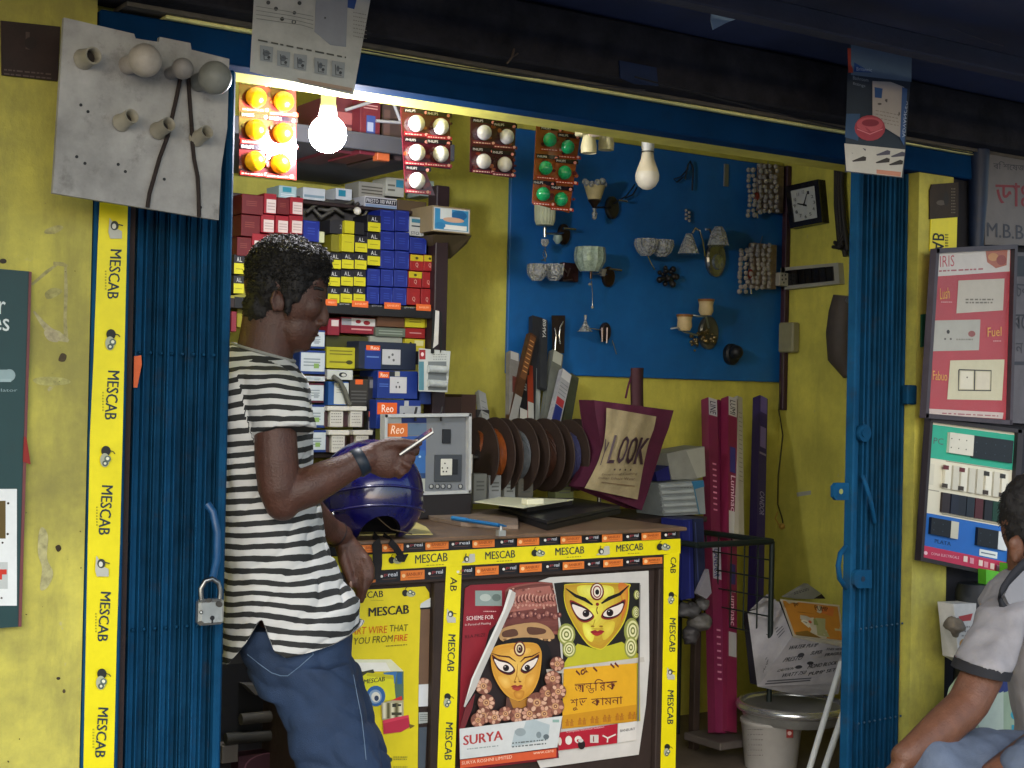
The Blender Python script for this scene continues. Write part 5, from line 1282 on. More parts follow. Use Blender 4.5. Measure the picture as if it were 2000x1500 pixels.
carton(736, 724, 816, 779, SY - .06, 0.12, NV, 'blue switch carton in the middle of the switch pile', G, (('r', OR, .02, .05, .28, .27), ('t', '#f2d8c4', 'Reo', .07, .09, .24, .23), ('r', '#bcbcbe', .3, .22, .72, .8), ('e', '#4a4a50', .5, .42, .02, .03), ('e', '#4a4a50', .46, .58, .02, .05), ('e', '#4a4a50', .54, .58, .02, .05), ('r', '#a8a89c', .42, .02, .54, .2), ('r', '#1c2430', .28, .02, .42, .2), ('s', '#4a6ab8', .04, .45, .26, .6, 2)))
carton(735, 781, 822, 838, SY - .08, 0.12, NV, 'blue switch carton with a big orange tag at the bottom of the pile', G, (('r', OR, .02, .1, .46, .5), ('t', '#f6e0d0', 'Reo', .12, .17, .38, .43), ('r', '#9a9da2', .52, .2, 1, .75), ('e', '#2a2a2e', .62, .5, .03, .06), ('r', '#a8aaac', .62, .02, .72, .2)))
carton(812, 686, 834, 712, SY - .03, 0.1, '#111115', 'small black carton right of the top switch carton', G)
carton(818, 735, 845, 790, SY - .02, 0.1, '#17306c', 'blue carton half hidden behind the clear blister packs', G, (('r', OR, .1, .05, .4, .3),))
carton(718, 735, 735, 800, SY - .03, 0.1, '#1a1a22', 'narrow black carton left of the switch pile', G, (('r', '#6a6a6e', .2, .1, .8, .35),))
carton(717, 802, 734, 870, SY - .03, 0.1, '#1c1c2a', 'narrow black carton lower left of the switch pile', G, (('r', '#8a8a90', .1, .3, .8, .6), ('r', OR, .1, .02, .7, .18)))
G = 'stacked white label boxes'
WL = '#b4bcc0'
for i, (x0, y0, x1, y1) in enumerate(((588, 644, 636, 681), (585, 684, 636, 731), (585, 733, 636, 746), (587, 748, 633, 787), (588, 790, 636, 836), (588, 840, 637, 884))):
    carton(x0, y0, x1, y1, SY - .05, 0.14, '#15306c' if i not in (2, 3) else '#4a1424', 'white label box in the stack before the man\'s chest, %s from the top' % ORD[i], G, (('r', WL, .05, .1, .97, .88), ('s', '#7c868c', .15, .3, .8, .7, 3), ('r', '#7a9a54' if i in (1, 4, 5) else '#8c949a', .55, .55, .75, .75)))
carton(640, 722, 690, 742, SY - .05, 0.1, '#b3b6b0', 'white carton with a black hook shape beside the yellow carton', G, (('e', '#2a2a2a', .6, .5, .16, .25), ('e', '#b3b6b0', .63, .52, .09, .15)))
carton(641, 745, 681, 792, SY - .05, 0.1, '#1d4a84', 'blue edged white carton behind a drooping grey cable', G, (('r', '#b9bdb8', .28, .05, 1, .95), ('s', '#8c908c', .4, .2, .9, .5, 3)))
carton(682, 740, 720, 793, SY - .04, 0.1, '#221f20', 'dark plastic wrapped pack with an orange tag', G, (('r', OR, .3, .02, .7, .2), ('s', '#4c4c4a', .1, .4, .9, .9, 4)), rough=0.15)
cable([(650, 735), (664, 745), (674, 765), (680, 785), (684, 790)], 0.008, M('#5a5a52', 0.6), SY - 0.07, 'cable_loop', label='drooping grey cable end in front of the white carton', cat='cable')
G = 'white fuse carriers'
for i, (x0, y0, x1, y1) in enumerate(((637, 793, 677, 834), (677, 793, 714, 834), (640, 840, 680, 884), (688, 840, 726, 884))):
    t = thing('fuse_carrier', 'white fuse carrier with a T shaped front, %s' % ('upper left of four', 'upper right of four', 'lower left of four', 'lower right of four')[i], 'fuse carrier', U((x0 + x1) / 2, y1, SY - .06), G)
    a, b, zt, zb = X(x0, y0, SY - .06), X(x1, y0, SY - .06), Z(x0, y0, SY - .06), Z(x0, y1, SY - .06)
    m = MB(M('#c6c3ba', 0.4, var=0.1)); m.cbox((a, SY - .07, zt - (zt - zb) * .22), (b, SY - 0.02, zt), 0.002); m.build('cap', parent=t)
    w_ = b - a
    m = MB(M('#bdbab2', 0.4, var=0.1)); m.cbox((a + w_ * .18, SY - .065, zb), (b - w_ * .18, SY - 0.022, zt - (zt - zb) * .225), 0.002); m.build('carrier_body', parent=t)
    m = MB(M('#3c2326', 0.5)); m.cbox((a, SY - .05, zb), (a + w_ * .17, SY - 0.02, zt - (zt - zb) * .26), 0.001); m.cbox((b - w_ * .17, SY - .05, zb), (b, SY - 0.02, zt - (zt - zb) * .26), 0.001); m.build('side_contact', parent=t)
    P = Print(WY(SY - .065)); P.scrawl('#6c6a66', x0 + 10, y0 + 12, x1 - 10, y1 - 6, 4, 1.4, i); P.build('lettering', parent=t)
# clear blister packs hanging on a strap
bp_ = thing('blister_pack', 'clear blister packs hanging on white straps from the rack post', 'blister pack', U(848, 768, SY - .1))
m = MB(M('#b8bcb8', 0.4, var=0.15)); m.prism([U(*p, SY - .1) for p in ((819, 680), (880, 686), (874, 766), (818, 764))], (0, .004, 0)); m.build('card', parent=bp_)
P = Print(WY(SY - .1)); P.rect('#93242c', 819, 683, 831, 702).ell('#e0c8c8', 825, 692, 3, 4).scrawl('#7a7f7c', 846, 690, 872, 704, 3, 1.4, 2).rect('#4f7f8c', 818, 706, 828, 762).rect('#6e7476', 836, 706, 872, 762); P.build('card_print', parent=bp_)
m = MB(M('#aeb4b4', 0.15, var=0.3, scale=40, coat=0.5))
m.tube([U(836, 720, SY - .108), U(872, 722, SY - .108)], 0.013, 10); m.tube([U(836, 748, SY - .108), U(870, 750, SY - .108)], 0.013, 10); m.build('blister', parent=bp_)
m = MB(M('#c9c6c0', 0.5)); m.prism([U(*p, SY - .11) for p in ((851, 606), (858, 608), (856, 672), (846, 680), (848, 660))], (0, .002, 0)); m.use(black); m.prism([U(*p, SY - .106) for p in ((845, 606), (850, 606), (848, 690), (842, 690))], (0, .002, 0)); m.prism([U(*p, SY - .106) for p in ((860, 608), (864, 610), (864, 680), (860, 690))], (0, .002, 0)); m.build('strap', parent=bp_)
# things beside the gate, seen past the shoulder
carton(452, 608, 463, 648, SY, 0.1, '#7c2030', 'narrow red carton glimpsed between gate and neck', 'glimpsed goods'); carton(463, 600, 480, 640, SY + .02, 0.1, '#8f861c', 'narrow yellow strip of carton glimpsed behind the neck', 'glimpsed goods')

# ---- framed switch display standing on the counter
dy = 4.02
ds = thing('switch_display', 'grey framed switch display with an orange tag leaning behind the phone', 'display board', U(832, 965, dy))
CD = ((750, 812), (914, 810), (913, 960), (748, 966))
m = MB(M('#6f7378', 0.4, var=0.08)); m.prism([U(*p, dy) for p in CD], (0, .02, 0)); m.build('panel', parent=ds)
for k in range(4):
    A, B = U(*CD[k], dy - .004), U(*CD[(k + 1) % 4], dy - .004)
    t = (B - A).normalized(); nrm = t.cross(Vector((0, 1, 0))).normalized()
    m = MB(M('#b4b6b6', 0.35, 0.2)); m.obox((A + B) / 2, t * ((B - A).length / 2 + .004), Vector((0, .015, 0)), nrm * .005); m.build('frame_bar', parent=ds)
P = Print(WY(dy))
P.rect('#aab0b0', 753, 815, 785, 962).rect('#1c2e6a', 784, 816, 833, 826).rect('#566a82', 786, 827, 833, 850).rect('#2a4f94', 784, 852, 832, 890).rect('#2f5f9c', 790, 880, 831, 925).rect('#1d3a68', 800, 924, 831, 934).rect('#a3a79c', 800, 935, 830, 960)
P.rect('#c4682c', 755, 827, 796, 853).txt('#f0d4bc', 'Reo', (763, 848), (788, 847), (3, -17), 0.004).ell('#9fc0e0', 804, 893, 2, 2).ell('#9fc0e0', 820, 892, 2.4, 2.4)
P.build('lettering', parent=ds)
def plate(x0, y0, x1, y1, h, d, nm, par, Y): 
    m = MB(M(h, 0.35, var=0.08)); a, b = U(x0, y0, Y), U(x1, y1, Y); m.cbox((a.x, Y - d, b.z), (b.x, Y - 0.0005, a.z), 0.0015); return m.build(nm, parent=par)
plate(863, 838, 879, 866, '#1c1e24', 0.006, 'rocker_switch', ds, dy)
fr_ = plate(848, 888, 900, 940, '#3c4046', 0.006, 'socket_frame', ds, dy); plate(859, 896, 880, 928, '#c6c6bc', 0.010, 'socket_outlet', ds, dy); plate(881, 897, 892, 926, '#1e2026', 0.009, 'rocker_switch', ds, dy)
P = Print(WY(dy - 0.0102)); 
for (x, y) in ((869, 905), (864, 914), (874, 914), (866, 921), (872, 921)): P.ell('#3a3a38', x, y, 1.6, 1.6)
P.build('pin_hole', parent=ds)
for i, x in enumerate((842, 854, 865, 877, 899)):
    m = MB(M('#34373c', 0.4)); m.lathe(U(x, 950, dy - .0005), (0, -1, 0), [(0, .0085), (.004, .0085)], 14); m.use(M('#9a9c9a', 0.4)); m.lathe(U(x, 950, dy - .0045), (0, -1, 0), [(0, .0058), (.002, .005)], 12); m.build('push_button', parent=ds)
for x in (812, 862): cable([(x, 822), (x - 1, 808), (x + 2, 795)], 0.004, black, dy - .012, 'hanging_tie', ds)
stand = MB(M('#1a1618', 0.6)); a = U(760, 965, dy); b = U(915, 962, dy); stand.cbox((a.x, dy - .02, ct + .001), (b.x, dy + .08, a.z - 0.004), .003); stand.build('black_case', 'black case holding up the grey switch display on the counter', 'case')

# ---- cable spools on an axle
spy = 4.22
ax_ = thing('spool_axle', 'thin steel bar carrying five cable spools behind the counter', 'bar', U(1045, 890, spy))
m = MB(steel); m.tube([U(918, 893, spy), U(1176, 885, spy)], 0.007, 10); m.build('rod', parent=ax_)
for px, py in ((921, 893), (1172, 885)):
    m = MB(steel); a = U(px, py, spy); m.tube([Vector((a.x, spy, ct)), a + Vector((0, 0, 0.01))], 0.008, 8); m.build('stand', parent=ax_)
brown = M('#2e2019', 0.7, var=0.3, scale=12, bump=0.2)
for i, (px, py, wire, lab) in enumerate(((950, 888, '#7a3c14', 'cable spool of orange wire, first from the switch display'), (997, 889, '#54585c', 'cable spool of grey wire, second from the switch display'), (1047, 888, '#3a2218', 'cable spool of brown wire, middle of five'), (1095, 890, '#3c3e62', 'cable spool of bluish wire, fourth from the switch display'), (1140, 888, '#7c5034', 'cable spool of copper coloured wire beside the cloth bag'))):
    sp = thing('cable_spool', lab, 'cable spool', U(px, py, spy) + Vector((0, 0, -0.125)), 'cable spools on the bar')
    c = U(px, py, spy); rr = 0.130; wd = 0.066
    for sx in (-1, 1):
        m = MB(brown); m.lathe(c + Vector((sx * wd / 2 - 0.002, 0, 0)), (1, 0, 0), [(0, rr - .002), (.001, rr), (.004, rr), (.005, rr - .002)], 36)
        m.use(M('#171210', 0.8)); m.lathe(c + Vector((sx * (wd / 2 + 0.0035) - 0.0006, 0, 0)), (1, 0, 0), [(0, .018), (.0012, .018)], 16)
        if sx < 0:
            wm_ = M(wire, 0.45, var=.5, scale=50)
            for q in range(9):
                a0 = .25 + q * .09; m.use(wm_)
                m.tube([c + Vector((-wd / 2 - .0045, -math.cos(a0 + .5 * j / 4 - .3) * (.05 + .004 * q) + .03, math.sin(a0 + .5 * j / 4) * (.05 + .004 * q))) for j in range(5)], .0016, 4)
        m.build('flange', parent=sp)
    m = MB(M(wire, 0.4, var=0.35, scale=50)); rr2 = rr * 0.66
    prof = []
    for k in range(15): prof += [(-wd / 2 + 0.005 + k * 0.0039, rr2 + 0.0012 * (k % 2) + random.uniform(0, .002))]
    m.lathe(c, (1, 0, 0), prof, 30)
    for k in range(7):
        a0 = random.uniform(0, 6.28); 
        m.tube([c + Vector((-wd / 2 + .006 + j * 0.0074, math.cos(a0 + j * .22) * (rr2 + .004), math.sin(a0 + j * .22) * (rr2 + .004))) for j in range(8)], 0.0022, 5)
    m.build('wire_coil', parent=sp)

# ---- long packs leaning against the back wall behind the spools
G = 'long packs leaning behind the spools'
def stick(p0, p1, w, d, hexc, lab, deco=(), y0=4.38, y1=4.5, name='long_pack', rough=0.45):
    A, B = U(*p0, y0), U(*p1, y1)
    t = (B - A).normalized(); n_ = Vector((0, 1, 0)); n_ = (n_ - t * n_.dot(t)).normalized(); s_ = t.cross(n_)
    k = (A - CAM).dot(FWD) / FPX / 0.83
    m = MB(M(hexc, rough, var=0.2, scale=18)); m.obox((A + B) / 2, s_ * (w * k / 2), n_ * d, t * ((B - A).length / 2))
    o = m.build(name, lab, 'package', G)
    if deco:
        L_ = (B - A).length
        P = Print(lambda u, v, q=0.0: A + t * (L_ * v) + s_ * (w * k * (0.5 - u) * -1) - n_ * (d + q), 0.0005)
        for dd in deco:
            if dd[0] == 'r': P.rect(*dd[1:6])
            elif dd[0] == 't': P.txt(dd[1], dd[2], (dd[3], dd[4]), (dd[5], dd[6]), (dd[7], dd[8]), 0.01)
            else: P.scrawl(*dd[1:])
        P.build('label_print', parent=o)
    return o
stick((990, 850), (1038, 655), 15, .012, '#4a3020', 'brown and orange slanting pack leaning left of the tall black packs', (('r', '#6b452a', .1, .55, .9, .98), ('s', '#c89058', .2, .6, .8, .95, 8, .01, 3), ('r', '#8f8f8c', 0, 0, 1, .38)))
stick((1000, 850), (1001, 690), 20, .012, '#7e7c78', 'crumpled greyish plastic pack standing at the back wall edge', (('r', '#5a2c24', .3, .5, .7, .7), ('r', '#b0b0ae', .1, .9, .9, 1)), rough=.2)
stick((1018, 845), (1022, 712), 18, .012, '#17171b', 'short black pack with a white label end behind the spools', (('r', '#b0b0aa', .1, .1, .95, .32), ('t', '#8a8a88', 'B', .3, .6, .7, .6, 0, .1)))
stick((1034, 842), (1032, 715), 12, .010, '#8c3420', 'slim red brown tube between black and grey packs', (('r', '#a8aaa4', 0, 0, 1, .42),))
stick((1041, 846), (1046, 620), 20, .012, '#2c2e34', 'tall dark pack standing highest before the blue panel', (('r', '#8f9694', 0.05, 0, .5, .55),), 4.45, 4.56)
stick((1058, 760), (1060, 625), 14, .010, '#33363c', 'tall black pack with white vertical lettering', (('t', '#d8dad8', 'BINAY', .25, .99, .25, .72, .5, 0),), 4.45, 4.56)
stick((1065, 850), (1086, 690), 24, .012, '#6c706a', 'greyish green translucent pack with a white cap', (('r', '#b3b6aa', .1, .86, .9, 1),), 4.4, 4.52, rough=.2)
stick((1078, 838), (1104, 728), 22, .010, '#a8aab0', 'white crumpled pack with red and blue print', (('r', '#24327a', .12, .04, .88, .38), ('r', '#a8343c', .12, .39, .88, .52), ('r', '#c6c8cc', .05, .85, .95, 1), ('s', '#70747c', .1, .55, .9, .8, 4, .012, 3)), 4.36, 4.46, rough=.25)
stick((1100, 850), (1120, 735), 18, .010, '#4c5246', 'dull green plastic pack rightmost of the leaning packs', (), 4.42, 4.52, rough=.2)
stick((948, 838), (938, 768), 16, .010, '#a3a6a6', 'short white roll standing left of the leaning packs', (('s', '#6f7474', .2, .1, .8, .8, 4, .02, 3),))
stick((906, 838), (918, 785), 10, .008, '#8f9294', 'tiny white slanting strip right of the switch display')
hk = thing('hanging_blister', 'dark card with two chrome hooks hanging before the blue panel', 'hardware pack', U(1088, 690, 4.54))
m = MB(M('#2a211e', 0.4)); m.prism([U(*p, 4.54) for p in ((1078, 616), (1104, 616), (1102, 690), (1080, 690))], (0, .003, 0)); m.build('card', parent=hk)
for p in (((1100, 628), (1094, 640), (1092, 655), (1094, 672)), ((1083, 640), (1086, 655), (1085, 668), (1084, 684))):
    m = MB(chrome); m.tube([U(*q, 4.53) for q in p], .004, 8); m.build('chrome_hook', parent=hk)
for (x, y, w, h, hx, l) in ((868, 775, 34, 50, '#3a2622', 'brown crumpled carton behind the switch display'), (900, 770, 30, 55, '#45302a', 'reddish brown carton against the yellow back wall'), (930, 800, 26, 40, '#2c2a2c', 'dark carton left of the first spool')):
    carton(x, y, x + w, y + h + 30, 4.42, .12, hx, l, 'brown cartons at the back wall')
for i, (x, w) in enumerate(((925, 26), (955, 24), (985, 22), (1012, 30), (1085, 36))):
    carton(x, 925 + i * 3, x + w, 984, 4.12 + .02 * i, .05, ('#6a6c68', '#7c7f80', '#80837f', '#5c5a52', '#5e6440')[i], 'pale carton standing under the spools, %s from the display' % ORD[i], 'pale cartons under the spools', (('s', '#4a4c4a', .2, .2, .8, .6, 3),))
# ================================================================== BLUE LAMP PANEL
BPY = BY - 0.02
bpz0, bpz1 = Z(1255, 738, BPY), 2.42
pan = MB(M('#1460a6', 0.5, var=0.3, scale=3, bump=0.08, dirt=0.15)); pan.cbox((X(993, 600, BPY), BPY, bpz0), (RX - 0.012, BY - 0.001, bpz1), 0.003)
pan.build('lamp_display_board', 'big bright blue board of wall lamps on the back wall', 'display board', origin=(3.8, BPY, bpz0))
PY = 1.0 / FPX * BPY / 0.79       # metres per photo pixel at the panel
glass = bpy.data.materials.new('cut_glass'); glass.use_nodes = True
_b = glass.node_tree.nodes['Principled BSDF']; _b.inputs['Base Color'].default_value = (0.9, 0.92, 0.9, 1); _b.inputs['Roughness'].default_value = 0.12; _b.inputs['Transmission Weight'].default_value = 0.7; _b.inputs['Coat Weight'].default_value = 0.8
_v = glass.node_tree.nodes.new('ShaderNodeTexVoronoi'); _v.inputs['Scale'].default_value = 85
_tc = glass.node_tree.nodes.new('ShaderNodeTexCoord'); glass.node_tree.links.new(_tc.outputs['Object'], _v.inputs['Vector'])
_bp = glass.node_tree.nodes.new('ShaderNodeBump'); _bp.inputs['Strength'].default_value = 1.0; _bp.inputs['Distance'].default_value = .012
glass.node_tree.links.new(_v.outputs['Distance'], _bp.inputs['Height']); glass.node_tree.links.new(_bp.outputs[0], _b.inputs['Normal'])
crystal = bpy.data.materials.new('crystal_bead'); crystal.use_nodes = True
_b = crystal.node_tree.nodes['Principled BSDF']; _b.inputs['Base Color'].default_value = (0.45, 0.42, 0.39, 1); _b.inputs['Roughness'].default_value = 0.1; _b.inputs['Transmission Weight'].default_value = 0.35; _b.inputs['Coat Weight'].default_value = 1.0
bronze = M('#4a3a32', 0.32, 0.8, var=0.3)
gold = M('#8a7a58', 0.3, 0.85, var=0.4, scale=60)
shade_m = M('#bfae7c', 0.5, var=0.2, scale=30)
def WP(px, py, d=0.0): return U(px, py, BPY - d)
def lamp(lab, px, py): return thing('wall_lamp', lab, 'wall lamp', WP(px, py), 'wall lamps on the blue panel')
def disc(par, px, py, rx, ry, mat, d=0.018, nm='back_plate'):
    m = MB(mat); n = 24
    o = WP(px, py)
    r0 = [o + Vector((math.cos(6.2832 * k / n) * rx * PY * 1.2, 0, math.sin(6.2832 * k / n) * ry * PY)) for k in range(n)]
    m.loft([r0, [p + Vector((0, -d * .7, 0)) for p in r0], [o + (p - o) * .85 + Vector((0, -d, 0)) for p in r0], [o + (p - o) * .3 + Vector((0, -d * 1.15, 0)) for p in r0]], smooth=False)
    return m.build(nm, parent=par)
def rodp(par, pts, r, mat=None, nm='arm'):
    m = MB(mat or chrome); m.tube([WP(*p) for p in pts], r, 8); return m.build(nm, parent=par)
def cup(par, px, py, d, prof, mat, nm='shade', n=20, flute=0.0):
    """prof: (dy px upwards, radius px)"""
    c = WP(px, py, d); rings = []
    for (h, r) in prof:
        rings.append([c + Vector((math.cos(6.2832 * k / n), math.sin(6.2832 * k / n), 0)) * (r * PY * (1 + flute * (k % 2))) + Vector((0, 0, h * PY)) for k in range(n)])
    m = MB(mat); m.loft(rings, cap=False, smooth=flute == 0); 
    inn = [[c + (p - c - Vector((0, 0, (p - c).z))) * .93 + Vector((0, 0, (p - c).z)) for p in r] for r in rings]
    m.loft(inn, cap=False, smooth=flute == 0); m.add([q for q in rings[0]], [tuple(range(n))], False)
    return m.build(nm, parent=par)
# 1 pleated cup lamp
l = lamp('wall lamp with a cream pleated cup shade partly behind the green bulb card', 1080, 470)
cup(l, 1064, 440, .1, [(0, 15), (8, 18), (30, 19), (55, 19)], M('#c3c8a8', 0.5), n=40, flute=.06)
rodp(l, [(1064, 444, .1), (1064, 463, .1)], .006); rodp(l, [(1064, 456, .1), (1092, 456, .05), (1100, 455, .02)], .005); disc(l, 1099, 458, 11, 20, bronze); rodp(l, [(1100, 446, .05), (1124, 448, .05)], .005, nm='chrome_bar')
cup(l, 1064, 474, .1, [(-7, 4), (0, 8), (6, 7)], glass, 'glass_drop', 10); cup(l, 1089, 468, .06, [(-8, 3), (0, 9), (8, 8)], M('#8fa39a', .3), 'glass_drop', 12)
ch = MB(steel)
for k in range(9): ch.ball(WP(1063 + 2 * math.sin(k), 478 + k * 4, .09), .003, 6, 4)
ch.tube([WP(1064, 488, .09), WP(1068, 500, .09), WP(1064, 508, .09), WP(1058, 508, .09)], .0025, 6); ch.build('hanging_chain', parent=l)
# 2 flower shade
l = lamp('wall lamp with an amber flower shade below the empty sockets', 1163, 430)
cup(l, 1161, 390, .1, [(0, 12), (12, 16), (22, 19), (26, 21)], shade_m)
m = MB(glass)
for k in range(10): m.ball(WP(1161, 358, .1) + Vector((math.cos(k * .628) * 18 * PY, math.sin(k * .628) * 18 * PY, random.uniform(-4, 6) * PY)), 6.5 * PY, 8, 6)
m.build('glass_petal', parent=l)
cup(l, 1161, 392, .1, [(-14, 3), (-6, 8), (0, 13)], bronze, 'cup_holder'); cup(l, 1161, 420, .1, [(-9, 2), (-6, 5), (-2, 4), (2, 6), (8, 3), (12, 5)], glass, 'glass_finial', 10)
rodp(l, [(1162, 405, .1), (1180, 405, .06), (1192, 404, .02)], .004, bronze); disc(l, 1193, 406, 13, 22, M('#4c4a42', .35, .7)); rodp(l, [(1208, 391, .05), (1225, 393, .06)], .004, nm='chrome_bar')
# 3 twin flower glass
l = lamp('twin wall lamp with two small smoky glass shades left of the diamond bowl', 1105, 550)
for x, s in ((1049, .1), (1082, .08)): cup(l, x, 535, s, [(-13, 8), (-3, 16), (7, 18), (18, 17)], glass, n=18, flute=.1)
m = MB(M('#3a2426', .3, .4, var=.4, scale=40)); a, b = WP(1092, 513), WP(1121, 552); m.cbox((a.x, BPY - .03, b.z), (b.x, BPY - .001, a.z), .003); m.build('back_plate', parent=l)
for p in (((1097, 520, .032), (1108, 532, .036)), ((1114, 524, .032), (1108, 540, .036)), ((1100, 548, .032), (1118, 546, .036))): rodp(l, p, .003, M('#7a6a66', .3, .8), 'trim_rod')
rodp(l, [(1049, 530, .09), (1082, 531, .07), (1098, 530, .03)], .004)
# 4 diamond bowl
l = lamp('wall lamp with a large diamond cut glass bowl at the middle of the panel', 1160, 560)
cup(l, 1152, 505, .11, [(-25, 17), (-20, 21), (-6, 28), (7, 29), (21, 27)], M('#9db0a0', .12, var=.5, scale=70, coat=.8), n=26, flute=.05)
rodp(l, [(1154, 530, .11), (1154, 545, .11)], .005, bronze, 'stem'); rodp(l, [(1155, 548, .1), (1157, 575, .09), (1157, 600, .09)], .002, nm='drop_chain')
m = MB(crystal); m.ball(WP(1152, 555, .11), .006, 8, 6); m.ball(WP(1157, 600, .09), .006, 8, 6); m.build('crystal_drop', parent=l)
disc(l, 1186, 541, 12, 20, bronze); rodp(l, [(1190, 525, .05), (1214, 528, .06)], .005, nm='chrome_bar'); cup(l, 1177, 532, .05, [(-7, 5), (6, 8)], M('#9a9a92', .3), 'cup_holder', 12); rodp(l, [(1155, 535, .1), (1184, 536, .03)], .004)
# 5 two fan shades
l = lamp('twin wall lamp with flat flower glass shades and a dark scrolled base', 1300, 560)
for x, y in ((1262, 483), (1293, 485)): cup(l, x, y, .09, [(-17, 8), (-8, 17), (5, 22), (16, 21)], glass, n=22, flute=.1)
rodp(l, [(1264, 498, .09), (1270, 512, .07), (1278, 526, .04)], .004)
m = MB(M('#2c2a2a', .4, .5, var=.4))
for k in range(16): 
    t = k * .9; m.ball(WP(1303 + 20 * math.cos(t) * (k / 16) ** .5, 540 + 20 * math.sin(t) * (k / 16) ** .5, .02 + random.uniform(0, .03)), random.uniform(.008, .014), 8, 6)
m.build('scroll_base', parent=l)
# 6 chrome arched
l = lamp('chrome wall lamp with two arched arms and a big oval back plate', 1390, 545)
disc(l, 1395, 505, 22, 38, M('#8f9290', .2, .85, var=.3, scale=20), .02)
rodp(l, [(1376, 500, .03), (1372, 470, .06), (1366, 450, .09), (1357, 446, .11), (1352, 456, .11)], .005); rodp(l, [(1392, 480, .03), (1390, 460, .06), (1386, 448, .08), (1378, 448, .09)], .005)
cup(l, 1345, 492, .11, [(-4, 21), (8, 17), (24, 11), (36, 6)], glass, n=16, flute=.06); cup(l, 1403, 474, .1, [(-6, 22), (6, 19), (20, 15), (32, 8)], glass, n=16, flute=.06)
m = MB(crystal); 
for p in ((1346, 473), (1349, 485), (1344, 480), (1390, 462), (1398, 458), (1406, 466)): m.ball(WP(*p, .13), .006, 8, 6)
m.build('crystal_drop', parent=l)
disc(l, 1394, 512, 12, 17, M('#a9b0ae', .25, .8), .032, 'boss')
# 7, 8 crystal curtains
for (x0, y0, x1, y1, lab, tx) in ((1459, 320, 1519, 424, 'square crystal wall lamp hung with beads at the top right of the panel', 1478), (1443, 475, 1505, 572, 'square crystal wall lamp hung with beads, the lower right one', 1466)):
    l = lamp(lab, (x0 + x1) / 2, y1)
    m = MB(M('#8a7868', .4, .2, var=.4, scale=30)); a, b = WP(x0 + 18, y0), WP(x1, y1 - 6); m.cbox((a.x, BPY - .035, b.z), (b.x, BPY - .001, a.z), .003); m.build('back_plate', parent=l)
    m = MB(crystal); nx_, ny_ = 6, 10
    for i in range(nx_):
        for j in range(ny_):
            m.ball(WP(x0 + 3 + (x1 - x0 - 6) * i / (nx_ - 1) + random.uniform(-2.5, 2.5), y0 + 5 + (y1 - y0 - 16) * j / (ny_ - 1) + random.uniform(-1.5, 1.5) + (8 if i < 2 else 0), (.05 if i else .035) + random.uniform(-.006, .006)), random.uniform(.0095, .0125), 6, 4)
    m.sm = [False] * len(m.sm)
    m.build('bead_curtain', parent=l, kind='stuff')
    m = MB(M('#7a2a20', .35)); m.ball(WP(tx, y0 + .62 * (y1 - y0), .045), (.016, .012, .022), 10, 7); m.build('red_bead', parent=l)
    rodp(l, [(tx, y1 - 8, .04), (tx + 1, y1 + 2, .04)], .005, nm='lower_pin'); rodp(l, [(x1 - 20, y0, .01), (x1 - 16, y0 - 14, .008)], .0015, steel, 'hook_wire')
# 9 two cream shades with gold leaf base
l = lamp('ornate wall lamp with two burnt cream shades and a gilt leaf base', 1375, 690)
for x, y in ((1337, 632), (1379, 602)):
    cup(l, x, y, .1, [(-14, 11), (-6, 15), (6, 14), (16, 16)], M('#c4ae80', .5, var=.3, scale=20)); cup(l, x, y, .1, [(13, 16), (18, 17)], M('#8a5a2c', .5), 'shade_rim')
rodp(l, [(1310, 642, .08), (1322, 640, .1), (1337, 648, .1), (1362, 655, .05)], .004, M('#9ca4a4', .3, .7)); rodp(l, [(1352, 615, .08), (1364, 618, .1), (1379, 618, .1), (1384, 640, .05)], .004, M('#9ca4a4', .3, .7))
disc(l, 1381, 650, 21, 34, M('#6f7068', .35, .6, var=.4), .02)
m = MB(gold)
for k in range(26): m.ball(WP(random.uniform(1350, 1398), random.uniform(645, 672), .03 + random.uniform(0, .02)), random.uniform(.005, .011), 7, 5)
for k in range(8): m.ball(WP(random.uniform(1346, 1362), random.uniform(662, 686), .03), random.uniform(.004, .008), 7, 5)
m.build('gilt_leaf', parent=l)
# 10 faint glass lamp and its plate
l = lamp('faint clear glass wall lamp low on the panel above the tall packs', 1150, 655)
cup(l, 1143, 640, .09, [(-8, 16), (-4, 12), (6, 5), (14, 2), (24, 3)], glass, n=14); disc(l, 1180, 648, 10, 18, M('#3c3436', .35, .6)); rodp(l, [(1176, 640, .03), (1176, 668, .03)], .004, M('#9a8a84', .3, .7), 'trim_rod'); rodp(l, [(1186, 640, .03), (1185, 670, .03)], .004, M('#9a8a84', .3, .7), 'trim_rod'); rodp(l, [(1196, 665, .01), (1204, 692, .012)], .0018, steel, 'hanging_pin'); rodp(l, [(1146, 640, .08), (1178, 645, .02)], .003)
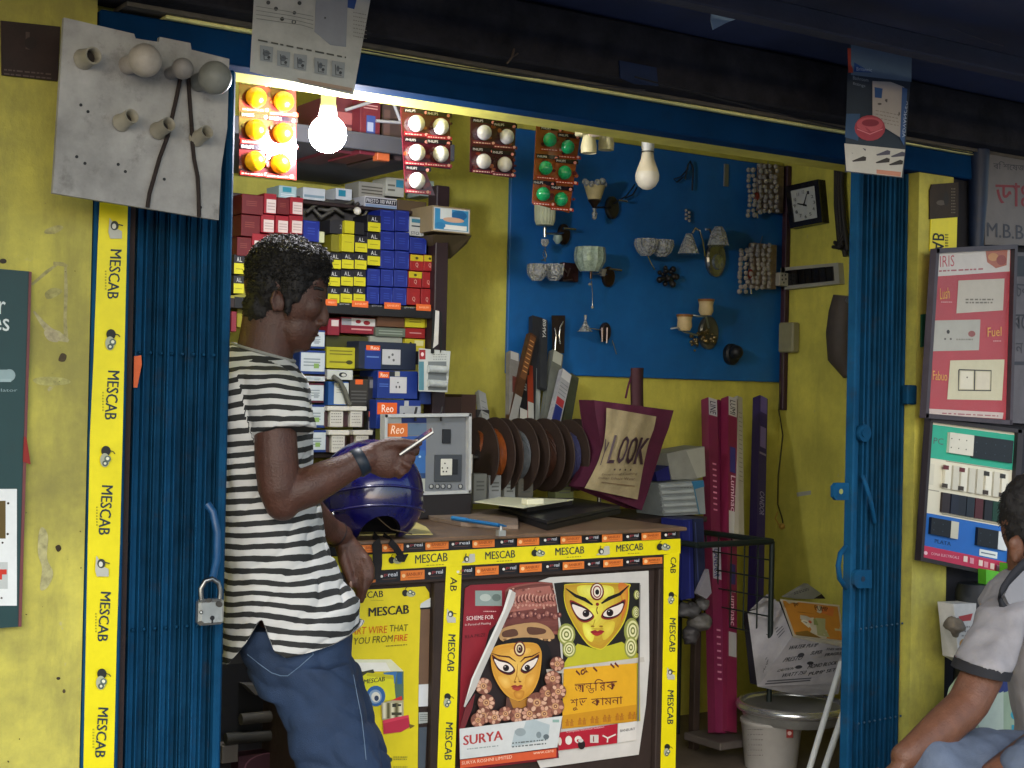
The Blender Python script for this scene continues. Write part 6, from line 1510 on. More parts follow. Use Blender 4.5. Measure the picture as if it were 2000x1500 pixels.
# 11 dark lamp low right
l = lamp('small black wall lamp low on the panel near the gilt one', 1425, 705)
disc(l, 1425, 692, 16, 22, M('#16181c', .5), .03); m = MB(M('#16181c', .5)); m.ball(WP(1438, 688, .05), .03, 12, 8); m.build('lamp_head', parent=l)
m = MB(M('#0e1a30', .6)); m.tube([WP(1338, 350, .02), WP(1344, 322, .03), WP(1348, 315, .03), WP(1354, 330, .02), WP(1352, 372, .02)], .004, 6); m.tube([WP(1344, 330, .02), WP(1330, 345, .02), WP(1316, 350, .02), WP(1322, 356, .02), WP(1335, 346, .02)], .003, 6); m.build('loose_wire', 'dark twisted wire ends hanging high on the blue panel', 'wire')
m = MB(M('#0e1a30', .6)); m.tube([WP(1240, 360, .03), WP(1232, 372, .03), WP(1222, 384, .04), WP(1208, 392, .03), WP(1199, 398, .03)], .003, 6); m.tube([WP(1244, 366, .03), WP(1236, 380, .03), WP(1220, 388, .03)], .003, 6); m.build('loose_wire', 'dark wire pair running to the amber flower lamp', 'wire')
m = MB(M('#8d9094', .35, .7)); a, b = WP(1413, 320), WP(1421, 365); m.cbox((a.x, BPY - .006, b.z), (b.x, BPY - .0005, a.z), .001); m.build('perforated_strip', 'small perforated metal strip screwed to the panel', 'metal strip')
m = MB(crystal)
for k in range(6): m.ball(WP(1343 + (k % 2) * 6 - 3, 411 + k * 4, .02), .007, 8, 6)
m.build('crystal_pendant', 'small crystal pendant alone above the chrome arched lamp', 'pendant')

# ================================================================== RIGHT INNER WALL
def VW(px, py, d=0.0): return UX(px, py, RX - d)
CDP = 0.035
ck = thing('wall_clock', 'square black wall clock with a white face on the yellow side wall', 'clock', VW(1583, 445))
oc = [VW(*p) for p in ((1547, 366), (1612, 352), (1620, 436), (1557, 448))]
def wallprism(q, th, m): m.prism(q, (-th, 0, 0)); return m
m = wallprism(oc, CDP, MB(M('#14141a', .3, coat=.4))); m.build('case', parent=ck)
m = MB(M('#1c1c24', .25, coat=.5)); cc = sum(oc, Vector()) / 4
for k in range(4):
    A, B = oc[k], oc[(k + 1) % 4]
    m.prism([A, B, cc + (B - cc) * .74, cc + (A - cc) * .74], (-CDP - .008, 0, 0))
m.build('frame', parent=ck)
m = MB(M('#c3c6c4', .4, var=.05)); m.poly([cc + (p - cc) * .75 + Vector((-CDP - .001, 0, 0)) for p in oc]); m.build('dial', parent=ck)
Wc = lambda u, v, k=0.0: cc + (oc[1] - oc[0]) * (u * .37) + (oc[3] - oc[0]) * (v * .37) + Vector((-CDP - .0015 - k, 0, 0))
P = Print(Wc)
for h in range(12):
    t = h * math.pi / 6
    x, y = .78 * math.sin(t), -.78 * math.cos(t)
    P.txt('#2a2a2e', str(h or 12), (x - .09, y + .1), (x + .09, y + .1), (0, -.2), 0.01)
P.build('numeral', parent=ck)
P = Print(Wc, .0006, 4); P.ln('#1a1a1e', [.1, .05], (-.08, .1), (.3, -.62)); P.build('minute_hand', parent=ck)
P = Print(Wc, .0006, 7); P.ln('#1a1a1e', [.12, .07], (.2, .12), (-.52, -.12)); P.ell('#1a1a1e', 0, 0, .07, .07); P.build('hour_hand', parent=ck)
sw = thing('switch_box', 'long white switch box with a row of black rockers on the yellow side wall', 'switch box', VW(1590, 566))
q = [VW(*p) for p in ((1534, 524), (1647, 514), (1650, 555), (1537, 567))]
m = MB(M('#a5a49a', .45, var=.15, dirt=.2)); m.prism(q, (-.03, 0, 0)); m.build('box', parent=sw)
f2 = lambda u, v, d: q[0] * (1 - u) * (1 - v) + q[1] * u * (1 - v) + q[2] * u * v + q[3] * (1 - u) * v + Vector((-.03 - d, 0, 0))
for i in range(7):
    u0 = .1 + i * .119
    m = MB(M('#101116', .22, coat=.5)); m.prism([f2(u0, .16, .0005), f2(u0 + .105, .16, .0005), f2(u0 + .105, .84, .0005), f2(u0, .84, .0005)], (-.007 - .002 * (i % 2), 0, 0)); m.build('rocker_switch', parent=sw)
so = thing('socket_outlet', 'small white socket box beside the long switch box', 'socket', VW(1531, 560, .03))
a = U(1523, 532, BPY - .06); b = U(1540, 559, BPY - .06)
m = MB(M('#aaa99f', .45, dirt=.15)); m.cbox((a.x, BPY - .06, b.z), (min(b.x, RX - .002), BPY - .02, a.z), .002); m.build('box', parent=so)
P = Print(WY(BPY - .06)); 
for p in ((1528, 538), (1534, 537), (1528, 546), (1535, 545), (1531, 552)): P.ell('#303030', *p, 1.5, 2)
P.build('pin_hole', parent=so)
m = MB(M('#3b2230', .5, var=.2)); m.cbox((RX - .03, BPY - .035, bpz0 - .12), (RX - .002, BPY - .008, 2.42), .003); m.build('wire_casing', 'dark maroon casing running up the corner beside the blue panel', 'wire casing')
m = MB(M('#8f8b6c', .5, var=.2, dirt=.2)); a, b = VW(1528, 630, .04), VW(1546, 688, .04); m.cbox((RX - .045, min(a.y, b.y) - .01, b.z), (RX - .002, max(a.y, b.y) + .02, a.z), .006); m.build('junction_box', 'cream junction box below the socket in the corner', 'junction box')
cb = MB(M('#2c2826', .6, var=.3))
for k, (o, pp) in enumerate(((0, ((1640, 300), (1638, 380), (1643, 450), (1652, 500))), (5, ((1646, 300), (1643, 360), (1648, 430), (1655, 490))), (10, ((1634, 300), (1634, 400), (1640, 470), (1650, 486))))):
    cb.tube([VW(*p, .03) for p in pp], .012, 8)
for k in range(8): cb.tube([VW(1632 + random.uniform(-8, 8), 470 + random.uniform(-8, 14), .03), VW(1640 + random.uniform(-6, 8), 482 + random.uniform(-8, 8), .06), VW(1650, 470 + random.uniform(-20, 20), .03)], .008, 6)
cb.build('cable_bundle', 'dark dusty bundle of cables beside the wall clock', 'cable')
mt = thing('motor', 'dusty brown grey motor body half hidden by the right gate', 'motor', VW(1648, 720, .1))
m = MB(M('#4a423e', .6, var=.3, dirt=.3)); m.tube([VW(1652, 578, .1), VW(1648, 610, .1), VW(1645, 650, .1), VW(1646, 700, .1), VW(1656, 735, .1)], [.05, .06, .065, .06, .02], 12); m.build('body', parent=mt)
m = MB(M('#3a3431', .6)); 
for p in ((1636, 610), (1634, 680)): m.ball(VW(*p, .1), (.03, .03, .035), 10, 7)
m.build('mount_lug', parent=mt)
m = MB(M('#8f9090', .3, .8)); m.tube([VW(1648, 588, .12), VW(1664, 586, .12)], .018, 10); m.build('shaft', parent=mt)
dc = MB(M('#3f3a1c', .6)); dc.tube([U(1529, 690, BPY - .03), U(1526, 740, BPY - .02), U(1521, 800, BPY - .02), U(1529, 850, BPY - .02), U(1520, 930, BPY - .02), U(1519, 985, BPY - .02), U(1527, 1010, BPY - .02), U(1531, 1030, BPY - .02)], .0035, 6)
dc.use(M('#b08a3c', .5)); dc.tube([U(1519, 1000, BPY - .02), U(1514, 1012, BPY - .02), U(1522, 1026, BPY - .02)], .003, 6); dc.ball(U(1527, 1028, BPY - .025), .014, 8, 6)
dc.build('loose_cable', 'thin loose cord hanging down the back corner with frayed yellow ends', 'cord')
pt_ = MB(M('#9a9c94', .6)); pt_.prism([VW(*p) for p in ((1556, 962), (1584, 958), (1584, 966), (1557, 970))], (-.001, 0, 0)); pt_.build('paper_scrap', 'pale smudge of torn paper on the yellow side wall', 'paper scrap')

# ================================================================== CLOTH BAG
zb_ = lambda x, y: (880 + x / 3.333, 600 + y / 3.333)
bgY = 4.06
bag = thing('cloth_bag', 'maroon edged beige cloth bag lettered LOOK hanging before the spools', 'bag', U(1225, 990, bgY))
def bag_sheet(outline, y, bulge, mat, nm, th=0.0, fold=0.004):
    """fan of strips between left and right outlines with soft folds"""
    left, right = outline
    n, k = 14, 16
    def at(pl, t):
        t *= len(pl) - 1; i = min(int(t), len(pl) - 2); f = t - i
        return pl[i][0] * (1 - f) + pl[i + 1][0] * f, pl[i][1] * (1 - f) + pl[i + 1][1] * f
    vs = []
    for j in range(n + 1):
        l, r = at(left, j / n), at(right, j / n)
        for i in range(k + 1):
            u = i / k; px, py = l[0] * (1 - u) + r[0] * u, l[1] * (1 - u) + r[1] * u
            vs.append(U(*zb_(px, py), y - bulge * math.sin(math.pi * u) * math.sin(math.pi * min(1, .15 + j / n * .85)) - fold * math.sin(u * 19 + j * .35) * (1 - j / n * .6)))
    fs = [(j * (k + 1) + i, j * (k + 1) + i + 1, (j + 1) * (k + 1) + i + 1, (j + 1) * (k + 1) + i) for j in range(n) for i in range(k)]
    m = MB(mat); m.add(vs, fs, True)
    if th: m.add([v + Vector((0, th, 0)) for v in vs], fs, True)
    m.build(nm, parent=bag)
    return lambda u, v, kk=0.0: U(*zb_(*[a * (1 - u) + b * u for a, b in zip(at(left, v), at(right, v))]), y - bulge * math.sin(math.pi * u) * math.sin(math.pi * min(1, .15 + v * .85)) - fold * math.sin(u * 19 + v * n * .35) * (1 - v * .6) - kk - .007)
mar = M('#4c1430', .75, var=.3, scale=20, bump=.3, bscale=300)
Lo, Ro = [(935, 605), (945, 700), (975, 860), (985, 930), (930, 1060), (868, 1172)], [(1453, 672), (1420, 790), (1385, 880), (1330, 1060), (1290, 1190), (1245, 1322)]
bag_sheet((Lo, Ro), bgY, .03, mar, 'body_cloth', .09)
m = MB(mar)
for pl in (Lo, Ro):
    A = [U(*zb_(*p), bgY) for p in pl]; n_ = len(A)
    m.add(A + [v + Vector((0, .09, 0)) for v in A], [(i, i + 1, n_ + i + 1, n_ + i) for i in range(n_ - 1)], True)
m.add([U(*zb_(868, 1172), bgY), U(*zb_(1245, 1322), bgY), U(*zb_(1245, 1322), bgY + .09), U(*zb_(868, 1172), bgY + .09)], [(0, 1, 2, 3)])
m.build('gusset', parent=bag)
Wb = bag_sheet(([(1015, 655), (1012, 760), (1000, 880), (960, 1010), (915, 1100), (872, 1178)], [(1340, 712), (1325, 790), (1290, 880), (1262, 1000), (1240, 1120), (1218, 1252)]), bgY - .036, .03, M('#8f8262', .8, var=.2, scale=25, bump=.3, bscale=400), 'front_panel')
P = Print(Wb, .0008)
ML = '#34202a'
P.txt(ML, 'Y', (.03, .62), (.13, .66), (-.01, -.26), .02)
for s, u0, u1 in (('L', .2, .34), ('O', .38, .55), ('O', .58, .75), ('K', .78, .98)): P.txt(ML, s, (u0, .61 + u0 * .03), (u1, .61 + u1 * .03), (.02, -.30), .06)
for i in range(4): P.ell(ML, .42 + i * .11, .70, .015, .012)
P.txt('#574436', 'Exceptional Clothing', (.2, .79), (.9, .76), (0, -.035)).txt('#574436', 'Indian Ethnic Wear', (.16, .83), (.88, .815), (0, -.03)).scrawl('#6a563e', .25, .86, .9, .89, 1, .01, 3)
P.build('lettering', parent=bag)
m = MB(M('#43242c', .8, var=.3))
m.loft([[U(*zb_(x + dx, y), bgY + .03 + dy) for dx, dy in ((-42, 0), (-20, -.02), (20, -.02), (42, 0), (20, .02), (-20, .02))] for x, y in ((1216, 395), (1214, 420), (1212, 520), (1213, 605), (1215, 665))]); m.build('handle', parent=bag)
m = MB(mar); m.tube([U(*zb_(1140, 590), bgY), U(*zb_(1155, 520), bgY + .02), U(*zb_(1180, 440), bgY + .04)], .004, 6); m.build('strap_edge', parent=bag)

# ================================================================== RIGHT HAND STOCK
def longbox(p0, p1, y0, y1, wpx, dep, hexc, lab, group, parts=(), name='tube_box', rough=.35):
    A, B = U(*p0, y0), U(*p1, y1)
    t = (B - A).normalized(); n_ = Vector((0, 1, 0)); n_ = (n_ - t * n_.dot(t)).normalized(); s_ = t.cross(n_)
    if s_.x < 0: s_ = -s_
    k = (A - CAM).dot(FWD) / FPX / .83; hw = wpx * k / 2; L_ = (B - A).length
    m = MB(M(hexc, rough, var=.15, scale=6)); m.obox((A + B) / 2, s_ * hw, n_ * dep, t * (L_ / 2))
    o = m.build(name, lab, 'tube box', group)
    P = Print(lambda u, v, q=0.0: A + t * (L_ * (1 - v)) + s_ * (hw * (2 * u - 1)) - n_ * (dep + q), .0006)
    for d in parts:
        if d[0] == 'r': P.rect(*d[1:6])
        elif d[0] == 't': P.txt(d[1], d[2], (d[4], d[5]), (d[4], d[6]), (d[3], 0), .008)
        else: P.scrawl(*d[1:])
    if parts: P.build('label_print', parent=o)
    return o
G = 'long pink tube boxes'
PK = '#742548'
longbox((1400, 1432), (1385, 781), 4.0, 4.36, 22, .02, PK, 'long pink tube box leftmost in the leaning bundle', G, (('r', '#b3b0b8', .05, .0, .95, .055), ('t', '#2a2040', 'LINE', .6, .2, .01, .05), ('s', '#d88aa8', .3, .2, .7, .36, 9, .005, 2), ('r', '#a8a8b4', .1, .46, .95, .56), ('t', '#2d3a7a', 'CANDOR', .55, .2, .47, .555), ('s', '#c98aa0', .3, .7, .7, .86, 8, .005, 5)))
longbox((1411, 1432), (1403, 785), 4.02, 4.38, 18, .02, '#702044', 'long pink tube box second in the leaning bundle', G, (('r', '#3d2a6a', .25, .2, .8, .26), ('s', '#3a3f8c', .2, .36, .8, .44, 9, .004, 3), ('r', '#b9a8b4', .1, .375, .9, .43), ('r', '#a9abb8', .05, .44, .95, .51), ('t', '#2a2a50', 'CANDOR', .55, .2, .445, .505)))
longbox((1422, 1430), (1424, 779), 3.98, 4.34, 22, .02, '#782242', 'long pink tube box third in the leaning bundle', G, (('r', '#b6b2ac', .05, .0, .95, .06), ('t', '#2a2030', 'LUMI', .6, .2, .01, .055), ('r', '#3a3474', .2, .16, .8, .24), ('t', '#e0b8c8', 'Luminac', .5, .3, .25, .36), ('r', '#b3b0aa', .1, .36, .95, .44), ('r', '#342e6a', .2, .52, .8, .58), ('t', '#d8a8b8', 'Luminac', .5, .3, .6, .7), ('r', '#a5a2a0', .1, .72, .9, .79)))
longbox((1443, 1064), (1440, 777), 4.14, 4.35, 12, .015, '#a09a88', 'pale narrow tube box at the right of the pink bundle', G, (('s', '#6a5a50', .2, .1, .8, .6, 16, .004, 3),))
longbox((1475, 1195), (1485, 778), 4.2, 4.5, 20, .02, '#2a1c58', 'purple tube box standing alone by the corner', 'purple tube boxes', (('r', '#6a5a9c', .1, .0, .9, .13), ('r', '#3a2a6c', .1, .08, .9, .14), ('r', '#7a6aa4', .15, .15, .85, .25), ('s', '#8a8098', .1, .27, .9, .29, 1, .01, 2), ('t', '#9a94b4', 'CANDOR', .55, .25, .46, .57)))
base = MB(M('#57504c', .6, var=.3)); a = U(1395, 1436, 4.0); base.cbox((a.x - .06, 3.9, a.z - .03), (a.x + .14, 4.1, a.z - .002), .004); base.build('base_block', 'low grey block under the pink tube bundle', 'block')
# pile behind the counter end
G = 'packs at the counter end'
def quad(pts, y, th, hexc, lab, nm, cat, deco=None, rough=.5, group=G):
    m = MB(M(hexc, rough, var=.2, scale=14)); m.prism([U(*p, y) for p in pts], (0, th, 0)); o = m.build(nm, lab, cat, group)
    if deco: P = Print(WY(y)); deco(P); P.build('label_print', parent=o)
    return o
quad(((1302, 886), (1340, 878), (1376, 872), (1378, 930), (1358, 936), (1312, 937)), 4.2, .12, '#8f918c', 'pale grey bulky pack on top of the pile at the counter end', 'bulky_pack', 'package', lambda P: P.pg('#a5a69e', (1340, 880), (1376, 873), (1378, 928), (1362, 934)))
quad(((1280, 922), (1306, 910), (1310, 938), (1284, 940)), 4.18, .08, '#1a1c5c', 'small dark blue box beside the bulky pack', 'small_box', 'box')
cr = quad(((1286, 944), (1374, 938), (1378, 1004), (1297, 1008)), 4.14, .16, '#7f878a', 'white ribbed pack with a blue corner at the counter end', 'ribbed_pack', 'package', lambda P: P.pg('#2f6c94', (1350, 940), (1374, 938), (1376, 950), (1356, 956)).ln('#2f6c8c', 2, (1354, 944), (1366, 1004)).scrawl('#5a6064', 1290, 946, 1350, 1004, 5, 2.5, 4))
for i in range(5):
    m = MB(M('#9aa2a4', .5)); m.tube([U(1288 + i * 2, 950 + i * 12.5, 4.137), U(1350 + i * 2.5, 947 + i * 12.5, 4.137)], .008, 8); m.build('rib', parent=cr)
tb = MB(wood_dark); a, b = U(1286, 1012, 4.1), U(1382, 1010, 4.1); tb.cbox((a.x - .1, 4.1, a.z - .02), (b.x, 4.5, a.z - .001), .003)
for xx in (a.x - .08, b.x - .03): tb.cbox((xx, 4.12, .1), (xx + .03, 4.15, a.z - .021), .002)
tb.build('side_table', 'dark little table behind the counter end carrying packs', 'table')
quad(((1334, 1016), (1352, 1014), (1356, 1168), (1330, 1172)), 3.96, .12, '#141c5c', 'tall dark blue carton standing under the ribbed pack', 'tall_carton', 'box', lambda P: P.ln('#27307a', 2, (1346, 1018), (1348, 1166)))
quad(((1354, 1014), (1374, 1012), (1378, 1130), (1358, 1160)), 3.98, .12, '#1c2340', 'navy carton standing beside the pink tubes', 'tall_carton', 'box', lambda P: P.ln('#3a4470', 2, (1358, 1020), (1364, 1140)))
quad(((1362, 1160), (1384, 1112), (1390, 1158), (1380, 1170)), 3.95, .02, '#7a7880', 'slanting grey sheet before the pink tubes', 'grey_sheet', 'card')
for (x, y, r, h, l) in ((1345, 1190, 20, '#4a4a4c', 'grey crumpled bundle low behind the counter, left'), (1366, 1215, 22, '#5a5856', 'grey crumpled bundle low behind the counter, middle'), (1350, 1240, 20, '#3e3c3e', 'grey crumpled bundle low behind the counter, lowest'), (1372, 1180, 14, '#525254', 'small grey crumpled bundle beside the pink tubes')):
    m = MB(M(h, .5, var=.4, scale=20)); c = U(x, y, 4.0); m.ball(c, (r * .0019, r * .0016, r * .0015), 22, 16); m.v = [c + (p - c) * (1 + .55 * noise.noise(p * 26) + .3 * noise.noise(p * 70)) for p in m.v]; m.build('crumpled_bundle', l, 'bundle', 'crumpled bundles')
# wire basket
bk = thing('wire_basket', 'dark wire basket rack standing against the yellow side wall', 'basket', U(1450, 1300, 4.05))
wm = M('#1c2624', .5, .3)
y0b, y1b = 3.85, 4.35
zb1 = Z(1460, 1060, y0b); xb0, xb1 = X(1362, 1060, y0b), X(1508, 1066, y0b)
xb1 = min(xb1, RX - .05)
zb0 = zb1 - .34
m = MB(wm); rim = [Vector((xb0, y0b, zb1)), Vector((xb1, y0b, zb1)), Vector((xb1, y1b, zb1)), Vector((xb0, y1b, zb1))]
for k in range(4): m.tube([rim[k], rim[(k + 1) % 4]], .011, 8)
m.build('rim', parent=bk)
for p in rim[1:]:
    m = MB(wm); m.tube([p, Vector((p.x, p.y, .1))], .010, 8); m.build('leg', parent=bk)
m = MB(wm)
for k in range(1, 7):
    y = y0b + (y1b - y0b) * k / 7; m.tube([(xb1, y, zb1), (xb1, y, zb0)], .003, 5)
    x = xb0 + (xb1 - xb0) * k / 7; m.tube([(x, y1b, zb1), (x, y1b, zb0)], .003, 5)
for k in range(1, 6):
    z = zb1 - (zb1 - zb0) * k / 5
    m.tube([(xb1, y0b, z), (xb1, y1b, z), (xb0, y1b, z)], .003, 5)
m.build('wire_mesh', parent=bk)
# crumpled pump carton with an orange lid
zc = lambda x, y: (1460 + x / 6.82, 1140 + y / 6.82)
cn = thing('printed_carton', 'crumpled grey pump carton with an orange printed lid beside the right gate', 'box', U(1560, 1360, 3.75))
def tri(pts):  # pts (zx, zy, Y)
    return [U(*zc(x, y), Y) for x, y, Y in pts]
greyp = M('#a09da0', .6, var=.25, scale=10, bump=.4, bscale=25)
def facet(nm, pts, mat, deco=None, cuts=5):
    """bilinear crumpled face from four corners"""
    a, b, c, d = [Vector((x, y, Y)) for x, y, Y in pts]
    n = 8; vs = []
    def w(u, v):
        p = a * (1 - u) * (1 - v) + b * u * (1 - v) + c * u * v + d * (1 - u) * v
        return U(*zc(p.x, p.y), p.z - .008 * noise.noise(Vector((u * 3 + a.x, v * 3, 1))) * min(1, 6 * u * (1 - u)) )
    for j in range(n + 1):
        for i in range(n + 1): vs.append(w(i / n, j / n))
    fs = [(j * (n + 1) + i, j * (n + 1) + i + 1, (j + 1) * (n + 1) + i + 1, (j + 1) * (n + 1) + i) for j in range(n) for i in range(n)]
    m = MB(mat); m.add(vs, fs, True); m.add([v + Vector((0, .004, 0)) for v in vs], fs, True); m.build(nm, parent=cn)
    if deco:
        P = Print(lambda u, v, k=0.0: w(u, v) + Vector((0, -k - .001, 0)), .0006); deco(P); P.build('print', parent=cn)
def d1(P):
    DK = '#34343a'
    for s, u0, v0, u1, v1, h in (('WATER PUMP', .05, .25, .5, .1, .09), ('PRESTO', .1, .5, .35, .42, .1), ('SUPER', .45, .3, .62, .24, .09), ('MONO BLOCK', .5, .62, .9, .48, .1), ('PUMP SET', .55, .78, .9, .66, .09), ('WATT 750', .2, .82, .5, .74, .09), ('CAUTION', .1, .7, .3, .64, .06), ('FRAGILE', .68, .3, .95, .2, .08), ('THIS SIDE', .66, .15, .95, .08, .06)):
        P.txt(DK, s, (u0, v0), (u1, v1), (.01, -h), .012)
    P.ell(DK, .3, .32, .05, .05).ell(DK, .5, .48, .05, .04).ell(DK, .36, .58, .05, .04).scrawl('#4a4a50', .05, .86, .6, .97, 2, .025, 3, -.1)
facet('front_side', [(600, 715, 3.72), (1285, 850, 3.68), (1235, 1330, 3.70), (140, 1370, 3.80)], greyp, d1)
def d2(P):
    for k in range(9): P.txt('#3a3a40', ('PRESTO', 'PUMP', 'WATT', 'CARE', 'MONO')[k % 5], (.15 + .25 * (k % 3), .75 + .08 * (k // 3)), (.32 + .25 * (k % 3), .70 + .08 * (k // 3)), (.01, -.05), .012)
    P.scrawl('#4a4a50', .65, .45, .97, .7, 4, .02, 4)
facet('left_side', [(10, 380, 3.98), (420, 240, 3.92), (600, 715, 3.722), (140, 1370, 3.802)], greyp, d2)
facet('left_flap', [(40, 350, 3.985), (270, 140, 4.0), (370, 210, 3.95), (410, 260, 3.925)], greyp)
facet('bottom_flap', [(140, 1372, 3.80), (1235, 1332, 3.70), (1210, 1470, 3.72), (700, 1490, 3.78)], greyp)
def d3(P):
    P.pg('#b87a2c', (.02, .03), (.96, .05), (.96, .97), (.03, .95)).pg('#c06a34', (.7, .08), (.95, .1), (.95, .5), (.6, .5)).txt('#5a3418', 'PRESTO PUMP', (.2, .2), (.78, .22), (0, -.14), .012).ln('#7d4c1c', .03, (.22, .3), (.7, .32)).pg('#9c9c70', (.52, .42), (.86, .42), (.8, .93), (.48, .9)).pg('#7d8a54', (.48, .45), (.54, .45), (.54, .62), (.46, .62)).ell('#c8c0a8', .3, .62, .09, .11).ell('#8d8a78', .3, .62, .06, .07).ell('#b85038', .4, .55, .03, .04).pg('#7a5a22', (.05, .88), (.3, .8), (.55, .97), (.05, .96)).rect('#b3a888', .84, .55, .97, .72)
facet('orange_lid', [(440, 205, 3.90), (1225, 285, 3.86), (1285, 770, 3.70), (615, 700, 3.735)], M('#b5ad9c', .55, var=.15), d3)
facet('front_edge', [(600, 700, 3.733), (1285, 772, 3.698), (1285, 848, 3.682), (602, 716, 3.722)], M('#a8a294', .55, var=.15))
m = MB(M('#24222a', .7)); m.prism(tri([(60, 420, 4.02), (420, 250, 4.0), (1220, 300, 4.0), (1235, 1320, 3.95), (160, 1360, 3.95)]), (0, .05, 0)); m.build('inner_lining', parent=cn)
quad([zc(500, 180), zc(800, 0), zc(980, 130), zc(880, 205), zc(640, 200)], 4.05, .02, '#8c8c86', 'pale lettered card sticking up behind the pump carton', 'printed_card', 'card', lambda P: P.scrawl('#55555a', *zc(620, 110), *zc(820, 150), 2, 2, 3, -.3).pg('#1d1528', zc(880, 200), zc(985, 135), zc(1040, 200)), group='cards')
# steel pan on a white bucket
sp_ = thing('steel_pan', 'round steel pan with a shiny rolled rim under the pump carton', 'pan', U(1545, 1400, 3.72))
c = U(1548, 1378, 3.78); kk = 3.78 / .75 / FPX
m = MB(M('#b4b4b0', .35, .7, var=.25)); rr_ = 106 * kk
m.lathe(c + Vector((0, 0, -.05)), (0, 0, 1), [(0, rr_ * .9), (.02, rr_ * .96), (.045, rr_ * .98)], 40); m.build('bowl', parent=sp_)
m = MB(M('#dedede', .24, .85, var=.1)); n = 48; m.tube([c + Vector((math.cos(6.2832 * i / n) * rr_, math.sin(6.2832 * i / n) * rr_, 0)) for i in range(n + 1)], .016, 10, cap=False); m.build('rolled_rim', parent=sp_)
m = MB(M('#9a9a96', .4, .6, var=.25)); m.lathe(c + Vector((0, 0, .002)), (0, 0, 1), [(0, rr_ * .98), (.004, rr_ * .5), (.006, 0.001)], 40); m.build('pan_lid', parent=sp_)
bu = thing('bucket', 'white plastic bucket with a small red logo under the steel pan', 'bucket', U(1510, 1500, 3.8))
c = U(1507, 1412, 3.80)
m = MB(M('#a8a49e', .4, var=.15)); m.lathe(Vector((c.x, c.y, .1)), (0, 0, 1), [(0, .092), (c.z - .1, .108), (c.z - .095, .113), (c.z - .085, .111)], 30); m.build('shell', parent=bu)
P = Print(lambda px, py, k=0.0: UD(px, py, (c - CAM).dot(FWD) - .1095 - k)); P.rect('#8c2620', 1536, 1424, 1549, 1441).ell('#c9a8a0', 1542, 1432, 4, 4).scrawl('#5a5654', 1460, 1420, 1490, 1480, 6, 1.4, 4).build('logo_print', parent=bu)
# white tubes leaning at the gate
for (p0, p1, y0, y1, r, l) in (((1578, 1512), (1645, 1288), 3.35, 3.45, .010, 'long white lamp tube leaning against the right gate'), ((1604, 1520), (1648, 1390), 3.3, 3.38, .011, 'second white lamp tube leaning lower by the right gate')):
    A, B = U(*p0, y0), U(*p1, y1); A = A + (A - B) * ((A.z - .1) / (B.z - A.z))
    t = thing('lamp_tube', l, 'lamp tube', A, 'leaning lamp tubes')
    m = MB(M('#c3c6c4', .3, var=.05)); m.tube([A.lerp(B, .02), A.lerp(B, .98)], r, 12); m.build('glass_tube', parent=t)
    m = MB(M('#a0a0a0', .3, .8)); m.tube([A.lerp(B, .98), B], r * 1.02, 12); m.tube([A, A.lerp(B, .02)], r * 1.02, 12); m.build('end_cap', parent=t)
# dark stock seen past the man's legs, below the gate opening
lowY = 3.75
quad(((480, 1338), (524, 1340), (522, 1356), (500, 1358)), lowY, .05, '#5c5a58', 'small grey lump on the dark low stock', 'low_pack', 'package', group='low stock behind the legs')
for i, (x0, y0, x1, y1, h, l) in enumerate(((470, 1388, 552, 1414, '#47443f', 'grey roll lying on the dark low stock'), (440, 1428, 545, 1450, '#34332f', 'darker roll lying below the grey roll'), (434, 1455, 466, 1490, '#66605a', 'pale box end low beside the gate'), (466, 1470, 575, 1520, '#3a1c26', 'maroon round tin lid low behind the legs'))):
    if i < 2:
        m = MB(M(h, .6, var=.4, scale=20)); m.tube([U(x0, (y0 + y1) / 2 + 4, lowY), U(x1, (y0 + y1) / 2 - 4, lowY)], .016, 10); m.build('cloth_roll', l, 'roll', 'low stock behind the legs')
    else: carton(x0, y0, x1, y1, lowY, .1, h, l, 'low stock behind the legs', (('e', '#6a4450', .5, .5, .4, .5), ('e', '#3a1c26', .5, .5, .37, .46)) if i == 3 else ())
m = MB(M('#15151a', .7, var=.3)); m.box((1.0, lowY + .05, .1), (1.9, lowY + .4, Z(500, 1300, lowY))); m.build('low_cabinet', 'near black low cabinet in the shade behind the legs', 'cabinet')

# ================================================================== STUFF BEHIND THE SEATED MAN
m = MB(M('#5ab02a', .4)); m.prism([U(*p, FY - .09) for p in ((1926, 1112), (1960, 1118), (1958, 1156), (1926, 1148))], (0, .03, 0)); m.prism([U(*p, FY - .1) for p in ((1968, 1100), (1998, 1105), (1990, 1135), (1968, 1130))], (0, .03, 0)); m.build('green_packet', 'bright green packet just under the sample switch board', 'packet')
wp = quad(((1862, 1180), (1910, 1178), (1930, 1260), (1896, 1300), (1872, 1286), (1866, 1216)), FY - .1, .06, '#c9c4bc', 'white and red plastic packet tucked behind the grey shirt', 'white_packet', 'packet', lambda P: P.pg('#a83a3a', (1872, 1204), (1900, 1198), (1896, 1212), (1876, 1214)).ell('#a87a3c', 1882, 1258, 8, 10).ell('#a03a24', 1876, 1292, 8, 10).scrawl('#8a8480', 1878, 1220, 1910, 1246, 3, 3, 3), group='packets behind the seated man')
m = MB(M('#776c5c', .6, var=.4, scale=30)); c = U(1866, 1224, FY - .13); m.ball(c, .028, 14, 10); m.v = [c + (p - c) * (1 + .5 * noise.noise(p * 60)) for p in m.v]; m.build('crumpled_wrapper', 'crumpled brown wrapper beside the white and red packet', 'wrapper')
gb = thing('printed_bag', 'pale green printed plastic bag hanging behind the seated man', 'bag', U(1950, 1500, FY - .16))
m = MB(M('#a3b596', .35, var=.2, scale=8)); zz = [(1868, 1420), (1885, 1350), (1930, 1290), (2060, 1270), (2060, 1520), (1868, 1520)]
